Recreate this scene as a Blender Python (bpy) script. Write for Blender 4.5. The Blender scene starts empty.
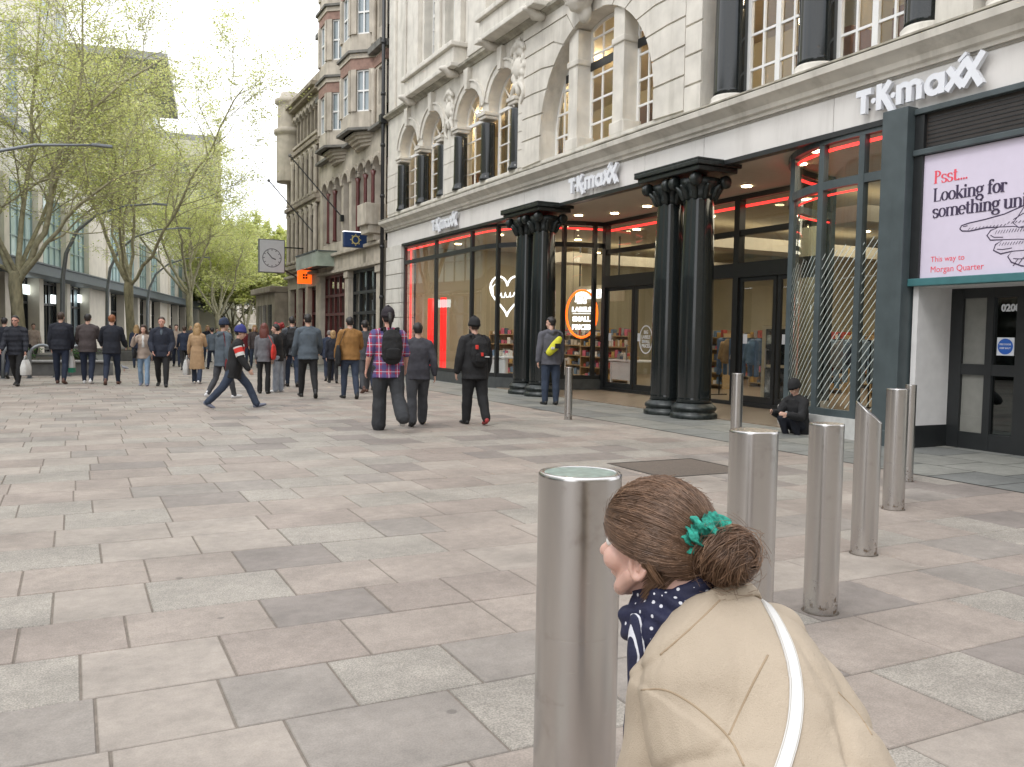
import bpy, bmesh, math, random
from math import sin, cos, pi, radians, sqrt, atan2
from mathutils import Vector as V, Matrix, Euler, noise, geometry
from mathutils.bvhtree import BVHTree
random.seed(7)
SC = bpy.context.scene
COL = SC.collection
R = radians

# ------------------------------------------------------------------ materials
def M(name, col, rough=.6, metal=0., var=.12, scale=6., bump=0., bscale=60., emit=None, es=0., spec=.5, stain=0., stretch=(1, 1, 1)):
    m = bpy.data.materials.new(name); m.use_nodes = True
    nt = m.node_tree; N = nt.nodes; L = nt.links
    b = N['Principled BSDF']
    b.inputs['Roughness'].default_value = rough; b.inputs['Metallic'].default_value = metal
    b.inputs['Specular IOR Level'].default_value = spec
    tc = N.new('ShaderNodeTexCoord'); mp = N.new('ShaderNodeMapping'); mp.inputs['Scale'].default_value = stretch
    L.new(tc.outputs['Object'], mp.inputs[0])
    if var > 0:
        n = N.new('ShaderNodeTexNoise'); n.inputs['Scale'].default_value = scale; n.inputs['Detail'].default_value = 6
        L.new(mp.outputs[0], n.inputs['Vector'])
        r = N.new('ShaderNodeMapRange'); r.inputs[1].default_value = .3; r.inputs[2].default_value = .7
        r.inputs[3].default_value = 1 - var; r.inputs[4].default_value = 1 + var
        L.new(n.outputs['Fac'], r.inputs[0])
        mx = N.new('ShaderNodeMix'); mx.data_type = 'RGBA'; mx.blend_type = 'MULTIPLY'; mx.inputs[0].default_value = 1
        mx.inputs[6].default_value = (*col, 1)
        L.new(r.outputs[0], mx.inputs[7]); out = mx.outputs[2]
        if stain > 0:
            mp2 = N.new('ShaderNodeMapping'); mp2.inputs['Scale'].default_value = (1.6, 1.6, .22); L.new(tc.outputs['Object'], mp2.inputs[0])
            n2 = N.new('ShaderNodeTexNoise'); n2.inputs['Scale'].default_value = 1.3; n2.inputs['Detail'].default_value = 8; n2.inputs['Roughness'].default_value = .65
            L.new(mp2.outputs[0], n2.inputs['Vector'])
            r2 = N.new('ShaderNodeMapRange'); r2.inputs[1].default_value = .5; r2.inputs[2].default_value = .78; r2.inputs[3].default_value = 0; r2.inputs[4].default_value = stain
            L.new(n2.outputs['Fac'], r2.inputs[0])
            m3 = N.new('ShaderNodeMix'); m3.data_type = 'RGBA'; L.new(r2.outputs[0], m3.inputs[0]); L.new(out, m3.inputs[6])
            m3.inputs[7].default_value = (col[0]*.38, col[1]*.36, col[2]*.32, 1); out = m3.outputs[2]
        L.new(out, b.inputs['Base Color'])
    else:
        b.inputs['Base Color'].default_value = (*col, 1)
    if bump > 0:
        n = N.new('ShaderNodeTexNoise'); n.inputs['Scale'].default_value = bscale; n.inputs['Detail'].default_value = 4
        L.new(mp.outputs[0], n.inputs['Vector'])
        bp = N.new('ShaderNodeBump'); bp.inputs['Strength'].default_value = bump; bp.inputs['Distance'].default_value = .01
        L.new(n.outputs['Fac'], bp.inputs['Height']); L.new(bp.outputs[0], b.inputs['Normal'])
    if emit:
        b.inputs['Emission Color'].default_value = (*emit, 1); b.inputs['Emission Strength'].default_value = es
    return m

def glass(name, tint=(.9, .93, .92), refl=1.0, rough=.0):
    m = bpy.data.materials.new(name); m.use_nodes = True
    nt = m.node_tree; N = nt.nodes; L = nt.links
    for n in list(N): N.remove(n)
    o = N.new('ShaderNodeOutputMaterial'); t = N.new('ShaderNodeBsdfTransparent'); g = N.new('ShaderNodeBsdfGlossy')
    t.inputs[0].default_value = (*tint, 1); g.inputs['Roughness'].default_value = rough; g.inputs[0].default_value = (.9, .95, .95, 1)
    f = N.new('ShaderNodeFresnel'); ge = N.new('ShaderNodeNewGeometry'); io = N.new('ShaderNodeMath'); io.operation = 'MULTIPLY_ADD'
    io.inputs[1].default_value = -(1.5-1/1.5); io.inputs[2].default_value = 1.5; L.new(ge.outputs['Backfacing'], io.inputs[0]); L.new(io.outputs[0], f.inputs[0])
    a = N.new('ShaderNodeMath'); a.operation = 'MULTIPLY'; a.inputs[1].default_value = refl; a.use_clamp = True
    L.new(f.outputs[0], a.inputs[0])
    mx = N.new('ShaderNodeMixShader'); L.new(a.outputs[0], mx.inputs[0]); L.new(t.outputs[0], mx.inputs[1]); L.new(g.outputs[0], mx.inputs[2])
    L.new(mx.outputs[0], o.inputs[0])
    return m

# ------------------------------------------------------------------ mesh builder
class MB:
    def __init__(s): s.v = []; s.f = []; s.m = []; s.cur = 0; s.sm = []; s.smooth = False
    def add(s, vs, fs, mi=None):
        o = len(s.v); s.v += [tuple(x) for x in vs]
        for f in fs:
            s.f.append([o+i for i in f]); s.m.append(s.cur if mi is None else mi); s.sm.append(s.smooth)
    def box(s, x0, x1, y0, y1, z0, z1, bev=0.):
        if x0 > x1: x0, x1 = x1, x0
        if y0 > y1: y0, y1 = y1, y0
        if z0 > z1: z0, z1 = z1, z0
        if bev <= 0:
            vs = [(x, y, z) for z in (z0, z1) for y in (y0, y1) for x in (x0, x1)]
            s.add(vs, [(0, 2, 3, 1), (4, 5, 7, 6), (0, 1, 5, 4), (2, 6, 7, 3), (0, 4, 6, 2), (1, 3, 7, 5)])
        else:
            bm = bmesh.new(); bmesh.ops.create_cube(bm, size=1)
            for v in bm.verts: v.co = V(((x0+x1)/2+v.co.x*(x1-x0), (y0+y1)/2+v.co.y*(y1-y0), (z0+z1)/2+v.co.z*(z1-z0)))
            bmesh.ops.bevel(bm, geom=bm.edges[:], offset=bev, segments=2, profile=.6, affect='EDGES')
            s.bm(bm)
    def bm(s, bm):
        bm.verts.index_update()
        s.add([v.co for v in bm.verts], [[v.index for v in f.verts] for f in bm.faces]); bm.free()
    def beam(s, p, q, w, t, n=V((1, 0, 0))):
        p, q = V(p), V(q); d = (q-p).normalized(); n = V(n); sd = d.cross(n).normalized()*w/2; n = sd.cross(d).normalized()*t/2
        vs = [a+i*sd+j*n for a in (p, q) for i, j in ((-1, -1), (1, -1), (1, 1), (-1, 1))]
        s.add(vs, [(0, 1, 2, 3), (7, 6, 5, 4), (0, 4, 5, 1), (1, 5, 6, 2), (2, 6, 7, 3), (3, 7, 4, 0)])
    def prism(s, pts, vec):
        """closed planar polygon extruded along vec"""
        vec = V(vec); n = len(pts); pts = [V(p) for p in pts]
        s.add(pts+[p+vec for p in pts], [list(range(n))[::-1], list(range(n, 2*n))]+[[i, (i+1) % n, n+(i+1) % n, n+i] for i in range(n)])
    def tube(s, pts, rad, n=8, ref=None, cap=True):
        """loft of elliptical rings; rad entries scalar or (a along ref side, b)"""
        pts = [V(p) for p in pts]; rings = []; o = len(s.v); k = len(pts); prev = None
        for i, p in enumerate(pts):
            d = (pts[min(i+1, k-1)]-pts[max(i-1, 0)])
            d = d.normalized() if d.length > 1e-9 else V((0, 0, 1))
            if ref is not None: a = V(ref)
            elif prev is not None: a = prev
            else: a = V((1, 0, 0)) if abs(d.x) < .9 else V((0, 1, 0))
            a = (a-d*a.dot(d))
            if a.length < 1e-6: a = d.orthogonal()
            a.normalize(); b = d.cross(a); prev = a
            r = rad[i] if isinstance(rad, (list, tuple)) else rad
            ra, rb = r if isinstance(r, (list, tuple)) else (r, r)
            rings.append([p+a*ra*cos(2*pi*j/n)+b*rb*sin(2*pi*j/n) for j in range(n)])
        vs = [x for r in rings for x in r]; fs = []
        for i in range(k-1):
            for j in range(n):
                fs.append((i*n+j, i*n+(j+1) % n, (i+1)*n+(j+1) % n, (i+1)*n+j))
        if cap: fs.append(list(range(n))[::-1]); fs.append([(k-1)*n+j for j in range(n)])
        s.add(vs, fs)
    def rtube(s, pts, rad, n=10, ref=None):
        """tube with rounded ends"""
        pts = [V(p) for p in pts]; rad = list(rad) if isinstance(rad, (list, tuple)) else [rad]*len(pts)
        def sc(r, k): return (r[0]*k, r[1]*k) if isinstance(r, (list, tuple)) else r*k
        def mn(r): return min(r) if isinstance(r, (list, tuple)) else r
        d0 = (pts[0]-pts[1]).normalized(); d1 = (pts[-1]-pts[-2]).normalized()
        P = [pts[0]+d0*mn(rad[0])*.95, pts[0]+d0*mn(rad[0])*.65]+pts+[pts[-1]+d1*mn(rad[-1])*.65, pts[-1]+d1*mn(rad[-1])*.95]
        Rr = [sc(rad[0], .3), sc(rad[0], .75)]+rad+[sc(rad[-1], .75), sc(rad[-1], .3)]
        s.tube(P, Rr, n, ref)
    def lathe(s, prof, c=(0, 0, 0), n=24, sx=1, sy=1):
        c = V(c); vs = []; q = [prof[0]]
        for (r0, z0), (r1, z1) in zip(prof, prof[1:]):
            if abs(z1-z0) > .5:
                for t in (.02, .05, .2, .4, .6, .8, .95, .98): q.append((r0+(r1-r0)*t, z0+(z1-z0)*t))
            q.append((r1, z1))
        prof = q; k = len(prof)
        for r, z in prof:
            for j in range(n): vs.append(c+V((r*cos(2*pi*j/n)*sx, r*sin(2*pi*j/n)*sy, z)))
        fs = [(i*n+j, i*n+(j+1) % n, (i+1)*n+(j+1) % n, (i+1)*n+j) for i in range(k-1) for j in range(n)]
        fs += [list(range(n))[::-1], [(k-1)*n+j for j in range(n)]]
        s.add(vs, fs)
    def ball(s, c, r, nu=12, nv=8, rot=None):
        c = V(c); r = V(r) if hasattr(r, '__len__') else V((r, r, r)); vs = []
        for i in range(1, nv):
            t = pi*i/nv
            for j in range(nu):
                p = V((r.x*sin(t)*cos(2*pi*j/nu), r.y*sin(t)*sin(2*pi*j/nu), r.z*cos(t)))
                vs.append(c+(rot @ p if rot else p))
        t0 = V((0, 0, r.z)); b0 = -t0
        vs += [c+(rot @ t0 if rot else t0), c+(rot @ b0 if rot else b0)]; T = len(vs)-2
        fs = [(i*nu+j, (i+1)*nu+j, (i+1)*nu+(j+1) % nu, i*nu+(j+1) % nu) for i in range(nv-2) for j in range(nu)]
        fs += [(T, j, (j+1) % nu) for j in range(nu)]+[(T+1, (nv-2)*nu+(j+1) % nu, (nv-2)*nu+j) for j in range(nu)]
        s.add(vs, fs)
    def holed(s, outer, holes, X, depth):
        """wall in the plane x=X with openings; (y,z) loops; reveals go +x by depth"""
        loops = [[V((X, y, z)) for y, z in outer]]+[[V((X, y, z)) for y, z in h] for h in holes]
        tri = geometry.tessellate_polygon(loops); allv = [p for l in loops for p in l]
        s.add(allv, [t for t in tri])
        for l in loops[1:]:
            n = len(l); s.add(l+[p+V((depth, 0, 0)) for p in l], [(i, (i+1) % n, n+(i+1) % n, n+i) for i in range(n)])
    def mesh(s, name, mats):
        me = bpy.data.meshes.new(name); me.from_pydata(s.v, [], s.f)
        for m in (mats if isinstance(mats, (list, tuple)) else [mats]): me.materials.append(m)
        me.polygons.foreach_set('material_index', s.m); me.polygons.foreach_set('use_smooth', s.sm)
        me.validate(); me.update(); return me
    def build(s, name, mats, parent=None, smooth=False, **kw):
        if smooth: s.sm = [True]*len(s.f)
        o = bpy.data.objects.new(name, s.mesh(name, mats)); COL.objects.link(o)
        if parent: o.parent = parent
        tag(o, **kw); return o

def tag(o, label=None, cat=None, group=None, kind=None):
    if label: o['label'] = label
    if cat: o['category'] = cat
    if group: o['group'] = group
    if kind: o['kind'] = kind
    return o
def thing(name, label, cat, loc=(0, 0, 0), rz=0., group=None, scale=1.):
    o = bpy.data.objects.new(name, None); COL.objects.link(o); o.empty_display_size = .2
    o.location = loc; o.rotation_euler = (0, 0, rz); o.scale = (scale,)*3
    return tag(o, label, cat, group)
def part(name, mb, mats, parent, smooth=False, label=None):
    return mb.build(name, mats, parent, smooth, label=label)
def copy_tree(o, parent=None):
    c = o.copy(); COL.objects.link(c)
    if parent: c.parent = parent
    for ch in list(o.children): copy_tree(ch, c)
    return c
def remeshed(mb, name, mats, vox=.012, smooth=3, parent=None, disp=None):
    """fuse overlapping closed shapes into one continuous surface"""
    me = bpy.data.meshes.new('tmp'); me.from_pydata(mb.v, [], mb.f); me.validate()
    bm = bmesh.new(); bm.from_mesh(me); bmesh.ops.recalc_face_normals(bm, faces=bm.faces[:]); bm.to_mesh(me); bm.free()
    o = bpy.data.objects.new('tmp', me); COL.objects.link(o)
    r = o.modifiers.new('r', 'REMESH'); r.mode = 'VOXEL'; r.voxel_size = vox
    if smooth:
        q = o.modifiers.new('s', 'SMOOTH'); q.iterations = smooth; q.factor = .5
    dg = bpy.context.evaluated_depsgraph_get()
    nm = bpy.data.meshes.new_from_object(o.evaluated_get(dg)); nm.name = name
    bpy.data.objects.remove(o); bpy.data.meshes.remove(me)
    nm.materials.clear()
    for m in (mats if isinstance(mats, (list, tuple)) else [mats]): nm.materials.append(m)
    nm.polygons.foreach_set('use_smooth', [True]*len(nm.polygons))
    if disp:
        ns = [v.normal.copy() for v in nm.vertices]
        for v, n in zip(nm.vertices, ns): v.co += n*disp(v.co)
    nm.update()
    ob = bpy.data.objects.new(name, nm); COL.objects.link(ob)
    if parent: ob.parent = parent
    return ob

# ------------------------------------------------------------------ lettering
def text(body, size, mat, parent, name, origin, u, up, out, extrude=.004, bold=0., align='LEFT'):
    """real raised letters: u = reading direction, up = letter up, out = normal towards the reader"""
    cu = bpy.data.curves.new('t', 'FONT'); cu.body = body; cu.size = size; cu.extrude = extrude; cu.offset = bold; cu.align_x = align
    cu.resolution_u = 3
    o = bpy.data.objects.new('t', cu); COL.objects.link(o)
    dg = bpy.context.evaluated_depsgraph_get(); me = bpy.data.meshes.new_from_object(o.evaluated_get(dg))
    bpy.data.objects.remove(o); bpy.data.curves.remove(cu)
    u, up, out = V(u).normalized(), V(up).normalized(), V(out).normalized(); og = V(origin)
    for v in me.vertices: c = v.co.copy(); v.co = og+u*c.x+up*c.y+out*(c.z+extrude)
    me.materials.clear(); me.materials.append(mat)
    ob = bpy.data.objects.new(name, me); ob.data.name = name; COL.objects.link(ob)
    if parent: ob.parent = parent
    return ob

def ribbon(pts, ws):
    """2-D outline of a polyline with widths"""
    L_, R_ = [], []
    for i, p in enumerate(pts):
        a = pts[max(i-1, 0)]; b = pts[min(i+1, len(pts)-1)]
        dx, dy = b[0]-a[0], b[1]-a[1]; l = math.hypot(dx, dy) or 1; nx, ny = -dy/l, dx/l; w = ws[i]/2
        L_.append((p[0]+nx*w, p[1]+ny*w)); R_.append((p[0]-nx*w, p[1]-ny*w))
    return L_, R_
class Ink:
    """flat raised strokes on a plane"""
    def __init__(s, origin, u, up, out, depth=.003): s.o = V(origin); s.u = V(u).normalized(); s.up = V(up).normalized(); s.n = V(out).normalized(); s.d = depth; s.mb = MB(); s.k = 0
    def P(s, p, h): return s.o+s.u*p[0]+s.up*p[1]+s.n*h
    def stroke(s, pts, w, w2=None):
        ws = w if isinstance(w, (list, tuple)) else [w]*len(pts)
        L_, R_ = ribbon(pts, ws); n = len(pts); h = s.d+.00015*(s.k % 40); s.k += 1
        vs = [s.P(p, h) for p in L_]+[s.P(p, h) for p in R_]+[s.P(p, 0) for p in L_]+[s.P(p, 0) for p in R_]
        fs = []
        for i in range(n-1):
            fs += [(i, n+i, n+i+1, i+1), (i, i+1, 2*n+i+1, 2*n+i), (n+i+1, n+i, 3*n+i, 3*n+i+1)]
        fs += [(0, 2*n, 3*n, n), (n-1, 2*n-1, 4*n-1, 3*n-1)]
        s.mb.add(vs, fs)
    def disc(s, c, r, n=14):
        h = s.d+.00015*(s.k % 40); s.k += 1
        q = [s.P((c[0]+r*cos(2*pi*i/n), c[1]+r*sin(2*pi*i/n)), 0) for i in range(n)]
        s.mb.prism(q, s.n*h)
    def poly(s, pts):
        h = s.d*.5+.00015*(s.k % 40); s.k += 1
        s.mb.prism([s.P(p, 0) for p in pts], s.n*h)
def arc(cx, cy, rx, ry, a0, a1, n=12): return [(cx+rx*cos(R(a0+(a1-a0)*i/n)), cy+ry*sin(R(a0+(a1-a0)*i/n))) for i in range(n+1)]
def contrast(pts, thick, thin):
    ws = []
    for i, p in enumerate(pts):
        a = pts[max(i-1, 0)]; b = pts[min(i+1, len(pts)-1)]; dx, dy = b[0]-a[0], b[1]-a[1]; l = math.hypot(dx, dy) or 1
        ws.append(thin+(thick-thin)*abs(dy/l)**1.5)
    return ws
# high-contrast serif letters: x-height 1, cap 1.5 ; each returns advance
TH, TN = .26, .07
def serif_glyph(ch):
    S = []  # (pts, widths)
    def st(x, y0, y1): S.append(([(x, y0), (x, y1)], [TH, TH]))
    def sf(x, y, w=.44): S.append(([(x-w/2, y), (x+w/2, y)], [TN, TN]))
    def ar(*a): p = arc(*a); S.append((p, contrast(p, TH, TN)))
    if ch == 'P': st(.25, 0, 1.5); sf(.25, .03); sf(.2, 1.47, .3); ar(.25, 1.12, .55, .36, 90, -90); return S, 1.0
    if ch == 'L': st(.25, 0, 1.5); sf(.25, 1.47, .5); S.append(([(.1, .04), (.95, .04)], [TN, TN])); S.append(([(.92, 0), (.95, .45)], [.14, .04])); return S, 1.08
    if ch == 's':
        ar(.4, .74, .27, .23, 40, 270); ar(.4, .25, .3, .25, 90, -150); S.append(([(.66, .95), (.66, .72)], [.04, .1])); S.append(([(.12, .05), (.12, .3)], [.04, .1])); return S, .82
    if ch == 't': st(.28, .15, 1.3); S.append(([(.04, .96), (.58, .96)], [TN, TN])); ar(.45, .2, .17, .17, 180, 330); return S, .66
    if ch == 'o': ar(.48, .5, .36, .48, 0, 360); return S, .98
    if ch == 'k': st(.22, 0, 1.5); sf(.22, .03); sf(.15, 1.47, .28); S.append(([(.3, .45), (.8, .95)], [.08, .08])); S.append(([(.42, .55), (.85, .04)], [.28, .28])); sf(.85, .03, .36); sf(.8, .97, .36); return S, 1.06
    if ch == 'i': st(.22, 0, 1); sf(.22, .03); sf(.16, .97, .28); S.append((arc(.22, 1.3, .07, .07, 0, 360, 8), [.16]*9)); return S, .5
    if ch in 'nmhru':
        if ch == 'h': st(.22, 0, 1.5); sf(.15, 1.47, .28)
        elif ch != 'u': st(.22, 0, 1); sf(.15, .97, .28)
        if ch == 'r': sf(.22, .03); p = arc(.5, .7, .25, .25, 180, 60); S.append((p, contrast(p, TN, TN))); S.append((arc(.62, .84, .05, .05, 0, 360, 8), [.13]*9)); return S, .78
        if ch == 'u':
            st(.22, .25, 1); sf(.15, .97, .28); p = arc(.5, .28, .28, .26, 180, 330); S.append((p, contrast(p, TH, TN))); st(.82, 0, 1); sf(.76, .97, .28); sf(.9, .03, .28); return S, 1.1
        sf(.22, .03); x = .22
        for q in range(2 if ch == 'm' else 1):
            p = arc(x+.29, .7, .29, .28, 170, 10); S.append((p, contrast(p, TH, TN))); x += .6; st(x, 0, .75); sf(x, .03)
        return S, x+.28
    if ch == 'g': ar(.42, .66, .3, .32, 0, 360); ar(.46, -.22, .38, .24, 0, 360); p = [(.25, .38), (.16, .22), (.3, .1), (.7, .05), (.82, -.1)]; S.append((p, [.07, .1, .14, .16, .1])); S.append(([(.66, .88), (.92, 1.0)], [.08, .12])); return S, .98
    if ch == 'f': st(.28, 0, 1.2); sf(.28, .03); S.append(([(.04, .96), (.58, .96)], [TN, TN])); p = arc(.5, 1.22, .24, .26, 180, 50); S.append((p, contrast(p, .2, TN))); S.append((arc(.64, 1.36, .05, .05, 0, 360, 8), [.13]*9)); return S, .64
    if ch == 'e': ar(.46, .5, .35, .48, 0, 320); S.append(([(.14, .52), (.8, .52)], [TN, TN])); return S, .92
    if ch == 'q': ar(.44, .5, .34, .48, 0, 360); st(.82, -.5, 1); sf(.82, -.47); return S, 1.1
    if ch == '.': S.append((arc(.15, .08, .05, .05, 0, 360, 8), [.14]*9)); return S, .34
    return S, .45
def serif_text(ink, body, x, y, s, tr=1.0):
    for ch in body:
        S, adv = serif_glyph(ch)
        for p, w in S: ink.stroke([(x+a*s, y+b*s) for a, b in p], [q*s for q in w])
        x += adv*s*tr
    return x
# ------------------------------------------------------------------ ground, slabs, apron
m_grout = M('paving_joint', (.17, .145, .12), .95, var=.2, scale=20)
mb = MB(); mb.add([(-900, -600, 0), (900, -600, 0), (900, 1400, 0), (-900, 1400, 0)], [(0, 1, 2, 3)])
mb.build('ground', M('distant_ground', (.2, .19, .175), .9, var=.1, scale=.2), kind='structure')
mb = MB(); mb.add([(-30, -8, .004), (9.0, -8, .004), (9.0, 62, .004), (-30, 62, .004)], [(0, 1, 2, 3)]); mb.build('paving_bed', m_grout, kind='structure')
def slab_mat(name, c, speck, var=.1):
    m = M(name, c, .62, var=var, scale=1.7, bump=.12, bscale=160, stain=.0)
    nt = m.node_tree; N = nt.nodes; L = nt.links; b = N['Principled BSDF']
    src = b.inputs['Base Color'].links[0].from_socket
    tc = N['Texture Coordinate']
    n = N.new('ShaderNodeTexNoise'); n.inputs['Scale'].default_value = 130; n.inputs['Detail'].default_value = 3; L.new(tc.outputs['Object'], n.inputs['Vector'])
    r = N.new('ShaderNodeMapRange'); r.inputs[1].default_value = .35; r.inputs[2].default_value = .65; r.inputs[3].default_value = 1-speck; r.inputs[4].default_value = 1+speck; L.new(n.outputs['Fac'], r.inputs[0])
    x = N.new('ShaderNodeMix'); x.data_type = 'RGBA'; x.blend_type = 'MULTIPLY'; x.inputs[0].default_value = 1; L.new(src, x.inputs[6]); L.new(r.outputs[0], x.inputs[7])
    # dirt: broad blotches and gum marks
    n2 = N.new('ShaderNodeTexNoise'); n2.inputs['Scale'].default_value = .9; n2.inputs['Detail'].default_value = 9; n2.inputs['Roughness'].default_value = .7; L.new(tc.outputs['Object'], n2.inputs['Vector'])
    r2 = N.new('ShaderNodeMapRange'); r2.inputs[1].default_value = .35; r2.inputs[2].default_value = .7; r2.inputs[3].default_value = 1.1; r2.inputs[4].default_value = .72; L.new(n2.outputs['Fac'], r2.inputs[0])
    y = N.new('ShaderNodeMix'); y.data_type = 'RGBA'; y.blend_type = 'MULTIPLY'; y.inputs[0].default_value = 1; L.new(x.outputs[2], y.inputs[6]); L.new(r2.outputs[0], y.inputs[7])
    vo = N.new('ShaderNodeTexVoronoi'); vo.inputs['Scale'].default_value = 1.9; L.new(tc.outputs['Object'], vo.inputs['Vector'])
    r3 = N.new('ShaderNodeMapRange'); r3.inputs[1].default_value = .035; r3.inputs[2].default_value = .05; r3.inputs[3].default_value = .6; r3.inputs[4].default_value = 1.; L.new(vo.outputs['Distance'], r3.inputs[0])
    z = N.new('ShaderNodeMix'); z.data_type = 'RGBA'; z.blend_type = 'MULTIPLY'; z.inputs[0].default_value = 1; L.new(y.outputs[2], z.inputs[6]); L.new(r3.outputs[0], z.inputs[7])
    n4 = N.new('ShaderNodeTexNoise'); n4.inputs['Scale'].default_value = 11; n4.inputs['Detail'].default_value = 7; n4.inputs['Roughness'].default_value = .68; L.new(tc.outputs['Object'], n4.inputs['Vector'])
    r4 = N.new('ShaderNodeMapRange'); r4.inputs[1].default_value = .3; r4.inputs[2].default_value = .7; r4.inputs[3].default_value = .86; r4.inputs[4].default_value = 1.12; L.new(n4.outputs['Fac'], r4.inputs[0])
    y4 = N.new('ShaderNodeMix'); y4.data_type = 'RGBA'; y4.blend_type = 'MULTIPLY'; y4.inputs[0].default_value = 1; L.new(z.outputs[2], y4.inputs[6]); L.new(r4.outputs[0], y4.inputs[7])
    L.new(y4.outputs[2], b.inputs['Base Color']); return m
sm = [slab_mat('slab_pink_sandstone', (0.294, 0.250, 0.215), .14), slab_mat('slab_pale_sandstone', (0.317, 0.277, 0.239), .07), slab_mat('slab_pale_granite', (0.296, 0.270, 0.234), .3), slab_mat('slab_mauve_stone', (0.222, 0.194, 0.173), .08), slab_mat('slab_grey_stone', (0.253, 0.226, 0.200), .1), slab_mat('slab_rose_stone', (0.270, 0.227, 0.196), .15)]
rs = random.Random(11); mb = MB(); y = -6.03; row = 0
while y < 61:
    d = rs.choice([.54, .6, .63, .58]) if y > -1 else .6
    if y > 30: d = .6
    x = -26 + rs.uniform(-1, 0) if y > 8 else -8+rs.uniform(-1, 0)
    while x < 8.95:
        w = rs.choice([.5, .58, .64, .72, .8]); x1 = min(x+w, 8.97)
        if x1-x > .12:
            q = rs.random(); mi = 0 if q < .25 else 1 if q < .44 else 2 if q < .70 else 3 if q < .8 else 4 if q < .88 else 5
            h = .010+rs.uniform(-.0012, .0012); g_ = .005; b_ = .004
            o = [(x+g_, y+g_), (x1-g_, y+g_), (x1-g_, y+d-g_), (x+g_, y+d-g_)]; i_ = [(x+g_+b_, y+g_+b_), (x1-g_-b_, y+g_+b_), (x1-g_-b_, y+d-g_-b_), (x+g_+b_, y+d-g_-b_)]
            tl = [rs.uniform(-.0008, .0008) for _ in range(4)]
            mb.add([(a, c, .005) for a, c in o]+[(a, c, h+e) for (a, c), e in zip(i_, tl)], [(4, 5, 6, 7), (0, 1, 5, 4), (1, 2, 6, 5), (2, 3, 7, 6), (3, 0, 4, 7)], mi)
        x = x1
    y += d
pav = mb.build('paving', sm, kind='structure')
# grey flag apron along the shops
mb = MB(); ga = [slab_mat('apron_flag_grey', (.2, .205, .19), .12), slab_mat('apron_flag_green_grey', (.225, .225, .2), .12), slab_mat('apron_flag_dark', (.16, .165, .155), .1)]
mb2 = MB(); mb2.add([(9.0, -8, .003), (14.6, -8, .003), (14.6, 70, .003), (9.0, 70, .003)], [(0, 1, 2, 3)]); mb2.build('apron_bed', M('apron_joint', (.05, .05, .048), .9, var=.1), kind='structure')
x = 9.01
while x < 14.5:
    w = .9; y = -6+rs.uniform(0, .5)
    while y < 60:
        d = rs.choice([.6, .75, .9])
        g_ = .009; mb.add([(x+g_, y+g_, .009), (x+w-g_, y+g_, .009), (x+w-g_, y+d-g_, .009), (x+g_, y+d-g_, .009)], [(0, 1, 2, 3)], rs.choice([0, 0, 1, 1, 2])); y += d
    x += w
mb.build('pavement_apron', ga, kind='structure')
# dark inspection cover set in the slabs
t = thing('inspection_cover', 'dark brown rectangular inspection cover set in the paving', 'drain cover', (6.6, 8.5, .0))
k = MB(); k.box(-.62, .62, -.55, .55, .008, .0135, .001); part('cover_plate', k, slab_mat('cover_stone_dark', (.13, .105, .085), .35), t)
k = MB()
for a, b, c, d in ((-.66, .66, -.59, -.555), (-.66, .66, .555, .59), (-.66, -.625, -.555, .555), (.625, .66, -.555, .555)): k.box(a, b, c, d, .006, .0155)
part('cover_frame', k, M('worn_iron', (.1, .09, .08), .5, .5), t)
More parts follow.
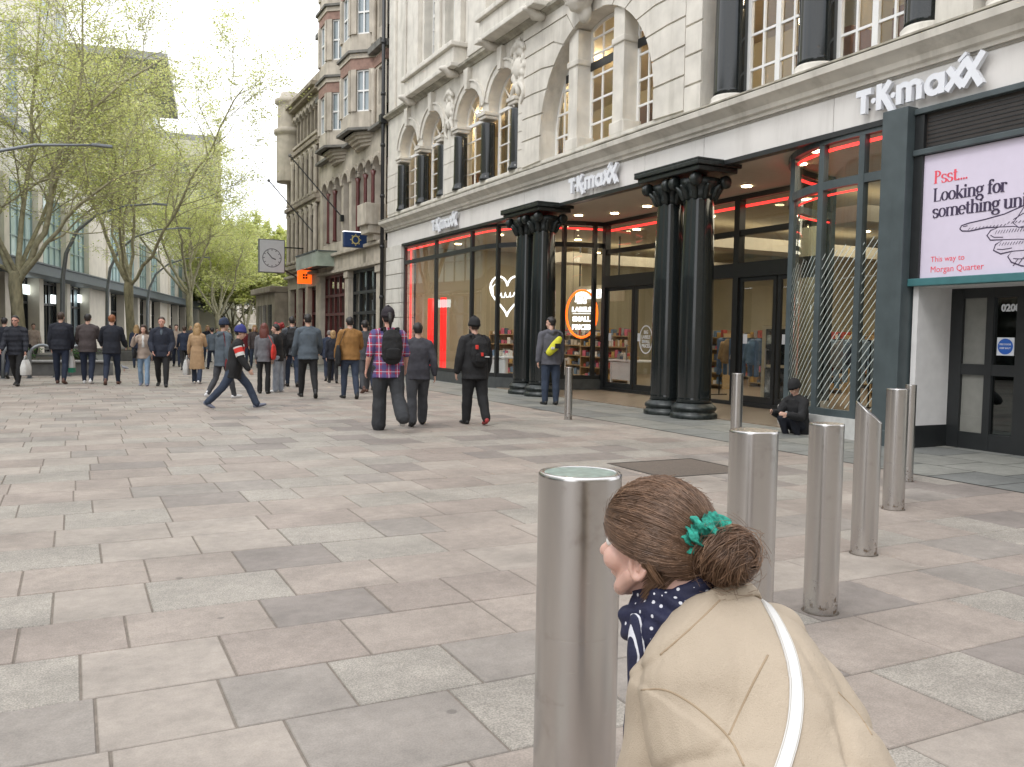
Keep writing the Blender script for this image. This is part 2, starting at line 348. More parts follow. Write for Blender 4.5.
# ------------------------------------------------------------------ steel bollards
def steel():
    m = bpy.data.materials.new('brushed_stainless'); m.use_nodes = True; nt = m.node_tree; N = nt.nodes; L = nt.links; b = N['Principled BSDF']
    b.inputs['Metallic'].default_value = 1; b.inputs['Anisotropic'].default_value = 0.
    tc = N.new('ShaderNodeTexCoord'); mp = N.new('ShaderNodeMapping'); mp.inputs['Scale'].default_value = (1, 1, 90); L.new(tc.outputs['Object'], mp.inputs[0])
    n = N.new('ShaderNodeTexNoise'); n.inputs['Scale'].default_value = 8; n.inputs['Detail'].default_value = 5; L.new(mp.outputs[0], n.inputs['Vector'])
    r = N.new('ShaderNodeMapRange'); r.inputs[3].default_value = .2; r.inputs[4].default_value = .3; L.new(n.outputs['Fac'], r.inputs[0]); L.new(r.outputs[0], b.inputs['Roughness'])
    n2 = N.new('ShaderNodeTexNoise'); n2.inputs['Scale'].default_value = 5; n2.inputs['Detail'].default_value = 8; n2.inputs['Roughness'].default_value = .7; L.new(tc.outputs['Object'], n2.inputs['Vector'])
    cr = N.new('ShaderNodeMapRange'); cr.inputs[1].default_value = .58; cr.inputs[2].default_value = .75; L.new(n2.outputs['Fac'], cr.inputs[0])
    mx = N.new('ShaderNodeMix'); mx.data_type = 'RGBA'; mx.inputs[6].default_value = (.56, .545, .53, 1); mx.inputs[7].default_value = (.36, .33, .3, 1); L.new(cr.outputs[0], mx.inputs[0]); L.new(mx.outputs[2], b.inputs['Base Color'])
    sx = N.new('ShaderNodeSeparateXYZ'); L.new(tc.outputs['Object'], sx.inputs[0]); h = N.new('ShaderNodeMapRange'); h.inputs[1].default_value = .36; h.inputs[2].default_value = .02; L.new(sx.outputs[2], h.inputs[0])
    n3 = N.new('ShaderNodeTexNoise'); n3.inputs['Scale'].default_value = 16; n3.inputs['Detail'].default_value = 9; n3.inputs['Roughness'].default_value = .7; L.new(tc.outputs['Object'], n3.inputs['Vector'])
    ad = N.new('ShaderNodeMath'); ad.operation = 'MULTIPLY_ADD'; ad.inputs[1].default_value = .3; L.new(h.outputs[0], ad.inputs[0]); L.new(n3.outputs['Fac'], ad.inputs[2])
    gt = N.new('ShaderNodeMapRange'); gt.inputs[1].default_value = .77; gt.inputs[2].default_value = .86; L.new(ad.outputs[0], gt.inputs[0])
    gm = N.new('ShaderNodeMix'); gm.data_type = 'RGBA'; L.new(gt.outputs[0], gm.inputs[0]); L.new(mx.outputs[2], gm.inputs[6]); gm.inputs[7].default_value = (.1, .065, .04, 1); L.new(gm.outputs[2], b.inputs['Base Color'])
    mt = N.new('ShaderNodeMath'); mt.operation = 'SUBTRACT'; mt.inputs[0].default_value = 1; mt.use_clamp = True; L.new(gt.outputs[0], mt.inputs[1]); L.new(mt.outputs[0], b.inputs['Metallic'])
    bp = N.new('ShaderNodeBump'); bp.inputs['Strength'].default_value = .02; bp.inputs['Distance'].default_value = .0006; L.new(n.outputs['Fac'], bp.inputs['Height']); L.new(bp.outputs[0], b.inputs['Normal'])
    return m
m_steel = steel(); m_rust = M('grime_ring', (.085, .07, .055), .9, var=.5, scale=20)
def bollard(x, y, r, h, label, slant=0., seam=.42, ring=False):
    t = thing('bollard', label, 'bollard', (x, y, .01), 0, 'stainless steel bollards')
    n = 48; k = MB()
    zt = lambda a: h-slant*(.5+.5*cos(a-SL)) if slant else h
    SL = R(-50)
    rings = [(r, 0), (r, .06), (r, seam-.05), (r, seam-.004), (r, seam-.001), (r*.9985, seam), (r*.9985, seam+.0012), (r, seam+.0025), (r, seam+.006), (r, seam+.05)]
    vs = []; 
    for rr, z in rings: vs += [(rr*cos(2*pi*j/n), rr*sin(2*pi*j/n), z) for j in range(n)]
    for dz in (.05, .012, .006): vs += [(r*cos(2*pi*j/n), r*sin(2*pi*j/n), zt(2*pi*j/n)-dz) for j in range(n)]
    vs += [(r*.97*cos(2*pi*j/n), r*.97*sin(2*pi*j/n), zt(2*pi*j/n)) for j in range(n)]
    m_ = len(rings)+4
    k.smooth = True
    k.add(vs, [(i*n+j, i*n+(j+1) % n, (i+1)*n+(j+1) % n, (i+1)*n+j) for i in range(m_-1) for j in range(n)])
    if not ring: k.smooth = False; k.add(vs[-n:], [list(range(n))])
    part('post', k, m_steel, t)
    if ring:
        k = MB(); k.smooth = True; k.lathe([(r*.975, h-.012), (r*.97, h+.001), (r*.88, h+.001), (r*.86, h-.01), (r*.2, h-.0125)], (0, 0, 0), n); part('cap_ring', k, m_steel, t)
        k = MB(); k.lathe([(.001, h-.008), (r*.855, h-.008), (r*.855, h-.001), (.001, h-.0008)], (0, 0, 0), n); part('light_lens', k, M('dull_green_lens', (.2, .26, .23), .35, var=.35, scale=30), t)
    k = MB(); k.lathe([(r+.012, -.004), (r+.008, .003), (r*.99, .005)], (0, 0, 0), n); part('dirty_collar', k, m_rust, t)
    return t
b0 = bollard(1.46, 2.39, .135, 1.135, 'large steel bollard with round lens top beside the crouching woman', ring=True, seam=.62)
bollard(2.945, 3.217, .116, 1.135, 'wide steel bollard directly behind the woman\'s bun', seam=.62)
bollard(3.87, 3.63, .097, 1.1, 'steel bollard with a scratched seam, second in line behind the woman', seam=.56)
bollard(5.23, 4.51, .094, 1.14, 'steel bollard with slanted cut top', slant=.16)
bollard(6.9, 5.63, .098, 1.14, 'flat topped steel bollard in front of the slate pier', seam=.45)
bollard(8.45, 6.72, .06, 1.1, 'thin steel bollard in front of the white door reveal')
bollard(8.42, 14.27, .075, 1.0, 'slim steel bollard by the man with the yellow bag')
bollard(8.04, 9.13, .078, 1.12, 'slim steel bollard in front of the right hand glass doors')
# ------------------------------------------------------------------ shared materials
m_white = M('white_stone', (.63, .61, .56), .75, var=.1, scale=2.5, bump=.25, bscale=40, stain=.6)
m_cream = M('cream_stone', (.63, .60, .535), .8, var=.12, scale=2.2, bump=.3, bscale=40, stain=.6)
m_fascia = M('fascia_stone', (.7, .68, .65), .6, var=.05, scale=1.5, bump=.05, stain=.3)
m_ledge = M('weathered_ledge', (.36, .34, .28), .9, var=.35, scale=3, bump=.4, stain=.8)
m_groove = M('dark_joint_stone', (.28, .26, .22), .9, var=.1)  # darker stone colour for the fascia joints and the entrance pier foot
m_black = M('black_granite', (.012, .015, .015), .12, var=.5, scale=90, spec=.6)
m_bronze = M('dark_verdigris_bronze', (.018, .023, .022), .35, metal=.2, var=.6, scale=14, bump=.3)
m_slate = M('grey_green_slate', (.062, .08, .085), .42, var=.15, scale=3, stain=.4)
m_dark = M('dark_frame_metal', (.018, .02, .021), .35, var=.1)
m_wframe = M('white_window_paint', (.75, .75, .73), .45, var=.04)
m_glass = glass('shop_glass', (.82, .85, .83), 1.5)
m_wglass = glass('window_glass', (.86, .88, .87), 1.2)
m_soffit = M('soffit_plaster', (.5, .44, .35), .8, var=.03)
m_red = M('red_led_line', (.8, .02, .02), .4, var=0, emit=(1, .035, .03), es=1.5)
m_redbox = M('red_light_box', (.8, .02, .02), .4, var=0, emit=(1, .025, .02), es=.62)
m_lampdisc = M('downlight_lens', (.9, .85, .7), .4, var=0, emit=(1, .78, .45), es=9)
m_sign = M('sign_letter_paint', (.74, .76, .8), .35, var=.02)
m_tan = M('tan_shop_wall', (.34, .305, .215), .8, var=.12, scale=.5)
m_floor_in = M('shop_floor', (.22, .17, .12), .3, var=.1, scale=2)
m_neonw = M('white_neon', (.9, .9, .9), .4, var=0, emit=(1, 1, 1), es=1.15)
m_neono = M('orange_neon', (.9, .25, .02), .4, var=0, emit=(1, .1, .008), es=1.6)

XF = 11.2
store = thing('department_store', 'pale stone department store with black columns, arched windows and big glass shopfront', 'shop building', (XF, 20, 0))
def sp(name, mb, mats, parent=None, smooth=False, label=None):
    """store part: built in world coordinates, parented to the store"""
    o = part(name, mb, mats, parent or store, smooth, label)
    base = parent or store
    if base is store: o.matrix_parent_inverse = Matrix.Translation((-XF, -20, 0))
    return o
def fixp(o):
    o.matrix_parent_inverse = Matrix.Translation((-XF, -20, 0)); return o

def archpts(yc, hw, zs, n=20, a0=0, a1=180): return [(yc+hw*cos(R(a0+(a1-a0)*i/n)), zs+hw*sin(R(a0+(a1-a0)*i/n))) for i in range(n+1)]
# --- first-floor wall, left half: two pairs of round-headed openings and the great arch
YL, YR1 = 33.4, 14.35
Z0, Z1 = 6.05, 10.1
pairs = [(30.95, 28.55), (25.45, 23.05)]; HW = .98; ZS = 8.32; ZSILL = 6.28
holes = []
for a, b in pairs:
    h = [(a+HW, ZSILL)]+[(a+HW, ZS)]+archpts(a, HW, ZS)[1:]+archpts(b, HW, ZS)+[(b-HW, ZSILL)]
    holes.append(h)
BC, BH, BZ = 18.15, 2.55, 6.85
holes.append([(BC+BH, ZSILL)]+archpts(BC, BH, BZ, 32)+[(BC-BH, ZSILL)])
mb = MB(); mb.holed([(YR1, Z0), (YL, Z0), (YL, Z1), (YR1, Z1)], holes, XF, .55)
sp('first_floor_wall', mb, m_cream)

def win_arch(yc, hw, zb, zs, X, nx=3, nz=4):
    """white glazing bars of a round-headed window with its pane"""
    f = MB(); e = .055
    f.beam((X, yc+hw-e/2, zb), (X, yc+hw-e/2, zs), e*1.6, .06); f.beam((X, yc-hw+e/2, zb), (X, yc-hw+e/2, zs), e*1.6, .06)
    f.beam((X, yc-hw, zb+.03), (X, yc+hw, zb+.03), .08, .062); f.beam((X, yc-hw, zs), (X, yc+hw, zs), .1, .07)
    P = archpts(yc, hw-.03, zs, 16)
    for a, b in zip(P, P[1:]): f.beam((X, *a), (X, *b), .08, .058)
    for i in range(1, nx):
        y = yc-hw+2*hw*i/nx; f.beam((X, y, zb), (X, y, zs), .035, .04)
    for j in range(1, nz): z = zb+(zs-zb)*j/nz; f.beam((X, yc-hw, z), (X, yc+hw, z), .035, .036)
    for a in (45, 90, 135): f.beam((X, yc+.32*hw*cos(R(a)), zs+.32*hw*sin(R(a))), (X, yc+hw*cos(R(a)), zs+hw*sin(R(a))), .035, .04)
    P = archpts(yc, hw*.36, zs, 10)
    for a, b in zip(P, P[1:]): f.beam((X, *a), (X, *b), .035, .038)
    o = sp('arched_window', f, m_wframe)
    g = MB(); q = [(yc+hw, zb)]+archpts(yc, hw, zs, 16)+[(yc-hw, zb)]; g.add([(X+.015, y, z) for y, z in q], [list(range(len(q)))]); part('pane', g, m_wglass, o)
for pr in pairs:
    for yc in pr: win_arch(yc, HW-.012, ZSILL, ZS, XF+.36)
    a, b = pr; mid = (a+b)/2
    for y in (a+HW-.08, mid, b-HW+.2):
        c = MB(); c.smooth = True; c.lathe([(.27, 0), (.27, .06), (.24, .12), (.225, .2), (.215, 1.72)], (XF+.1, y, ZSILL), 20); c.smooth = False
        o = sp('window_column', c, m_black)
        k = MB(); k.box(XF-.16, XF+.34, y-.27, y+.27, ZS-.12, ZS-.01, .02); k.box(XF-.12, XF+.33, y-.24, y+.24, ZS-.22, ZS-.122, .03); part('capital', k, m_cream, o)
    # dividing pier behind the middle column head, moulded arch rings with keystones
    for yc in pr:
        r = MB()
        for rr, w, d in ((HW+.11, .2, .05), (HW+.25, .06, .09)):
            P = archpts(yc, rr, ZS, 22, 14 if rr > 1 else 0, 166 if rr > 1 else 180)
            for p, q in zip(P, P[1:]): r.beam((XF-d/2, *p), (XF-d/2, *q), w, d)
        r.prism([(XF-.16, yc-.1, ZS+HW-.02), (XF-.16, yc+.1, ZS+HW-.02), (XF-.16, yc+.17, ZS+HW+.62), (XF-.16, yc-.17, ZS+HW+.62)], (.2, 0, 0))
        sp('arch_moulding', r, m_cream)
    s = MB(); s.box(XF-.06, XF+.6, b-HW-.1, a+HW+.1, ZSILL-.1, ZSILL+.005, .02); sp('window_sill', s, m_cream)
# great arch: three lights behind two stone piers
for y in (BC+1.02, BC-1.02):
    k = MB(); ztop = BZ+sqrt(BH**2-1.02**2)+.02
    k.box(XF+.06, XF+.52, y-.22, y+.22, ZSILL, ztop-.0); k.box(XF+.02, XF+.53, y-.3, y+.3, ZSILL, ZSILL+.3, .03); k.box(XF+.02, XF+.53, y-.26, y+.26, 8.35, 8.5, .03)
    sp('arch_pier', k, m_cream)
for y0, y1 in ((BC+1.27, BC+BH-.05), (BC-.77, BC+.77), (BC-BH+.05, BC-1.27)):
    X = XF+.46; f = MB()
    zt = lambda y: BZ+sqrt(max(0.02, (BH-.03)**2-(y-BC)**2))
    n = 3 if y1-y0 > 1.4 else 3
    for i in range(n+1):
        y = y0+(y1-y0)*i/n; w = .09 if i in (0, n) else .04
        f.beam((X, y, ZSILL), (X, y, zt(y)), w, .05 if i in (0, n) else .04)
    for z in (ZSILL+.03, ZSILL+.62, ZSILL+1.2, ZSILL+1.78, 8.6, 9.0):
        ys = [y0+(y1-y0)*i/24 for i in range(25)]; ok = [y for y in ys if zt(y) > z]
        if len(ok) > 2: f.beam((X, min(ok), z), (X, max(ok), z), .05, .036)
    ys = [y0+(y1-y0)*i/10 for i in range(11)]
    for p, q in zip(ys, ys[1:]): f.beam((X, p, zt(p)-.03), (X, q, zt(q)-.03), .08, .052)
    o = sp('arched_window', f, m_wframe)
    g = MB(); q = [(y0, ZSILL)]+[(y, zt(y)) for y in ys]+[(y1, ZSILL)]; g.add([(X+.015, y, z) for y, z in q], [list(range(len(q)))]); part('pane', g, m_wglass, o)
    t = MB(); zc = 8.22
    ok = [y for y in [y0+(y1-y0)*i/24 for i in range(25)] if zt(y) > zc+.15]
    if len(ok) > 3: t.box(X-.05, X-.022, min(ok), max(ok), zc, zc+.2); part('transom', t, m_dark, o)
# rusticated blocks round the great arch
mb = MB(); g = .022
lv = [ZSILL-.05, 6.95, 7.55, 8.13, 8.68, 9.2, 9.68, 10.06]
th = [0, 2, 15, 29, 43, 57, 70, 82]
for sd, edge in ((1, 21.75), (-1, 14.55)):
    for i in range(7):
        zA, zB = lv[i]+g, lv[i+1]-g; tA, tB = th[i], th[i+1]
        def apt(t, rr=BH+.0): return (BC+sd*rr*cos(R(t)), max(BZ+rr*sin(R(t)), ZSILL))
        bend = lambda t, z: (min if sd > 0 else max)(BC+sd*((BH+.75)*cos(R(t))+.1), edge)
        poly = [(edge, zA), (bend(tA, zA), zA)]
        a0 = (apt(tA) if i else (BC+sd*BH, ZSILL)); 
        pts = [apt(tA+.5+(tB-tA-1)*k/5) for k in range(6)] if i else [(BC+sd*BH, ZSILL)]+[apt(tB*k/4-.5*(k == 4)) for k in range(1, 5)]
        poly += pts+[(bend(tB, zB), zB), (edge, zB)]
        cl = []
        for p in poly:
            if not cl or (abs(p[0]-cl[-1][0])+abs(p[1]-cl[-1][1])) > 1e-4: cl.append(p)
        if sd < 0: cl = cl[::-1]
        mb.prism([(XF-.045, y, z) for y, z in cl], (.046, 0, 0))
sp('rusticated_blocks', mb, m_cream)
# horizontal joints on the narrow piers between the pairs
for y0, y1 in ((YL, pairs[0][0]+HW+.02), (pairs[0][1]-HW-.02, pairs[1][0]+HW+.02), (pairs[1][1]-HW-.02, 21.78)):
    z = ZSILL; mb = MB()
    for k in range(4):
        mb.box(XF-.02, XF+.003, y1+.01, y0-.01, z+.012, z+.488, .006); z += .5
    sp('ashlar_facing', mb, m_cream)
# keystone scroll and carved cartouches
def cartouche(y, z, s):
    c = MB(); c.ball((XF-.05, y, z), (.14*s, .22*s, .3*s), 16, 10)
    for k in range(14):
        a = 2*pi*k/14; r = .36+.05*(k % 2); c.ball((XF-.03, y+r*s*cos(a)*.85, z+r*s*1.25*sin(a)), (.1*s, .11*s, .13*s), 8, 6)
    for sg in (-1, 1):
        c.tube([(XF-.06, y+sg*(.15+.22*sin(t*.6))*s, z+(-.45-.12*t)*s) for t in range(6)], [.09*s, .085*s, .08*s, .07*s, .055*s, .03*s], 8)
        c.tube([(XF-.08, y+sg*(.1+.3*cos(t*.5))*s, z+(.42+.1*t*.8)*s) for t in range(6)], [.06*s, .08*s, .09*s, .08*s, .06*s, .03*s], 8)
    c.ball((XF-.08, y, z+.62*s), (.13*s, .16*s, .12*s), 10, 8); c.ball((XF-.04, y, z-.62*s), (.1*s, .1*s, .16*s), 10, 8)
    o = remeshed(c, 'carved_cartouche', m_cream, .03, 2, store); fixp(o)
cartouche(22.0+.0, 9.05, .98); cartouche(27.0, 9.0, .85)
c = MB(); c.ball((XF-.32, BC+.15, 9.75), (.35, .34, .42), 16, 10); c.ball((XF-.2, BC+.15, 10.0), (.3, .5, .16), 12, 8); c.ball((XF-.15, BC+.15, 9.35), (.16, .2, .25), 12, 8)
for k in range(7): c.ball((XF-.5+.02*k, BC+.15+.28*cos(k*.9), 9.75+.3*sin(k*.9)), .12, 8, 6)
for sg in (-1, 1): c.tube([(XF-.3, BC+.15+sg*.1, 10.0), (XF-.3, BC+.15+sg*.55, 9.95), (XF-.28, BC+.15+sg*.62, 9.75), (XF-.3, BC+.15+sg*.48, 9.68)], [.1, .11, .09, .05], 8)
fixp(remeshed(c, 'carved_keystone', m_cream, .03, 2, store))
# --- right half: giant black columns and tall windows
mb = MB()
mb.box(XF+.55, XF+.85, 2, YR1, 9.75, 11); mb.box(XF, XF+.85, 2, YR1, 9.75, 11.0)
mb.box(XF, XF+.8, 14.02, YR1, Z0, 9.75); mb.box(XF-.02, XF+.8, 8.75, 8.15, Z0, 9.75); mb.box(XF+.1, XF+.8, 2, 2.8, Z0, 9.75)
sp('first_floor_wall', mb, m_cream)
mb = MB()
for k in range(6): mb.box(XF-.045, XF+.003, 14.02, 14.53, 6.12+.6*k, 6.12+.6*k+.56, .012)
sp('rusticated_blocks', mb, m_cream)
cols = [13.55, 11.33, 9.15, 7.75, 5.6, 3.5]
for y in cols:
    c = MB(); c.smooth = True
    c.lathe([(.34, .2), (.33, .3), (.325, 1.6), (.3, 3.4)], (XF+.33, y, 6.1), 28); c.smooth = False
    o = sp('giant_column', c, m_black)
    b = MB(); b.smooth = True; b.lathe([(.42, 0), (.43, .06), (.4, .1), (.37, .13), (.38, .18), (.345, .22)], (XF+.33, y, 6.1), 28); part('column_base', b, m_cream, o)
for a, b in zip(cols, cols[1:]):
    if abs(a-9.15) < .01: continue
    y1, y0 = a-.33, b+.33; X = XF+.5; f = MB(); n = 4
    for i in range(n+1):
        y = y0+(y1-y0)*i/n; w = .11 if i in (0, n) else (.12 if i == 2 else .045); f.beam((X, y, 6.1), (X, y, 9.75), w, .07 if w > .1 else .045)
    for k in range(1, 6): f.beam((X, y0, 6.1+k*.66), (X, y1, 6.1+k*.66), .045, .04)
    f.beam((X, y0, 6.15), (X, y1, 6.15), .1, .072)
    o = sp('tall_window', f, m_wframe)
    g = MB(); g.add([(X+.015, y0, 6.1), (X+.015, y1, 6.1), (X+.015, y1, 9.75), (X+.015, y0, 9.75)], [(0, 1, 2, 3)]); part('pane', g, m_wglass, o)
# --- first-floor room behind the windows
mb = MB(); mb.box(XF+6, XF+6.1, 2, 33.3, 6.0, 9.9); mb.box(XF+.9, XF+6, 33.2, 33.3, 6, 9.9); mb.box(XF+.9, XF+6, 2, 2.1, 6, 9.9)
mb.cur = 1; mb.box(XF+.86, XF+6, 2.1, 33.2, 9.9, 9.98); mb.cur = 2; mb.box(XF+.75, XF+6, 2.1, 33.2, 5.95, 6.02)
mb.cur = 0
for y in (31, 27.2, 23.6, 20.2, 16, 12.4, 8, 4.6): mb.box(XF+2.2, XF+2.6, y-.2, y+.2, 6.02, 9.9)
mb.cur = 2
for y in (29, 24, 18.4, 12.3, 10, 6.5): mb.box(XF+1.4, XF+2.1, y-.7, y+.7, 6.02, 7.3)
sp('upstairs_room', mb, [m_tan, M('ceiling_beige', (.5, .42, .28), .8, var=.05), M('upstairs_fittings', (.2, .1, .06), .6, var=.3, scale=2)])
dl = []
for k in range(10):
    d = MB(); y = 31.5-3.05*k; d.lathe([(.13, 0), (.13, -.03)], (XF+1.9, y, 9.9), 14); dl.append(sp('ceiling_downlight', d, m_lampdisc))
# --- second floor
mb = MB(); hol = []
w2 = [(29.3, .5), (27.35, .5), (22.7, .55), (21.1, .5), (17, .6), (14.5, .6)]
for yc, hw in w2: hol.append([(yc-hw, 10.95), (yc+hw, 10.95), (yc+hw, 14.6), (yc-hw, 14.6)])
mb.holed([(2, 10.1), (YL, 10.1), (YL, 17), (2, 17)], hol, XF+.1, .6); sp('second_floor_wall', mb, m_cream)
for yc, hw in w2:
    f = MB(); X = XF+.45
    for i in range(4): y = yc-hw+2*hw*i/3; f.beam((X, y, 10.95), (X, y, 14.6), .09 if i in (0, 3) else .035, .05 if i in (0, 3) else .04)
    for k in range(8): z = 10.98+.5*k; f.beam((X, yc-hw, z), (X, yc+hw, z), .11 if k == 4 else .035, .036)
    o = sp('sash_window', f, m_wframe)
    g = MB(); g.add([(X+.02, yc-hw, 10.95), (X+.02, yc+hw, 10.95), (X+.02, yc+hw, 14.6), (X+.02, yc-hw, 14.6)], [(0, 1, 2, 3)]); part('pane', g, m_wglass, o)
mb = MB()
for y0, y1, d in ((33.4, 32.7, .1), (32.2, 31.6, .06), (30.5, 30.0, .18), (28.5, 28.1, .1), (26.6, 26.1, .18), (25.2, 23.9, .32), (21.95, 21.6, .1), (20.4, 18.9, .25)):
    mb.box(XF+.1-d, XF+.099, y1, y0, 10.2, 17, .02)
sp('pilasters', mb, m_cream)
for y0, y1, d in ((30.6, 26.0, .45), (23.7, 20.2, .6)):
    mb = MB(); mb.box(XF+.1-d, XF+.1, y1, y0, 10.25, 10.75, .02); mb.box(XF-.02-d, XF+.1, y1-.1, y0+.1, 10.75, 10.9, .03)
    mb.box(XF-.02-d, XF+.1, y1-.1, y0+.1, 10.1, 10.24, .03)
    sp('balcony_apron', mb, m_cream)
    for y in (y0-.35, y1+.35):
        c = MB(); c.rtube([(XF-.1, y, 10.0), (XF-.35, y, 9.98), (XF-.5, y, 10.12), (XF-.62, y, 10.1)], [.12, .14, .12, .08], 10); sp('scroll_bracket', c, m_cream, smooth=True)
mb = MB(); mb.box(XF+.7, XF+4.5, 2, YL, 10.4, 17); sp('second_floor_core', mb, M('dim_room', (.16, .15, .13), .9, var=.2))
# --- string course, cornice, fascia
def cornice(prof, y0, y1, X):
    """profile = (out, z) list extruded along y"""
    q = MB(); P = [(X-o, y0, z) for o, z in prof]; q.prism(P, (0, y1-y0, 0)); return q
sp('string_course', cornice([(0, 9.98), (.06, 9.98), (.1, 10.03), (.22, 10.07), (.24, 10.14), (0, 10.17)], 14.4, YL+.05, XF+.002), m_ledge)
sp('string_course', cornice([(0, 10.95), (.2, 11.0), (.3, 11.1), (.3, 11.2), (0, 11.25)], 2, 14.38, XF), m_cream)
sp('cornice', cornice([(-.2, 5.62), (.05, 5.62), (.06, 5.68), (.12, 5.7), (.14, 5.78), (.26, 5.86), (.34, 5.9), (.36, 6.0), (.32, 6.02), (-.2, 6.03)], 2, YL+.1, XF), m_cream)
q = MB(); q.box(XF-.35, XF+.1, 2, YL+.1, 6.032, 6.06); sp('lead_flashing', q, m_ledge)
mb = MB(); ys = [YL, 31.5, 28.9, 25.2, 21.6, 18.0, 15.9, 13.9, 10.6, 7.2, 4.8, 2]
for a, b in zip(ys, ys[1:]): mb.box(XF, XF+.5, b+.006, a-.006, 5.02, 5.62)
mb.cur = 1; mb.box(XF+.02, XF+.48, 2, YL-.01, 5.03, 5.61)
mb.cur = 2; mb.box(XF-.015, XF-.001, 2, YL-.02, 5.575, 5.6)
sp('fascia', mb, [m_fascia, m_groove, m_groove])
# --- shop name letters (three times)
def shopname(yc, z, s):
    ink = Ink((XF-.075, yc, z), (0, -1, 0), (0, 0, 1), (-1, 0, 0), .07); w = .25*s
    def st(*p, ww=w): ink.stroke([(a*s, b*s) for a, b in p], ww)
    st((0, .84), (.74, .84)); st((.37, .84), (.37, 0)); ink.disc((.86*s, .42*s), .11*s)
    st((1.12, 0), (1.12, 1)); st((1.15, .42), (1.62, 1.0)); st((1.3, .55), (1.78, -.22)); ink.disc((1.78*s, .42*s), .11*s)
    st((2.05, 0), (2.05, .76))
    for x in (2.05, 2.5): st(*arc(x+.225, .5, .225, .2, 175, 5, 10), ww=w*.85); st((x+.45, 0), (x+.45, .52))
    st(*arc(3.58, .38, .3, .3, 0, 360, 20), ww=w*.9); st((3.9, 0), (3.9, .76))
    st((4.1, .02), (4.85, .9)); st((4.15, .8), (4.75, .02)); st((4.72, .02), (5.5, 1.06)); st((4.8, 1.0), (5.45, -.08)); st((4.55, .95), (4.85, 1.18), ww=w*.5)
    fixp(part('shop_name_letters', ink.mb, m_sign, store))
    k = MB()
    for x in (.37, 1.12, 2.05, 2.95, 3.6, 4.7): k.box(XF-.077, XF+.01, yc-x*s-.02, yc-x*s+.02, z+.2*s, z+.25*s)
    sp('letter_fixings', k, m_dark)
for yc in (28.25, 18.95, 10.02): shopname(yc, 5.14, .39)

# --- ground floor -------------------------------------------------
mb = MB(); z = .0
for k in range(9):
    mb.box(XF-.06, XF+.5, 31.62, 33.38, z+.012, z+.545, .018); z += .557
mb.box(XF, XF+.48, 31.66, 33.34, 0, 5.0)
mb.cur = 1; mb.box(XF-.1, XF+.5, 31.6, 33.4, 0, .35, .01)
sp('entrance_pier', mb, [m_white, m_groove])
# display window path (plan): straight, then quarter curve back to the doors
def qcurve(p0, p1, bulge, n=12):
    """quarter ellipse from p0 (along -y/+y) to p1 (along x)"""
    out = []
    for i in range(n+1):
        t = pi/2*i/n
        out.append((p0[0]+(p1[0]-p0[0])*(1-cos(t)) if bulge else 0, p0[1]+(p1[1]-p0[1])*sin(t)))
    return out
XD = 14.1
pathL = [(XF+.1, 31.5), (XF+.1, 28.35), (XF+.1, 25.3)]+[(x, y) for x, y in qcurve((XF+.1, 24.6), (XD, 22.0), True, 14)]
pathR = [(XF+.06, 9.45), (XF+.06, 10.0)]+[(x, y) for x, y in qcurve((XF+.06, 10.3), (XD, 13.3), True, 16)]
pathD = [(XD, 21.9), (XD, 13.4)]
def strip(mb, path, z0, z1):
    vs = [(x, y, z0) for x, y in path]+[(x, y, z1) for x, y in path]; n = len(path)
    mb.add(vs, [(i, i+1, n+i+1, n+i) for i in range(n-1)])
def rail(mb, path, z, w, t, off=0):
    Q = [path[0]]
    for i in range(1, len(path)-1):
        a, b, c = V((*Q[-1], 0)), V((*path[i], 0)), V((*path[i+1], 0))
        if (b-a).length > 1e-4 and (c-b).length > 1e-4 and (b-a).normalized().dot((c-b).normalized()) < .99999: Q.append(path[i])
    Q.append(path[-1])
    for i, (a, b) in enumerate(zip(Q, Q[1:])):
        d = (V((*b, 0))-V((*a, 0))).normalized()*.008; e = .0015*(i % 2)
        mb.beam(V((*a, z))-d, V((*b, z))+d, t-e, w-e, (0, 0, 1))
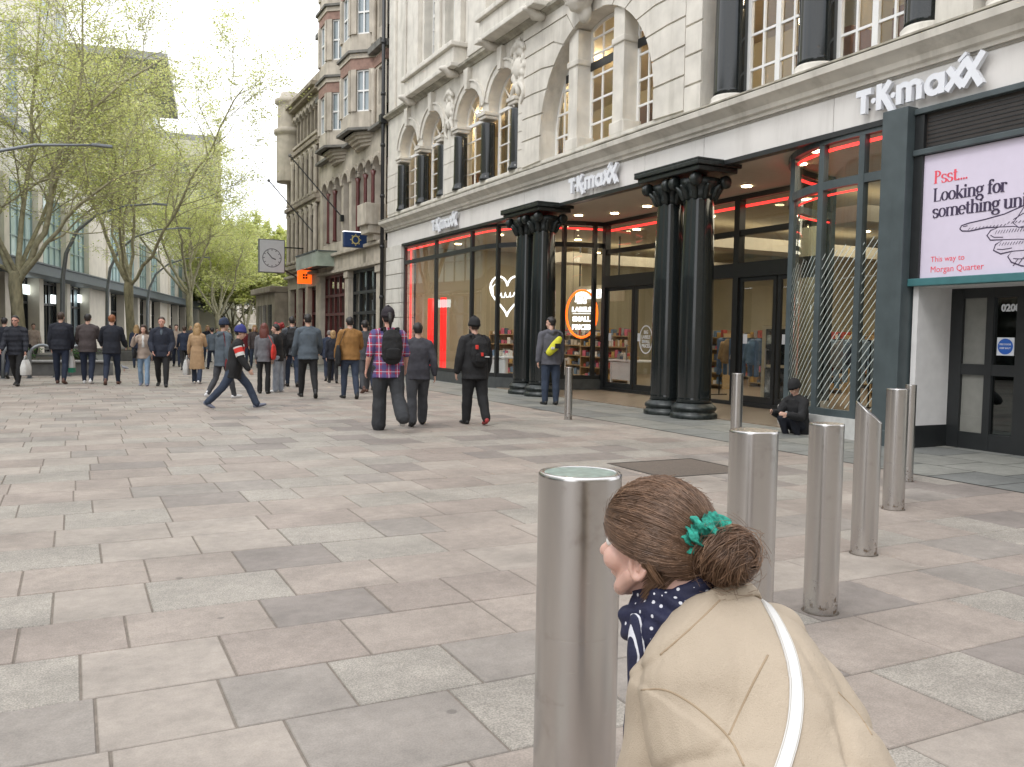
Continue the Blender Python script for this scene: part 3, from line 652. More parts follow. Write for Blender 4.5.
for nm, path, mull, zt in (('left', pathL, (0, 1, 2, 6, 10, 13, 16), 4.3), ('right', pathR, (1, 4, 8, 13, 18), 4.18)):
    g = MB(); g.smooth = True; strip(g, path, .35, 4.92); o = sp('display_window', g, m_glass)
    f = MB(); rail(f, path, zt, .14, .1); rail(f, path, .4, .12, .1); rail(f, path, 4.93, .14, .12)
    for i in mull:
        x, y = path[i]; f.box(x-.056, x+.056, y-.056, y+.056, .34, 4.95)
    part('window_frame', f, m_slate if nm == 'right' else m_dark, o)
    b = MB(); rail(b, path, .17, .34, .22); part('plinth', b, M('plinth_'+nm+'_stone', (.5, .5, .48) if nm == 'right' else (.06, .065, .065), .5, var=.15), o)
    l = MB(); rail(l, [(x+.07, y+.04) for x, y in path], 4.78, .05, .03)
    if nm == 'left': l.box(XF+.2, XF+.24, 31.2, 31.28, .5, 4.8)
    else: rail(l, [(x+.12, y+.02) for x, y in path[1:]], 4.05, .03, .02)
    part('red_light_line', l, m_red, o)
    if nm == 'right':
        # diagonal white vinyl stripes following the bowed glass
        m_str = M('white_vinyl_stripe', (.5, .55, .52), .5, var=.1)
        cum = [0]
        for a, c in zip(path, path[1:]): cum.append(cum[-1]+math.dist(a, c))
        def atp(s):
            for i in range(len(path)-1):
                if s <= cum[i+1] or i == len(path)-2:
                    t = (s-cum[i])/max(1e-6, cum[i+1]-cum[i]); a, c = path[i], path[i+1]
                    d = V((c[1]-a[1], -(c[0]-a[0]), 0)).normalized()
                    return V((a[0]+(c[0]-a[0])*t, a[1]+(c[1]-a[1])*t, 0))-d*.012
        st = MB(); tot = 2.6; k = -6.0
        while k < 2.7:
            # climbs to the right (towards s = 0)
            pts = []
            for j in range(29):
                s_ = tot*j/28; zz = .45+(tot-s_)*1.25+k-.0
                top = 3.3-1.25*s_/tot*.3
                if .45 <= zz <= top: pts.append((s_, zz))
            if len(pts) > 2:
                vs = []
                for s_, zz in pts:
                    p = atp(s_); vs += [(p.x, p.y, zz-.011), (p.x, p.y, zz+.011)]
                st.add(vs, [(2*i, 2*i+1, 2*i+3, 2*i+2) for i in range(len(pts)-1)])
            k += .155
        part('diagonal_stripes', st, m_str, o)
# entrance screen with three door bays
g = MB(); strip(g, pathD, .05, 4.92); scr = sp('entrance_screen', g, m_glass)
f = MB()
for y in (21.86, 18.9, 17.6, 16.1, 13.42): f.box(XD-.09, XD+.09, y-.09, y+.09, 0, 4.95)
rail(f, pathD, 4.93, .14, .16); rail(f, pathD, 4.1, .13, .12); rail(f, pathD, 3.22, .34, .2); rail(f, pathD, .06, .12, .14)
part('screen_frame', f, m_dark, scr)
l = MB(); rail(l, [(XD+.1, 21.8), (XD+.1, 13.5)], 4.74, .06, .03); part('red_light_line', l, m_red, scr)
for y0, y1 in ((21.77, 20.35), (20.3, 18.99), (16.01, 14.8), (14.75, 13.51)):
    d = MB(); w = .1
    for y in (y0-w/2, y1+w/2): d.box(XD-.03, XD+.03, y-w/2, y+w/2, .12, 3.05)
    d.box(XD-.028, XD+.028, y1+w, y0-w, .12, .28); d.box(XD-.028, XD+.028, y1+w, y0-w, 2.95, 3.05)
    o = part('glass_door', d, m_dark, scr)
    h = MB(); h.tube([(XD-.1, y1+.2, .95), (XD-.1, y1+.2, 1.4)], .018, 8); h.box(XD-.1, XD-.02, y1+.19, y1+.21, .97, .99); h.box(XD-.1, XD-.02, y1+.19, y1+.21, 1.36, 1.38); part('door_handle', h, M('steel_handle', (.5, .5, .5), .3, 1, var=0), o)
    s = MB(); s.box(XD-.034, XD-.031, y0-.32, y0-.18, 1.5, 1.72); part('notice', s, m_sign, o)
# round logo on the left door
ink = Ink((XD-.012, 19.75, 1.55), (0, -1, 0), (0, 0, 1), (-1, 0, 0), .004)
ink.stroke(arc(0, 0, .3, .38, 0, 360, 28), .035); fixp(part('oval_emblem', ink.mb, m_sign, store))
for s_, zz in (('BIG', .16), ('LABELS', .03), ('SMALL', -.1), ('PRICES', -.22)):
    fixp(text(s_, .13, m_sign, store, 'emblem_wording', (XD-.012, 19.75, 1.55+zz), (0, -1, 0), (0, 0, 1), (-1, 0, 0), .002, .003, 'CENTER'))
# soffit with downlights
mb = MB(); mb.box(XF+.02, XD+.3, 9.5, 31.5, 4.98, 5.018)
sp('soffit', mb, m_soffit)
b = MB(); b.box(XF-.03, XF+.16, 9.5, 31.6, 4.93, 5.016); sp('lintel_beam', b, m_dark)
for x, y in ((12.6, 21), (13.2, 18.6), (12.4, 16.6), (13.3, 15), (12.5, 12.6), (11.9, 11.6), (12.4, 23.2), (13.2, 20.1)):
    d = MB(); d.lathe([(.11, 0), (.11, -.02)], (x, y, 4.98), 16); o = sp('ceiling_downlight', d, m_lampdisc)
# paired black columns
for y in (21.15, 20.2, 14.75, 13.85):
    c = MB(); c.smooth = True; x = XF-.12
    c.lathe([(.36, .3), (.335, .4), (.335, 1.8), (.325, 2.8), (.285, 4.35)], (x, y, 0), 36); o = sp('shopfront_column', c, m_black)
    b = MB(); b.smooth = True; b.lathe([(.46, 0), (.47, .03), (.47, .09), (.43, .12), (.41, .15), (.44, .17), (.45, .21), (.43, .25), (.385, .28), (.37, .31)], (x, y, 0), 36)
    part('column_base', b, m_bronze, o)
    k = MB(); k.smooth = True; k.lathe([(.29, 4.33), (.33, 4.4), (.31, 4.44), (.36, 4.6), (.4, 4.72)], (x, y, 0), 24)
    for sx in (-1, 1):
        for sy in (-1, 1):
            for t in range(8):
                pass
            k.lathe([(.001, -.09), (.09, -.09), (.13, -.06), (.13, .06), (.09, .09), (.001, .09)], (0, 0, 0), 12)
            nv = 6*12
            vs = k.v[-nv:]; k.v[-nv:] = [(x+sx*.36+a*cos(sx*.7)*.6, y+sy*.34+c_*.6, 4.66+b_) if False else (x+sx*.36+a, y+sy*.33+c_*.8, 4.66+b_) for a, b_, c_ in vs]
    for t in range(10):
        a = 2*pi*t/10; k.rtube([(x+.31*cos(a), y+.31*sin(a), 4.36), (x+.37*cos(a), y+.37*sin(a), 4.5), (x+.44*cos(a), y+.44*sin(a), 4.56)], [.06, .07, .04], 6)
    part('capital', k, m_bronze, o)
for a, b in ((21.15, 20.2), (14.75, 13.85)):
    k = MB(); k.box(XF-.6, XF+.36, b-.55, a+.55, 4.8, 4.9, .02); k.box(XF-.66, XF+.42, b-.6, a+.6, 4.9, 4.985, .015); k.box(XF-.66, XF-.02, b-.6, a+.6, 4.985, 5.03, .01); sp('abacus', k, m_bronze)
# slate pier and the side entrance with its poster
k = MB(); k.box(XF-.22, XF+.35, 8.98, 9.43, 0, 5.06, .012); k.box(XF-.26, XF+.35, 8.95, 9.46, 0, .25, .01); sp('slate_pier', k, m_slate)
k = MB(); k.box(XF+.0, XF+.4, 3.2, 8.975, 4.4, 4.93); k.cur = 1
for z in (4.33, 4.93): k.box(XF-.1, XF+.4, 3.2, 8.97, z, z+.085, .01)
k.cur = 2
for j in range(8): k.box(XF-.008, XF+.01, 3.3, 8.8, 4.44+.06*j, 4.455+.06*j)
k.box(XF-.06, XF+.1, 8.82, 8.974, 2.5, 4.92)
sp('ventilation_band', k, [M('dark_brown_grille', (.035, .028, .024), .5, var=.2), m_slate, m_dark])
k = MB(); k.box(XF-.02, XF+.1, 4.6, 8.82, 2.53, 4.32); pf = sp('poster_panel', k, M('pale_poster', (.66, .6, .72), .35, var=.02), label='pale lilac poster with a pointing hand')
pn = V((-1, 0, 0)); X = XF-.021
m_pr = M('poster_red_ink', (.8, .09, .13), .5, var=0); m_pk = M('poster_dark_ink', (.045, .03, .07), .5, var=.1)
ink = Ink((X, 8.82, 2.53), (0, -1, 0), (0, 0, 1), pn, .003); serif_text(ink, 'Psst....', .17, 1.36, .122, .95); fixp(part('poster_wording', ink.mb, m_pr, store))
ink = Ink((X, 8.82, 2.53), (0, -1, 0), (0, 0, 1), pn, .003); serif_text(ink, 'Looking for', .17, 1.1, .128, .92); serif_text(ink, 'something unique', .17, .87, .128, .92); fixp(part('poster_wording', ink.mb, m_pk, store))
fixp(text('This way to', .115, m_pr, store, 'poster_wording', (X, 8.82-.17, 2.53+.23), (0, -1, 0), (0, 0, 1), pn, .001, .0))
fixp(text('Morgan Quarter', .125, m_pr, store, 'poster_wording', (X, 8.82-.17, 2.53+.08), (0, -1, 0), (0, 0, 1), pn, .001, .0))
# pointing hand, engraved line drawing
ink = Ink((X, 8.82-.62, 2.53+.22), (0, -1, 0), (0, 0, 1), pn, .003)
m_pkl = M('poster_hand_fill', (.62, .56, .66), .5, var=.06, scale=20)
hand = [(a*1.3, b*1.1-.06) for a, b in [(0, .46), (.02, .5), (.1, .52), (.3, .545), (.5, .58), (.72, .66), (.9, .7), (1.3, .72), (2.6, .76), (2.6, .1), (1.3, -.12), (.95, -.12), (.7, -.06), (.6, -.01), (.56, .06), (.6, .12), (.48, .1), (.4, .15), (.42, .22), (.5, .27), (.36, .28), (.32, .34), (.36, .4), (.44, .43), (.3, .44), (.12, .42), (.03, .43)]]
ip = Ink((X, 8.82-.62, 2.53+.22), (0, -1, 0), (0, 0, 1), pn, .002); ip.poly(hand); fixp(part('poster_hand', ip.mb, m_pkl, store))
ink.stroke(hand+[hand[0]], .017)
for l in ([(.44, .43), (.6, .42), (.75, .38), (.82, .32)], [(.5, .27), (.66, .26), (.8, .24)], [(.6, .12), (.74, .12), (.88, .1)], [(.6, .5), (.7, .56), (.8, .58), (.95, .56)], [(.72, .66), (.66, .55), (.6, .46), (.66, .4), (.8, .42), (1.0, .5), (1.2, .5)], [(.04, .485), (.09, .49)], [(.36, .34), (.4, .31), (.5, .3)], [(.44, .16), (.5, .15), (.6, .16)], [(.62, .03), (.7, .02), (.82, .03)], [(1.0, .1), (1.1, .2), (1.12, .34)], [(.9, -.05), (1.05, .02), (1.2, .1)]): ink.stroke([(a*1.3, b*1.1-.06) for a, b in l], .011)
HT = lambda a, b: (a*1.3, b*1.1-.06)
for k_ in range(20): x = .1+.04*k_; y = .43+.02*(k_ > 10); ink.stroke([HT(x, y+.006), HT(x+.022, y+.03)], .005)
for k_ in range(18): x = .62+.06*k_; ink.stroke([HT(x, -.06+.02*(k_ % 3)), HT(x+.05, .02+.02*(k_ % 2))], .005)
for k_ in range(14): x = .46+.03*k_; ink.stroke([HT(x, .2), HT(x+.02, .235)], .005); ink.stroke([HT(x-.05, .35), HT(x-.03, .39)], .005)
fixp(part('poster_hand_lines', ink.mb, m_pk, store))
# recess, white reveal, door
k = MB(); k.box(XF-.1, XF+.4, 3.2, 8.97, 2.42, 2.53, .01); sp('poster_sill', k, M('teal_metal', (.05, .16, .17), .4, var=.1))
k = MB(); k.box(XF+.02, XF+.78, 8.86, 8.95, .34, 2.42); k.box(XF+.1, XF+.8, 3.2, 8.86, 2.41, 2.45); k.cur = 1; k.box(XF+.01, XF+.78, 8.85, 8.955, 0, .34)
sp('white_reveal', k, [M('white_render', (.7, .69, .68), .6, var=.05), m_dark])
k = MB(); XE = XF+.76; zt = 2.42
k.box(XE, XE+.12, 3.2, 8.86, 0, .02)
for y0, y1 in ((8.86, 8.66), (8.28, 8.17), (7.82, 7.6), (6.5, 6.2)): k.box(XE, XE+.12, y1, y0, 0.02, zt)
for z0, z1 in ((.02, .26), (1.12, 1.28), (2.26, zt)): k.box(XE+.005, XE+.115, 6.3, 8.7, z0, z1)
dr = sp('side_door', k, m_dark, label='dark framed side door with house number')
g = MB()
for y0, y1 in ((8.66, 8.28), ): g.box(XE+.05, XE+.06, y1, y0, .26, 2.26)
g.box(XE+.045, XE+.06, 8.28, 8.66, .26, .5)
part('frosted_panel', g, M('frosted_grey_panel', (.2, .2, .18), .35, var=.1), dr)
g = MB(); g.box(XE+.05, XE+.058, 7.82, 8.17, .26, 2.26); g.box(XE+.05, XE+.058, 6.5, 7.6, .26, 2.26); part('door_pane', g, glass('door_glass', (.35, .4, .38), 2.2), dr)
k = MB(); k.box(XE+.035, XE+.045, 7.86, 8.12, 1.42, 1.68); st_ = part('door_sticker', k, m_sign, dr)
ink = Ink((XE+.034, 7.99, 1.55), (0, -1, 0), (0, 0, 1), pn, .003); ink.disc((0, 0), .115, 24); part('blue_disc', ink.mb, M('blue_notice', (.02, .12, .5), .5, var=0), st_)
for s_, zz in (('FIRE DOOR', .02), ('KEEP SHUT', -.035)):
    text(s_, .034, m_sign, st_, 'notice_wording', (XE+.03, 7.99, 1.55+zz), (0, -1, 0), (0, 0, 1), pn, .0005, .001, 'CENTER')
text('0208', .14, m_sign, dr, 'door_number', (XE+.04, 8.08, 2.06), (0, -1, 0), (0, 0, 1), pn, .002, .006)
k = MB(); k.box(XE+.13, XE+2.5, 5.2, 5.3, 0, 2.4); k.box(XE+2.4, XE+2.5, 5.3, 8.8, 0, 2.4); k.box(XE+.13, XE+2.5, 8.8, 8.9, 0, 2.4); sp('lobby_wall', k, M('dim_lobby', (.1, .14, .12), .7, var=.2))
k = MB(); k.box(XE+.13, XE+2.4, 5.3, 8.8, 2.4, 2.45); k.box(XE+.2, XE+2.4, 3.1, 3.2, 0, 5); sp('lobby_ceiling', k, m_dark)
# sidewall and rest of the block so it has depth
k = MB(); k.box(XF+.5, XF+22, 1.8, 2.0, 0, 17); k.box(XF+.5, XF+22, 33.3, 33.42, 0, 17); k.box(XF, XF+.5, 2, 3.2, 0, 5.02); sp('party_wall', k, m_cream)
k = MB(); k.box(XF+.1, XF+22, 1.8, 33.42, 17, 17.3); sp('roof', k, m_ledge)
# ---------------- shop interior
k = MB(); k.box(25, 25.2, 8.9, 33.3, 0, 5); k.box(XF+.55, 25, 31.55, 31.65, 0, 5); k.box(XD+.4, 25, 8.9, 9.0, 0, 5); k.box(XF+.4, XD+.4, 8.96, 9.02, 0, 5)
k.cur = 1; k.box(XF+.2, 25, 8.9, 33, .0, .03); k.cur = 2; k.box(XD+.3, 25, 9, 31.6, 4.96, 5.0); k.box(XF+.2, XD+.3, 23.2, 31.5, 4.93, 4.97)
k.cur = 0
for y in (29, 23, 17, 11.5): k.box(17, 17.45, y-.22, y+.22, 0, 4.96)
k.cur = 2
for y in (27, 20, 14): k.box(15.2, 24.8, y-.5, y+.5, 4.2, 4.55)
sp('shop_interior', k, [m_tan, m_floor_in, M('shop_ceiling', (.42, .38, .3), .8, var=.05)])
for yy in (30.75, 29.5):
    k = MB(); k.box(XF+.75, XF+.95, yy-.08, yy+.08, .3, 2.95, .02); sp('red_light_box', k, m_redbox)
for x in (12.6, 15.6, 18.6, 21.6):
    for y in (29.5, 26, 22.5, 19, 15.5, 11.5):
        if x < 14 and y < 24: continue
        d = MB(); d.lathe([(.12, 0), (.12, -.02)], (x, y, 4.92 if x < 14 else 4.95), 12); sp('ceiling_downlight', d, m_lampdisc)
def area(name, loc, sx, sy, e, col=(1, .88, .7)):
    l = bpy.data.lights.new(name, 'AREA'); l.shape = 'RECTANGLE'; l.size = sx; l.size_y = sy; l.energy = e; l.color = col
    o = bpy.data.objects.new(name, l); COL.objects.link(o); o.location = loc; return o
area('shop_ceiling_lamp', (18, 27, 4.85), 8, 5, 220); area('shop_ceiling_lamp', (19, 17, 4.85), 8, 8, 310); area('shop_ceiling_lamp', (12.8, 27.5, 4.85), 1.5, 5, 60); area('shop_ceiling_lamp', (12.8, 11.2, 4.85), 1.5, 2.5, 40)
for y in (30, 26, 22.5, 18.2, 12.4, 10.2, 6.6):
    l = bpy.data.lights.new('upstairs_lamp', 'POINT'); l.energy = 75; l.color = (1, .78, .5); l.shadow_soft_size = .07
    o = bpy.data.objects.new('upstairs_lamp', l); COL.objects.link(o); o.location = (XF+2.6, y, 9.55)
# neon signs (hang inside the glass): heart and oval
heart = thing('neon_sign', 'white neon heart sign with looping script behind the curved display glass', 'neon sign', (12.75, 25.7, 0), R(50))
def nz(y, z): return V((0, y, z))
k = MB(); hp = []
for i in range(41):
    t = 2*pi*i/40; hp.append((-.058*16*sin(t)**3*.62, 3.0+.05*(13*cos(t)-5*cos(2*t)-2*cos(3*t)-cos(4*t))*.9))
k.tube([nz(*p) for p in hp], .032, 8, cap=False); part('heart_tube', k, m_neonw, heart)
k = MB(); script = [(.48, 2.95), (.5, 3.2), (.4, 3.3), (.33, 3.1), (.36, 2.85), (.26, 2.86), (.2, 3.0), (.18, 2.85), (.1, 2.85), (.06, 3.02), (.02, 2.86), (-.06, 2.87), (-.1, 3.02), (-.12, 2.86), (-.2, 2.9), (-.24, 3.03), (-.26, 2.85), (-.34, 3.02), (-.36, 2.7), (-.28, 2.62)]
k.tube([nz(*p) for p in script], .02, 6); part('script_tube', k, m_neonw, heart)
k = MB()
for y in (-.35, .35): k.tube([nz(y, 3.45), nz(y, 4.9)], .006, 4)
part('hanging_wire', k, m_dark, heart)
oval = thing('neon_sign', 'orange oval neon sign with stacked white words behind the shop glass', 'neon sign', (XD-.05, 22.55, 0))
oval.rotation_euler = (0, 0, R(38)); oval.location = (13.95, 22.95, 0)
k = MB(); k.tube([nz(.5*cos(2*pi*i/36), 2.3+.72*sin(2*pi*i/36)) for i in range(37)], .035, 8, cap=False); part('oval_tube', k, m_neono, oval)
for s_, zz in (('BIG', .32), ('LABELS', .07), ('SMALL', -.22), ('PRICES', -.47)):
    text(s_, .2 if s_ != 'BIG' else .2, m_neonw, oval, 'neon_wording', (0, 0, 2.3+zz), (0, -1, 0), (0, 0, 1), (-1, 0, 0), .01, .012, 'CENTER')
k = MB(); k.box(.0, .02, -.3, .3, 2.3, 2.315); part('neon_bar', k, m_neonw, oval)
k = MB()
for y in (-.3, .3): k.tube([nz(y, 2.85), nz(y, 4.9)], .006, 4)
part('hanging_wire', k, m_dark, oval)
jw = thing('wall_sign', 'white lit wall lettering beside the oval neon sign inside the shop', 'sign', (16.2, 25.9, 0))
text('JEWELLERY', .42, m_neonw, jw, 'sign_wording', (0, 1.15, 2.95), (0, -1, 0), (0, 0, 1), (-1, 0, 0), .02, .01); k = MB(); k.box(.03, .08, -1.9, 1.4, 2.8, 3.4); part('backing_board', k, m_tan, jw)
k = MB()
for y in (-1.5, 1): k.box(.03, .07, y-.02, y+.02, 3.4, 4.95)
part('hanging_bar', k, m_dark, jw)
# fixtures: shelving with goods, tables, rails with garments
mats_goods = [M('goods_%d' % i, c, .6, var=.2, scale=9) for i, c in enumerate([(.35, .06, .05), (.5, .45, .38), (.06, .08, .12), (.3, .2, .1), (.12, .2, .3), (.45, .3, .1), (.25, .25, .25), (.5, .12, .18), (.6, .58, .55)])]
m_shelf = M('shelf_wood', (.36, .26, .14), .6, var=.15, scale=3, stretch=(8, 1, 8))
rnd = random.Random(3)
def shelf_unit(x, y, rz, L, label):
    t = thing('shelf_unit', label, 'shelving', (x, y, .03), rz, 'goods shelves inside the shop')
    k = MB()
    for a in (-L/2, L/2): k.box(-.2, .2, a-.02, a+.02, 0, 1.75)
    k.box(.18, .2, -L/2+.02, L/2-.02, 0, 1.75); part('frame', k, m_shelf, t)
    for j in range(5):
        k = MB(); z = .12+.37*j; k.box(-.21, .178, -L/2+.022, L/2-.022, z, z+.03); part('shelf', k, m_shelf, t)
    g = MB()
    for j in range(5):
        z = .151+.37*j; yy = -L/2+.06
        while yy < L/2-.2:
            w = rnd.uniform(.07, .2); h = rnd.uniform(.08, .26); g.cur = rnd.randrange(9); g.box(-.18, rnd.uniform(-.02, .12), yy, yy+w*.92, z, z+h, .008); yy += w*rnd.uniform(1, 1.2)
    tag(part('goods', g, mats_goods, t), kind='stuff')
for i, (x, y, rz, L) in enumerate(((17.2, 28.2, .2, 3), (16.4, 25.2, .1, 2.6), (15.6, 30.2, .9, 2.4), (20.5, 25.5, 0, 4), (20.5, 20.5, 0, 4), (20.5, 15.5, 0, 4), (18.2, 22.6, .1, 2.6), (23.9, 28, 0, 4), (23.9, 22, 0, 4), (23.9, 17, 0, 4))):
    shelf_unit(x, y, rz, L, ['shelf unit of goods seen through the left display window, beside the red strip', 'shelf unit of goods below the white neon heart', 'angled shelf unit of goods behind the two red light boxes', 'long shelf unit of goods deep behind the left display', 'long shelf unit of goods deep behind the glass doors', 'long shelf unit of goods deep behind the right hand doors', 'shelf unit of goods below the orange oval neon', 'shelf unit against the back wall left of the doors', 'shelf unit against the back wall behind the left doors', 'shelf unit against the back wall behind the right doors'][i])
def table(x, y, label):
    t = thing('display_table', label, 'table', (x, y, .03), 0, 'white display tables inside the shop')
    k = MB(); k.box(-.4, .4, -.7, .7, .82, .88, .01); part('tabletop', k, m_sign, t)
    for a in (-.34, .34):
        for b in (-.62, .62): k = MB(); k.box(a-.03, a+.03, b-.03, b+.03, 0, .82); part('leg', k, m_sign, t)
    k = MB(); k.box(-.36, -.34, -.58, .58, .25, .8); part('front_panel', k, m_sign, t)
    g = MB()
    for j in range(12): g.cur = rnd.randrange(9); a, b = rnd.uniform(-.3, .2), rnd.uniform(-.6, .5); g.box(a, a+.12, b, b+.16, .88, .88+rnd.uniform(.05, .22), .008)
    tag(part('goods', g, mats_goods, t), kind='stuff')
table(12.9, 26.0, 'white display table under the red strip in the left window'); table(13.4, 24.2, 'white display table under the neon heart'); table(15.6, 22.6, 'white display table behind the oval neon sign')
def garment(x, y, z, rz, col, kind, label, grp):
    k = MB()
    if kind == 'trousers':
        for s_ in (-1, 1): k.rtube([(s_*.07, 0, 0), (s_*.085, 0, -.4), (s_*.09, 0, -.95)], [(.085, .05), (.075, .04), (.07, .035)], 10, (1, 0, 0))
        k.rtube([(-.09, 0, -.02), (.09, 0, -.02)], [(.05, .07)]*2, 10, (0, 1, 0))
    else:
        k.rtube([(0, 0, 0), (0, 0, -.12), (0, 0, -.6)], [(.1, .04), (.2, .06), (.22, .07)], 12, (1, 0, 0))
        for s_ in (-1, 1): k.rtube([(s_*.17, 0, -.1), (s_*.25, 0, -.5)], [.06, .05], 8)
    o = remeshed(k, kind if kind == 'trousers' else 'hanging_top', col, .015, 2); o.location = (x, y, z); o.rotation_euler = (0, 0, rz); tag(o, label, 'clothing', grp)
m_denim_in = M('pale_denim', (.3, .4, .5), .8, var=.15, scale=12); m_denim_d = M('mid_denim', (.1, .16, .26), .8, var=.15, scale=12)
def rack(x, y, rz, L, label):
    t = thing('clothes_rail', label, 'clothes rail', (x, y, .03), rz, 'clothes rails inside the shop')
    k = MB(); k.tube([(-L/2, 0, 1.6), (L/2, 0, 1.6)], .018, 8); part('rail', k, m_dark, t)
    for a in (-L/2, L/2):
        k = MB(); k.tube([(a, 0, 0), (a, 0, 1.6)], .018, 8); part('upright', k, m_dark, t)
        k = MB(); k.box(a-.02, a+.02, -.28, .28, 0, .03); part('foot', k, m_dark, t)
for i, (x, y) in enumerate(((16.6, 15.2), (16.8, 13.2), (16.2, 18.3))):
    rack(x, y, pi/2, 1.7, ['clothes rail with pale jeans behind the right hand doors', 'clothes rail at the far right of the shop', 'clothes rail behind the gap between the doors'][i])
    for j in range(7):
        c = mats_goods[(j*2+i) % 9] if j % 2 else (m_denim_in if i == 0 else m_denim_d)
        garment(x, y-.75+.25*j, 1.58, pi/2+.9, c, 'trousers' if (j % 2 == 0) else 'hanging_top', ['garment hung on the rail with pale jeans', 'garment hung on the far right rail', 'garment hung on the rail behind the gap between the doors'][i], ['garments on the jeans rail', 'garments on the far right rail', 'garments on the middle rail'][i])
t = thing('mirror', 'tall pale framed mirror standing just inside the right doors', 'mirror', (15.1, 15.75, .03), .5)
k = MB()
for a in (-.35, .35): k.box(-.03, .03, a-.04, a+.04, 0, 1.9)
k.box(-.03, .03, -.31, .31, 1.83, 1.9); k.box(-.03, .03, -.31, .31, 0, .1); k.box(-.03, .03, -.31, .31, .9, .97); part('frame', k, M('pale_wood', (.6, .5, .34), .5, var=.1), t)
k = MB(); k.box(-.01, .01, -.31, .31, .1, .9); k.box(-.01, .01, -.31, .31, .97, 1.83); part('mirror_pane', k, M('mirror_silver', (.5, .5, .5), .08, 1, var=0), t)
# ------------------------------------------------------------------ neighbouring Victorian buildings on the right
m_buff = M('buff_sandstone', (.46, .415, .345), .85, var=.18, scale=2, bump=.35, bscale=30, stain=.8)
m_brown = M('brown_sooty_stone', (.32, .28, .225), .9, var=.25, scale=1.6, bump=.4, bscale=25, stain=.9)
m_brick = M('red_brick_band', (.27, .17, .135), .85, var=.2, scale=5, bump=.3)
m_lead = M('grey_lead_cornice', (.16, .155, .14), .85, var=.3, scale=3, stain=.8)
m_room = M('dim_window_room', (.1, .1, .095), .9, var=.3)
m_skyglass = M('pale_reflecting_window', (.25, .3, .32), .06, var=.12, scale=.8, spec=.9)
m_dkglass = M('dark_reflecting_window', (.03, .035, .035), .06, var=.2, scale=.8, spec=.9)
m_maroon = M('maroon_shop_frame', (.1, .025, .022), .4, var=.1)
bld = thing('office_building', 'buff stone Victorian building with bay windows and red brick bands next to the pale store', 'building', (XF, 38, 0))
def bp_(name, mb, mats, parent=None, smooth=False, label=None):
    o = part(name, mb, mats, parent or bld, smooth, label)
    if (parent or bld) is bld: o.matrix_parent_inverse = Matrix.Translation((-XF, -38, 0))
    return o
BY0, BY1 = 33.62, 44.0
bays = [(36.7, 1.55), (40.5, 1.45)]
# flat wall with gothic first-floor arches and small lights between the bays
hol = []
arches = [(34.7, .45), (35.75, .45), (36.85, .5), (37.95, .5), (39.3, .45), (40.6, .5), (41.7, .5), (42.9, .5)]
for yc, hw in arches: hol.append([(yc+hw, 5.9)]+archpts(yc, hw, 8.4, 12)+[(yc-hw, 5.9)])
mb = MB(); mb.holed([(BY0, 5.2), (BY1, 5.2), (BY1, 9.9), (BY0, 9.9)], hol, XF, .45); bp_('arcaded_wall', mb, m_buff)
for yc, hw in arches:
    f = MB(); X = XF+.34; f.beam((X, yc, 5.9), (X, yc, 8.4+hw), .06, .05); f.beam((X, yc-hw, 7.4), (X, yc+hw, 7.4), .08, .06); f.beam((X, yc-hw, 8.4), (X, yc+hw, 8.4), .06, .052)
    for s_ in (-1, 1): f.beam((X, yc+s_*(hw-.03), 5.9), (X, yc+s_*(hw-.03), 8.4), .06, .048)
    o = bp_('arched_window', f, m_maroon); g = MB(); q = [(yc+hw, 5.9)]+archpts(yc, hw, 8.4, 12)+[(yc-hw, 5.9)]; g.add([(X+.03, y, z) for y, z in q], [list(range(len(q)))]); part('pane', g, m_dkglass, o)
    r = MB(); P = archpts(yc, hw+.1, 8.4, 14)
    for a, b in zip(P, P[1:]): r.beam((XF-.04, *a), (XF-.04, *b), .16, .1)
    bp_('arch_moulding', r, m_buff)
for a, b in zip(arches, arches[1:]):
    if a[0]+a[1] > b[0]-b[1]-.35:
        y = (a[0]+a[1]+b[0]-b[1])/2; c = MB(); c.smooth = True; c.lathe([(.12, 0), (.09, .1), (.085, 2.2), (.13, 2.4)], (XF-.02, y, 5.95), 12); bp_('shaft', c, m_maroon)
hol = []
flat = [(34.45, .38), (35.05-.05, .0), (39.4, .3)]
rows = [(10.9, 12.4), (14.0, 15.7), (17.0, 18.4)]
for yc in (34.4, 38.6, 43.0):
    for z0, z1 in rows: hol.append([(yc-.3, z0), (yc+.3, z0), (yc+.3, z1), (yc-.3, z1)])
mb = MB(); mb.holed([(BY0, 9.9), (BY1, 9.9), (BY1, 20), (BY0, 20)], hol, XF, .3); bp_('upper_wall', mb, m_buff)
for h in hol:
    g = MB(); (y0, z0), (y1, z1) = h[0], h[2]; X = XF+.2
    g.beam((X, (y0+y1)/2, z0), (X, (y0+y1)/2, z1), .04, .04); g.beam((X, y0, (z0+z1)/2), (X, y1, (z0+z1)/2), .06, .05)
    for y in (y0, y1): g.beam((X, y, z0), (X, y, z1), .1, .045)
    o = bp_('sash_window', g, m_wframe); p = MB(); p.add([(X+.03, y0, z0), (X+.03, y1, z0), (X+.03, y1, z1), (X+.03, y0, z1)], [(0, 1, 2, 3)]); part('pane', p, m_skyglass, o)
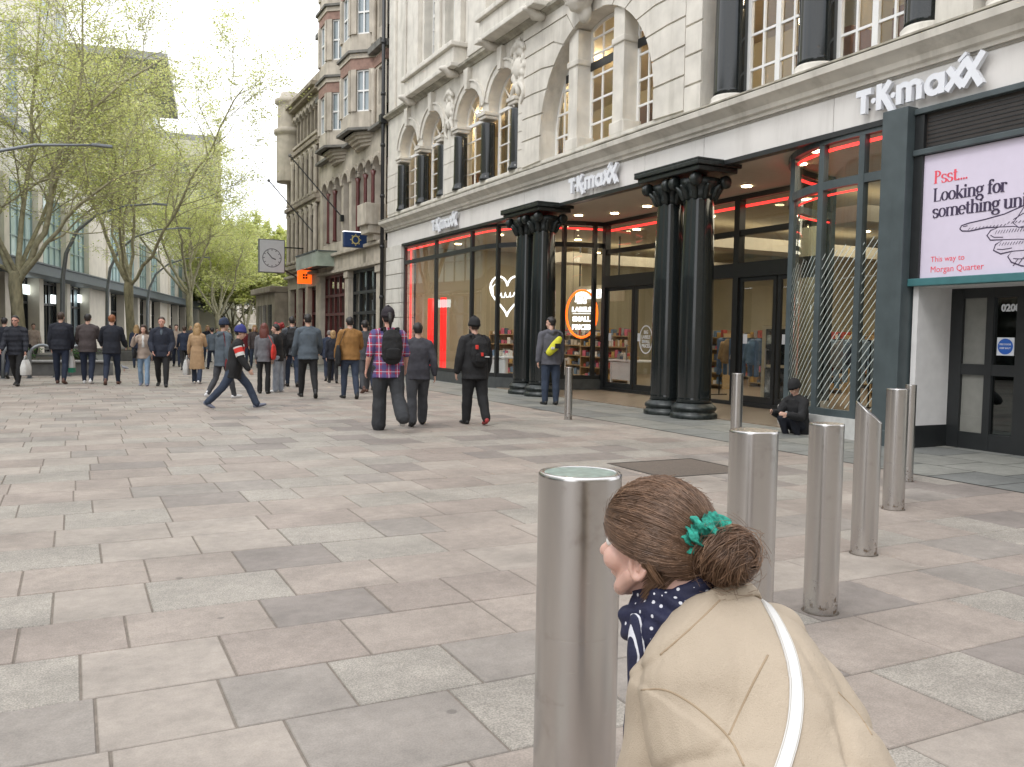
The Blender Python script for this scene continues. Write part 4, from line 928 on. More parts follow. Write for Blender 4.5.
# canted bays, three storeys
def bayplan(yc, hw, d): return [(XF, yc+hw), (XF-d, yc+hw*.5), (XF-d, yc-hw*.5), (XF, yc-hw)]
for yc, hw in bays:
    d = .75
    pl = bayplan(yc, hw, d)
    mb = MB()
    def ring(z0, z1, grow, mi):
        P = [(XF+.02, yc+hw+grow), (XF-d-grow, yc+hw*.5+grow*.6), (XF-d-grow, yc-hw*.5-grow*.6), (XF+.02, yc-hw-grow)]
        mb.cur = mi; mb.prism([(x, y, z0) for x, y in P], (0, 0, z1-z0))
    def flush(nm):
        global mb
        bp_(nm, mb, [m_buff, m_brick, m_lead]); mb = MB()
    for j in range(5): ring(9.5+.13*j, 9.63+.13*j-.002, -.5+.12*j, 0)
    ring(10.02, 10.12, .2, 2); ring(10.15, 10.8, .03, 0); flush('bay_corbel'); ring(12.5, 12.95, .05, 1); ring(12.955, 13.15, .1, 0); ring(13.16, 13.26, .2, 2)
    ring(13.262, 13.95, .02, 0); flush('bay_band'); ring(15.75, 16.1, .05, 1); ring(16.105, 16.3, .1, 0); ring(16.31, 16.41, .2, 2); ring(16.412, 16.95, .02, 0); flush('bay_band'); ring(18.5, 19.1, .04, 1); ring(19.105, 19.6, .1, 0)
    ring(19.61, 19.71, .2, 2); flush('bay_band')
    for z0, z1 in ((10.8, 12.5), (13.95, 15.75), (16.95, 18.5)):
        for (xa, ya), (xb, yb) in zip(pl, pl[1:]):
            A, B = V((xa, ya, 0)), V((xb, yb, 0)); u = (B-A).normalized(); L_ = (B-A).length; n = V((u.y, -u.x, 0))
            if n.x > 0: n = -n
            k = MB(); zz = V((0, 0, 1))
            for t in (.12, L_-.12): k = MB(); k.beam(A+u*t+zz*z0, A+u*t+zz*z1, .24, .2, n); bp_('bay_mullion', k, m_buff)
            f = MB(); c0, c1 = A+u*.24-n*.04, B-u*.24-n*.04; md = (c0+c1)/2
            for p in (c0, md, c1): f.beam(p+zz*z0, p+zz*z1, .06, .05, n)
            for q in (z0+.03, (z0+z1)/2, z1-.03): f.beam(c0+zz*q, c1+zz*q, .07, .045, n)
            o = bp_('sash_window', f, m_wframe); g = MB(); e = -n*.035; g.add([c0+e+zz*z0, c1+e+zz*z0, c1+e+zz*z1, c0+e+zz*z1], [(0, 1, 2, 3)]); part('pane', g, m_skyglass, o)
# string courses between the bays, corner columns
for z, h, d, m_ in ((9.92, .14, .28, m_lead), (12.5, .4, .05, m_brick), (13.0, .28, .3, m_lead), (15.75, .35, .05, m_brick), (16.15, .25, .3, m_lead), (19.1, .3, .35, m_lead), (20, .4, .4, m_buff)):
    segs = [(BY0, bays[0][0]-bays[0][1]+.1), (bays[0][0]+bays[0][1]-.1, bays[1][0]-bays[1][1]+.1), (bays[1][0]+bays[1][1]-.1, BY1)] if z < 19.9 else [(BY0, BY1)]
    for a, b in segs: k = MB(); k.box(XF-d, XF+.1, a, b, z+.004, z+h, .02); bp_('string_course', k, m_)
for y in (35.0, 38.2, 42.1, 42.4):
    for z0, z1 in ((10.1, 12.4), (13.4, 15.6), (16.5, 18.6)):
        c = MB(); c.smooth = True; c.lathe([(.13, 0), (.1, .12), (.095, z1-z0-.25), (.15, z1-z0)], (XF-.1, y, z0), 10); bp_('shaft', c, m_buff)
k = MB(); k.smooth = True; k.tube([(XF-.18, 33.52, 0), (XF-.18, 33.52, 20)], .075, 10); 
for z in range(1, 20, 2): k.lathe([(.1, 0), (.1, .12)], (XF-.18, 33.52, z), 10)
k.smooth = False; k.box(XF-.32, XF-.04, 33.38, 33.66, 9.9, 10.25, .02)
bp_('drainpipe', k, M('black_painted_pipe', (.015, .016, .018), .45, var=.1))
k = MB(); k.box(XF+.46, XF+14, BY0, BY1, 5.2, 20.2); k.box(XF+.4, XF+14, BY0, BY1, 20, 20.4); bp_('core', k, m_room)
# ground floor shops
k = MB(); k.box(XF-.12, XF+.4, BY0, BY1, 4.55, 5.2, .02); k.box(XF-.3, XF+.3, BY0, BY1, 5.2, 5.34, .02); k.box(XF-.22, XF+.3, BY0, BY1, 4.42, 4.55, .02)
for y0, y1 in ((33.66, 34.5), (38.6, 39.1), (43.5, 44)): k.box(XF-.1, XF+.5, y0, y1, 0, 4.42, .02); k.box(XF-.16, XF+.5, y0-.04, y1+.04, 0, .6, .02); k.box(XF-.16, XF+.5, y0-.04, y1+.04, 4.1, 4.4, .02)
bp_('shop_surround', k, m_buff)
for y0, y1, n, mt in ((34.5, 38.6, 4, m_dark), (39.1, 43.5, 5, m_maroon)):
    f = MB(); X = XF+.2
    for i in range(n+1): y = y0+(y1-y0)*i/n; f.beam((X, y, 0), (X, y, 4.42), .12, .12)
    for z in (.35, 2.5, 3.4, 4.35): f.beam((X, y0, z), (X, y1, z), .13, .115)
    o = bp_('shopfront', f, mt); g = MB(); g.add([(X+.05, y0, .1), (X+.05, y1, .1), (X+.05, y1, 4.4), (X+.05, y0, 4.4)], [(0, 1, 2, 3)]); part('pane', g, m_wglass, o)
k = MB(); k.box(XF+5, XF+5.1, BY0, BY1, 0, 4.6); k.box(XF+.3, XF+5, BY0, BY1, 4.6, 4.7); k.box(XF+.3, XF+5, 38.8, 38.9, 0, 4.6)
k.cur = 1
for y in (35.2, 36.4, 37.8, 40, 41.2, 42.6): k.box(XF+1.2, XF+1.9, y-.35, y+.35, 0, 1.6)
bp_('shop_room', k, [M('shop_room_wall', (.2, .17, .12), .8, var=.3, scale=1), M('shop_fittings', (.25, .08, .06), .7, var=.5, scale=2)])
k = MB(); k.box(XF-.02, XF+.1, 38.75, 38.95, .8, 2.6); bp_('red_banner', k, m_redbox)
k = MB(); k.box(XF-.8, XF+.1, 33.75, 34.9, 5.95, 6.8, .02); k.box(XF-.65, XF+.1, 33.8, 34.85, 5.62, 5.95, .02); k.box(XF-.4, XF+.1, 33.9, 34.75, 5.36, 5.62, .02); bp_('oriel_base', k, m_buff)
# hanging signs and canopy on the front
t = thing('shop_sign', 'dark blue projecting shop sign with a round gold emblem', 'sign', (XF, 35.8, 5.5))
k = MB(); k.box(-1.12, -.12, -.12, .12, -.32, .32, .04); part('sign_box', k, M('navy_sign', (.012, .035, .11), .3, var=.05), t)
k = MB(); k.box(-1.12, -.13, -.118, .118, .322, .35); part('lit_top_edge', k, M('pale_light_edge', (.8, .8, .85), .4, var=0, emit=(1, 1, 1), es=.7), t)
ink = Ink((-.62, -.121, 0), (1, 0, 0), (0, 0, 1), (0, -1, 0), .012); ink.stroke(arc(0, 0, .15, .16, 0, 360, 24), .05)
for a in range(0, 360, 45): ink.disc((.21*cos(R(a)), .22*sin(R(a))), .026, 8)
part('round_emblem', ink.mb, M('gold_emblem', (.55, .47, .2), .4, metal=.3, var=0), t); 
for z in (-.21, .21): k = MB(); k.box(-.13, .05, -.04, .04, z-.03, z+.03); part('bracket', k, m_dark, t)
t = thing('shop_sign', 'square orange projecting sign with four small black squares', 'sign', (XF, 45.4, 4.5))
k = MB(); k.box(-.82, -.06, -.08, .08, -.38, .38, .03); part('sign_box', k, M('orange_sign', (.85, .12, .015), .4, var=0, emit=(1, .13, .01), es=.6), t)
k = MB()
for a in (-.51, -.37):
    for b in (-.07, .07): k.box(a-.052, a+.052, -.09, -.081, b-.052, b+.052)
part('square_emblem', k, m_dark, t); k = MB(); k.box(-.07, .05, -.03, .03, -.05, .05); part('bracket', k, m_dark, t)
t = thing('entrance_canopy', 'greenish glass entrance canopy with dark underside above the orange sign', 'canopy', (XF, 43.0, 4.95))
k = MB(); k.box(-.9, .05, -2.1, 2.1, -.15, -.05, .01); part('canopy_deck', k, M('dark_canopy_underside', (.1, .095, .085), .6, var=.2), t)
k = MB(); k.box(-.95, -.86, -2.15, 2.15, -.2, .5); k.box(-.86, .05, -2.15, -2.08, -.2, .5); part('glass_front', k, M('green_edged_glass', (.34, .4, .33), .12, var=.25, scale=1.2, spec=.8), t)
k = MB()
for y in (-2.19, 2.15): k.beam((-.9, y, .5), (.05, y, .52), .05, .05, (0, 0, 1))
k.beam((-.97, -2.15, .52), (-.97, 2.15, .52), .06, .06, (0, 0, 1)); part('frame', k, m_slate, t)
t = thing('wall_clock', 'grey square clock board projecting on a bracket from the stone corner', 'clock', (XF, 47.1, 5.6))
tl = [(-2.45, -.86), (-1.15, -.86), (-1.15, .86), (-2.45, .86)]
k = MB(); k.box(-2.48, -1.12, -.12, .12, -.88, .88, .02); part('clock_frame', k, M('clock_frame_grey', (.2, .21, .22), .4, metal=.4, var=.05), t)
k = MB(); k.box(-2.43, -1.17, -.128, -.121, -.83, .83); part('clock_board', k, M('clock_board_grey', (.62, .63, .65), .5, var=.03), t)
ink = Ink((-1.8, -.129, -.1), (1, 0, 0), (0, 0, 1), (0, -1, 0), .006); ink.stroke(arc(0, 0, .48, .48, 0, 360, 32), .035)
for a in range(0, 360, 30): ink.stroke([(.38*cos(R(a)), .38*sin(R(a))), (.45*cos(R(a)), .45*sin(R(a)))], .04)
m_cd = M('clock_marks', (.1, .1, .11), .5, var=0); part('clock_dial', ink.mb, m_cd, t)
ink = Ink((-1.8, -.137, -.1), (1, 0, 0), (0, 0, 1), (0, -1, 0), .006); ink.stroke([(0, 0), (-.25, .3)], .05); part('clock_hand', ink.mb, m_cd, t)
ink = Ink((-1.8, -.142, -.1), (1, 0, 0), (0, 0, 1), (0, -1, 0), .006); ink.stroke([(0, 0), (.2, -.08)], .06); part('clock_hand', ink.mb, m_cd, t)
for z0, z1 in ((-.7, -1.3), (.5, .5)): k = MB(); k.tube([(-1.15, 0, z0), (.05, 0, z1)], .04, 6); part('bracket', k, m_dark, t)
for y, z, lab in ((39.8, 6.9, 'nearer slanting flagpole on the stone front above the canopy'), (44.6, 6.5, 'farther slanting flagpole on the stone front above the clock')):
    t = thing('flagpole', lab, 'flagpole', (XF, y, z)); t['group'] = 'flagpoles on the stone front'
    k = MB(); k.tube([(0, 0, 0), (-2.3, .6, 2.7)], .03, 8); part('pole', k, m_dark, t); k = MB(); k.ball((-2.32, .61, 2.73), .08); part('finial', k, m_lead, t); k = MB(); k.box(-.15, .02, -.1, .1, -.15, .15, .02); part('bracket', k, m_dark, t)
# ---- brown building further on
b2 = thing('arcaded_building', 'sooty brown stone building with rows of small arched windows beyond the bays', 'building', (XF, 47.5, 0))
def q_(name, mb, mats, parent=None, smooth=False):
    o = part(name, mb, mats, parent or b2, smooth)
    if (parent or b2) is b2: o.matrix_parent_inverse = Matrix.Translation((-XF, -47.5, 0))
    return o
hol = []; wl = []
for z0, z1, n in ((5.6, 8.0, 6), (8.9, 11.0, 6), (11.9, 13.4, 8)):
    for i in range(n):
        yc = 44.5+6.2*(i+.5)/n; hw = .3; wl.append((yc, hw, z0, z1)); hol.append([(yc+hw, z0)]+archpts(yc, hw, z1-hw, 8)+[(yc-hw, z0)])
mb = MB(); mb.holed([(44.01, 4.6), (51, 4.6), (51, 14.4), (44.01, 14.4)], hol, XF, .4); q_('arcaded_wall', mb, m_brown)
for yc, hw, z0, z1 in wl:
    g = MB(); q = [(yc+hw, z0)]+archpts(yc, hw, z1-hw, 8)+[(yc-hw, z0)]; g.add([(XF+.3, y, z) for y, z in q], [list(range(len(q)))]); o = q_('arched_window', g, m_dkglass)
    r = MB(); P = archpts(yc, hw+.1, z1-hw, 10)
    for a, b in zip(P, P[1:]): r.beam((XF-.05, *a), (XF-.05, *b), .16, .12)
    part('arch_moulding', r, m_buff, o)
    r = MB(); r.box(XF-.12, XF+.1, yc-hw-.12, yc+hw+.12, z0-.14, z0, .02); part('window_sill', r, m_buff, o)
for z, d in ((5.1, .3), (8.4, .3), (11.3, .25), (14.0, .5)):
    k = MB(); k.box(XF-d, XF+.3, 44.02, 51.1, z, z+.22, .03); k.box(XF-d*.6, XF+.3, 44.02, 51.1, z-.18, z-.002, .03); q_('string_course', k, m_brown)
for i in range(7):
    y = 44.4+1.03*i; k = MB(); k.smooth = True
    for z0, z1 in ((5.4, 8.2), (8.7, 11.1)): k.lathe([(.16, 0), (.12, .15), (.11, z1-z0-.2), (.18, z1-z0)], (XF-.12, y+.1, z0), 10)
    q_('shafts', k, m_buff)
k = MB(); k.box(XF+.45, XF+14, 44.02, 51, 4.6, 14.4); k.cur = 1; k.box(XF, XF+.45, 50.9, 51.0, 4.6, 14.4); k.box(XF, XF+14, 44.02, 51.02, 14.4, 14.8); q_('core', k, [m_room, m_brown])
k = MB(); k.smooth = True; k.lathe([(.75, 11), (.75, 13.6), (.9, 13.7), (.9, 13.9), (.7, 14), (.68, 15.3), (.85, 15.4), (.85, 15.6), (.6, 15.7), (.5, 16)], (XF-.1, 50.5, -.9), 16); q_('corner_turret', k, m_buff)
k = MB(); k.box(XF-.1, XF+.4, 44.02, 51, 4.0, 4.6, .02)
for y in (44.2, 46.5, 48.6, 50.6): k.box(XF-.1, XF+.4, y-.25, y+.25, 0, 4.0, .02)
k.box(XF-.35, XF+.4, 44.02, 51, 4.6, 4.75, .02); q_('shop_surround', k, m_buff)
k = MB()
for y0, y1 in ((44.45, 46.25), (46.75, 48.35), (48.85, 50.35)):
    for y in (y0+.06, (y0+y1)/2, y1-.06): k.beam((XF+.2, y, 0), (XF+.2, y, 4), .12, .1)
    for z in (.3, 2.6, 3.9): k.beam((XF+.2, y0, z), (XF+.2, y1, z), .12, .09)
o = q_('shopfront', k, m_maroon); g = MB(); g.add([(XF+.28, 44.3, 0), (XF+.28, 50.6, 0), (XF+.28, 50.6, 4), (XF+.28, 44.3, 4)], [(0, 1, 2, 3)]); part('pane', g, m_dkglass, o)
k = MB(); k.box(XF-.8, XF+6, 51.2, 57, 0, 3.9, .05); k.box(XF-1.1, XF+6, 51.15, 57.2, 3.9, 4.25, .05); k.cur = 1
for y in (52, 53.6, 55.2): k.box(XF-.83, XF-.7, y, y+1.1, .2, 3.2)
b3 = k.build('low_entrance_block', [m_brown, m_dkglass]); tag(b3, 'low brown stone block with dark openings at the end of the terrace', 'building')
# ------------------------------------------------------------------ modern shopping centre on the left
m_pale = M('pale_cladding_stone', (.7, .67, .59), .7, var=.07, scale=.8, stain=.15)
m_pier = M('beige_stone_pier', (.64, .585, .49), .7, var=.08, scale=1.2, stain=.2)
m_teal = M('pale_teal_glazing', (.5, .64, .62), .12, var=.12, scale=.25, spec=.8)
m_band = M('dark_blue_grey_canopy', (.1, .12, .13), .5, var=.1)
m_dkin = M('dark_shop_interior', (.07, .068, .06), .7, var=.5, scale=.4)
ang = atan2(.245, .9695)        # direction of the frontage, clockwise from +y
mall = thing('shopping_centre', 'long modern shopping centre with teal glass boxes above a dark canopy, behind the trees', 'shopping centre', (-3.67, 57.04, 0), -ang)
def mp_(name, mb, mats, parent=None): return part(name, mb, mats, parent or mall)
# local frame: +y along the frontage away from the camera, +x towards the street
S0, S1 = -62, 125
k = MB(); k.box(-.6, 1.6, S0, S1, 4.75, 5.35, .02); k.box(-.6, 1.7, S0, S1, 5.35, 5.45); mp_('canopy', k, m_band)
k = MB(); k.box(-12, -.8, S0, S1, 0, .05); k.box(-3, -2.9, S0, S1, 0, 4.75); mp_('shop_interior', k, m_dkin)
k = MB(); k.box(-14, -.3, S0, S1, 10.4, 13.5); mp_('upper_cladding', k, m_pale)
k = MB(); k.box(-14, -.1, S0, S1, 13.5, 13.8); mp_('roof_edge', k, m_band)
n = 0; s = S0
while s < S1:
    k = MB(); k.box(-.55, .25, s, s+.9, 0, 10.4, .02); mp_('stone_pier', k, m_pier)
    w = 5.3
    # upper glazed box, mullions; every fourth bay is solid stone
    if n % 5 == 3:
        k = MB(); k.box(-.4, .1, s+.9, s+6.2, 5.45, 10.4); k.box(-.5, 0, s+.9, s+6.2, 0, 4.75); mp_('stone_panel', k, m_pier)
    else:
        k = MB(); k.box(-.3, -.2, s+.95, s+6.15, 5.5, 10.35); o = mp_('glazed_box', k, m_teal)
        f = MB()
        for i in range(5): y = s+.95+5.2*i/4; f.box(-.2, -.1, y-.04, y+.04, 5.5, 10.35)
        for z in (5.55, 7.1, 8.7, 10.3): f.box(-.2, -.12, s+.95, s+6.15, z-.04, z+.04)
        part('glazing_bars', f, M('silver_bars_%d' % n, (.3, .38, .38), .4, metal=.3, var=0) if n == 0 else bpy.data.materials['silver_bars_0'], o)
        f = MB()
        for i in range(4): y = s+.95+5.2*i/3; f.box(-.55, -.42, y-.06, y+.06, 0, 4.75)
        for z in (.2, 3.2, 4.6): f.box(-.55, -.44, s+.95, s+6.15, z-.07, z+.07)
        o = mp_('shopfront', f, m_dark); g = MB(); g.box(-.62, -.6, s+.9, s+6.2, .1, 4.7); part('pane', g, m_dkglass if n % 3 else m_skyglass, o)
    s += 6.2; n += 1
# lit fascia signs
m_litw = M('lit_white_sign', (.8, .85, .85), .4, var=0, emit=(.9, 1, 1), es=1.2); m_litb = M('lit_blue_sign', (.02, .05, .3), .4, var=0, emit=(.03, .08, .5), es=.8)
for s_, mt, w_, z, lab in ((4.2, m_litw, 2.2, 4.0, 'long white lit sign'), (10.8, m_litw, 1.0, 3.6, 'small white lit sign'), (17.6, m_litw, 1.6, 3.9, None), (21.0, m_litb, 2.2, 3.9, 'blue lit sign'), (78, m_litw, 1.6, 3.6, None), (86, m_litw, 1.6, 3.6, None)):
    k = MB(); k.box(-.38, -.3, s_, s_+w_, z-.3, z+.3, .02); part('fascia_sign', k, mt, mall, label=lab)
# taller blocks behind
def block(name, label, loc, rz, w, d, h, mats, fl=3.4, bayw=3.2, roof=0., slot=False):
    t = thing(name, label, 'building', loc, rz)
    k = MB(); k.box(0, w, 0, d, 0, h); part('wall', k, mats[0], t)
    nx = max(2, int(w/bayw)); ny = max(2, int(d/bayw)); nz_ = int(h/fl)
    cnt = 0
    for j in range(2, nz_):
        z = j*fl
        for i in range(nx):
            if cnt > 62: break
            x = (i+.5)*w/nx; g = MB()
            if slot: g.box(x-.35, x+.35, -.04, .02, z+.2, z+fl-.2)
            else: g.box(x-bayw*.3, x+bayw*.3, -.04, .02, z+.9, z+2.7)
            part('window', g, mats[1], t); cnt += 1
    sd_ = MB(); sc_n = 0
    for j in range(2, nz_):
        for i in range(ny):
            y = (i+.5)*d/ny; q = MB() if cnt < 98 else sd_; q.box(w-.02, w+.04, y-bayw*.3, y+bayw*.3, j*fl+.9, j*fl+2.7)
            if q is not sd_: part('window', q, mats[1], t); cnt += 1
    if sd_.v: tag(part('windows', sd_, mats[1], t), kind='stuff')
    k = MB()
    for j in range(1, nz_+1): k.box(-.09, w+.09, -.09, d, j*fl-.12, j*fl+.12)
    for i in range(nx+1): x = i*w/nx; k.box(x-.14, x+.14, -.06, .0, 6, h)
    part('floor_bands', k, mats[2], t)
    k = MB(); k.box(-roof, w+roof, -roof, d, h, h+.9, .05); part('roof', k, mats[3], t)
    return t
m_gw = M('grey_window', (.2, .25, .27), .1, var=.25, scale=.3, spec=.8); m_roof = M('grey_roof_edge', (.3, .3, .29), .7, var=.1); m_yel = M('warm_cladding', (.62, .6, .47), .75, var=.1, scale=.4); m_pale2 = M('pale_band', (.62, .59, .52), .7, var=.05)
block('office_block', 'tall pale stone block with narrow window slots rising behind the nearest tree', (-37.6, 82.1, 0), -ang, 36.5, 8, 48, (m_pale, m_gw, m_pale2, m_roof), slot=True)
block('office_block', 'warm stone block with overhanging flat grey roof behind the trees', (-5.6, 111.9, 0), -R(8), 13.5, 26, 32, (m_yel, m_gw, m_yel, m_roof), roof=2.4)
block('office_block', 'lower plain block stepping down beyond the overhanging roof', (9.6, 140, 0), -R(8), 10.5, 24, 30, (m_yel, m_gw, m_yel, m_roof))
block('office_block', 'lowest greenish block at the far end of the left side', (17, 158, 0), -R(8), 8.5, 24, 19, (m_yel, m_gw, m_yel, m_roof))
t = thing('domed_building', 'distant building with a curved blue grey glass roof behind the clock', 'building', (36, 152, 0), -R(12))
k = MB(); k.box(-6, 14, 0, 20, 0, 15.5); part('wall', k, M('distant_wall', (.42, .38, .26), .8, var=.1), t)
k = MB(); k.box(-6.1, 14.1, -.1, 20, 15.5, 17); part('window', k, m_gw, t)
k = MB(); k.smooth = True; P = [(-7+22*i/16, 0, 17+4.2*sin(pi*i/16)) for i in range(17)]; k.smooth = False; k.prism(P, (0, 20, 0)); part('roof', k, M('blue_grey_roof', (.2, .28, .34), .35, var=.1), t)
block('office_block', 'far stone terrace closing the end of the street', (14, 205, 0), -R(5), 90, 30, 13, (m_buff, m_gw, m_pale2, m_roof))
# ------------------------------------------------------------------ curved street lamps, planters, hoops
m_lamp = M('grey_lamp_steel', (.2, .215, .225), .45, metal=.5, var=.1)
def lamp(x, y, h, reach, label):
    t = thing('street_lamp', label, 'street lamp', (x, y, 0), 0, 'curved street lamps along the trees')
    P = [(0, 0, 0), (.02, 0, h*.3), (.05, 0, h*.5), (.2, 0, h*.66), (reach*.16, 0, h*.8), (reach*.38, 0, h*.91), (reach*.68, 0, h*.975), (reach, 0, h)]
    k = MB(); k.smooth = True; k.tube(P, [.11, .105, .1, .09, .075, .06, .05, .04], 10); part('curved_pole', k, m_lamp, t)
    k = MB(); k.box(reach-.1, reach+.55, -.1, .1, h-.04, h+.05, .02); part('lamp_head', k, m_lamp, t)
    k = MB(); k.smooth = True; k.lathe([(.22, 0), (.22, .5), (.14, .6)], (0, 0, 0), 14); part('base', k, m_lamp, t)
lamp(-4.9, 33, 7.8, 5.6, 'curved grey street lamp whose arm crosses in front of the nearest trunk')
lamp(-.47, 45.1, 7.6, 4.0, 'curved grey street lamp behind the men with their backs turned')
lamp(1.79, 57.4, 7.9, 4.2, 'curved grey street lamp just left of the second tree')
lamp(4.99, 71.5, 7.3, 4.0, 'curved grey street lamp right of the second tree')
m_wallg = M('dark_granite_planter', (.11, .11, .105), .6, var=.2, scale=4)
t = thing('planter', 'low dark granite planter wall around the foot of the nearest tree', 'planter', (-2.2, 38, 0))
k = MB(); k.box(-4.5, 3.4, -5.2, -4.8, 0, .45, .03); k.box(-4.5, 3.4, 5.0, 5.4, 0, .45, .03); k.box(3.0, 3.4, -4.8, 5.0, 0, .45, .03); k.box(-4.5, -4.1, -4.8, 5, 0, .45, .03); part('wall', k, m_wallg, t)
k = MB(); k.box(-4.1, 3.0, -4.8, 5.0, 0, .36); part('soil', k, M('planter_soil', (.05, .04, .03), .95, var=.3), t)
k = MB(); k.box(-4.3, 3.2, -5.3, -4.7, .45, .52, .02); part('coping', k, M('granite_coping', (.25, .25, .24), .6, var=.15), t)
t = thing('planter', 'low dark granite planter under the second tree', 'planter', (2.9, 51, 0))
k = MB(); k.box(-3, 3, -3, 3, 0, .5, .04); part('wall', k, m_wallg, t); k = MB(); k.box(-2.8, 2.8, -2.8, 2.8, .5, .53); part('soil', k, bpy.data.materials['planter_soil'], t)
def hoop(x, y, label):
    t = thing('cycle_stand', label, 'cycle stand', (x, y, 0), 0, 'steel hoops by the planter')
    k = MB(); k.smooth = True; P = [(-.35, 0, 0), (-.35, 0, .7)]+[(-.35*cos(R(a)), 0, .7+.35*sin(R(a))) for a in range(15, 180, 15)]+[(.35, 0, .7), (.35, 0, 0)]; k.tube(P, .05, 8); part('hoop_tube', k, m_lamp, t)
    for s_ in (-.35, .35): k = MB(); k.lathe([(.1, 0), (.1, .02)], (s_, 0, .004), 12); part('foot_plate', k, m_lamp, t)
for i, (x, y) in enumerate(((-1.6, 31.0), (-.9, 31.6), (.2, 32.2))): hoop(x, y, ['steel cycle hoop beside the man with the white bag', 'steel cycle hoop between the puffer jacket man and the men walking away', 'steel cycle hoop behind the men walking away'][i])

t = block('office_block', 'plain unseen block added behind the camera for reflections', (-22, -34, 0), 0, 60, 12, 17, (m_buff, m_gw, m_pale2, m_roof)); t.rotation_euler = (0, 0, 0)  # added out of view for the steel bollards to reflect
# ------------------------------------------------------------------ plane trees in young leaf
m_bark = M('plane_tree_bark', (.26, .235, .15), .9, var=.4, scale=7, bump=.7, bscale=18, stretch=(1, 1, .35))
m_branch = M('branch_bark', (.33, .305, .2), .9, var=.3, scale=5, bump=.5, bscale=18)
m_twig = M('twig_bark', (.1, .085, .06), .9, var=.2)
def leafmat(name, c):
    m = M(name, c, .55, var=.3, scale=1.1); nt = m.node_tree; N = nt.nodes; L = nt.links
    b = N['Principled BSDF']; t = N.new('ShaderNodeBsdfTranslucent'); x = N.new('ShaderNodeMixShader'); x.inputs[0].default_value = .6
    src = b.inputs['Base Color'].links[0].from_socket; L.new(src, t.inputs[0]); L.new(b.outputs[0], x.inputs[1]); L.new(t.outputs[0], x.inputs[2]); L.new(x.outputs[0], N['Material Output'].inputs[0]); return m
m_leaf = [leafmat('young_leaf_%s' % n, c) for n, c in (('yellow', (.66, .68, .26)), ('green', (.56, .63, .24)), ('olive', (.63, .63, .33)))]
def tree(x, y, H, label, limbs=None, seed=1, tr=.3, twigs=7, leaf=.085, fork=3.6, spread=1., leaves=5, rz=0., name='plane_tree', depth=3, sides=7):
    rn = random.Random(seed); t = thing(name, label, 'tree', (x, y, 0), rz, 'plane trees in young leaf')
    tk = MB(); tk.smooth = True; br = MB(); br.smooth = True; lf = MB(); tips = []
    nfl = 9; pr = [(tr*1.45, 0), (tr*1.15, .35), (tr, 1.2), (tr*.93, fork*.7), (tr*1.05, fork*.95), (tr*.95, fork+.25), (tr*.5, fork+.5)]
    tk.tube([(.06*sin(z*1.3), .05*cos(z), z) for r_, z in pr], [r_ for r_, z in pr], 14)
    def curve(p, d, L_, n, wob, up):
        P = [p.copy()]
        for i in range(n):
            d = (d+V((rn.gauss(0, wob), rn.gauss(0, wob), rn.gauss(0, wob)+up))).normalized(); P.append(P[-1]+d*L_/n)
        return P
    def leafcl(p, n, rad):
        for i in range(n):
            c = p+V((rn.gauss(0, rad), rn.gauss(0, rad), rn.gauss(0, rad)*.8-.03)); a = rn.uniform(0, 6.3); s_ = leaf*rn.uniform(.6, 1.3)
            u = V((cos(a), sin(a), rn.uniform(-.5, .5))).normalized(); w_ = V((-sin(a)*rn.uniform(.3, 1), cos(a), rn.uniform(-.9, .6))).normalized()
            lf.add([c-u*s_*.1, c+u*s_*.45+w_*s_*.5, c+u*s_*1.1, c+u*s_*.45-w_*s_*.5], [(0, 1, 2, 3)], rn.choice((0, 0, 1, 2)))
    def grow(P, r0, r1, lev):
        n = len(P); br.tube(P, [r0+(r1-r0)*i/(n-1) for i in range(n)], max(4, sides-lev), cap=False)
        Lt = sum((b-a).length for a, b in zip(P, P[1:]))
        if lev >= depth:
            for q in range(1, n): leafcl(P[q], leaves, .2)
            return
        m = max(3, int(Lt*(1.5, 2.1, 2.6, 3)[lev]*twigs/7)); 
        for i in range(m):
            f = .22+.78*(i+rn.random())/m if lev else .3+.7*(i+rn.random())/m
            k = min(n-2, int(f*(n-1))); a = P[k].lerp(P[k+1], f*(n-1)-k); d = (P[k+1]-P[k]).normalized()
            s_ = V((rn.gauss(0, 1), rn.gauss(0, 1), rn.gauss(0, .7))); s_ = (s_-d*s_.dot(d)).normalized()
            nd = (d*rn.uniform(.45, .9)+s_*rn.uniform(.55, 1.)+V((0, 0, .12))).normalized()
            ll = Lt*rn.uniform(.28, .5)*(1.15-.55*f)+.25
            ll = min(ll, (4.2, 2.2, 1.1)[lev]*spread)
            rr = (r0+(r1-r0)*f)*rn.uniform(.35, .55)
            grow(curve(a, nd, ll, 5 if lev < 2 else 3, .17, .03), max(rr, .009), max(rr*.35, .006), lev+1)
    if limbs is None:
        limbs = []; nl = rn.choice((5, 6)); 
        for i in range(nl):
            a = 2*pi*i/nl+rn.uniform(-.4, .4); el = rn.uniform(.75, 1.25) if i else 1.45
            d = V((cos(a)*cos(el), sin(a)*cos(el), sin(el))); L_ = (H-fork)*rn.uniform(.8, 1.05)/max(.75, sin(el))*.95
            limbs.append((curve(V((0, 0, fork)), d, L_, 8, .09, .05), tr*rn.uniform(.4, .55)))
    else: limbs = [([V(p) for p in P], r_) for P, r_ in limbs]
    for P, r_ in limbs:
        # finer wobble
        Q = []
        for a, b in zip(P, P[1:]): Q += [a, a.lerp(b, .5)+V((rn.gauss(0, .06), rn.gauss(0, .06), rn.gauss(0, .06)))]
        Q.append(P[-1]); grow(Q, r_, .03, 0)
    part('trunk', tk, m_bark, t); part('branches', br, m_branch, t); tag(part('foliage', lf, m_leaf, t), kind='stuff')
    return t
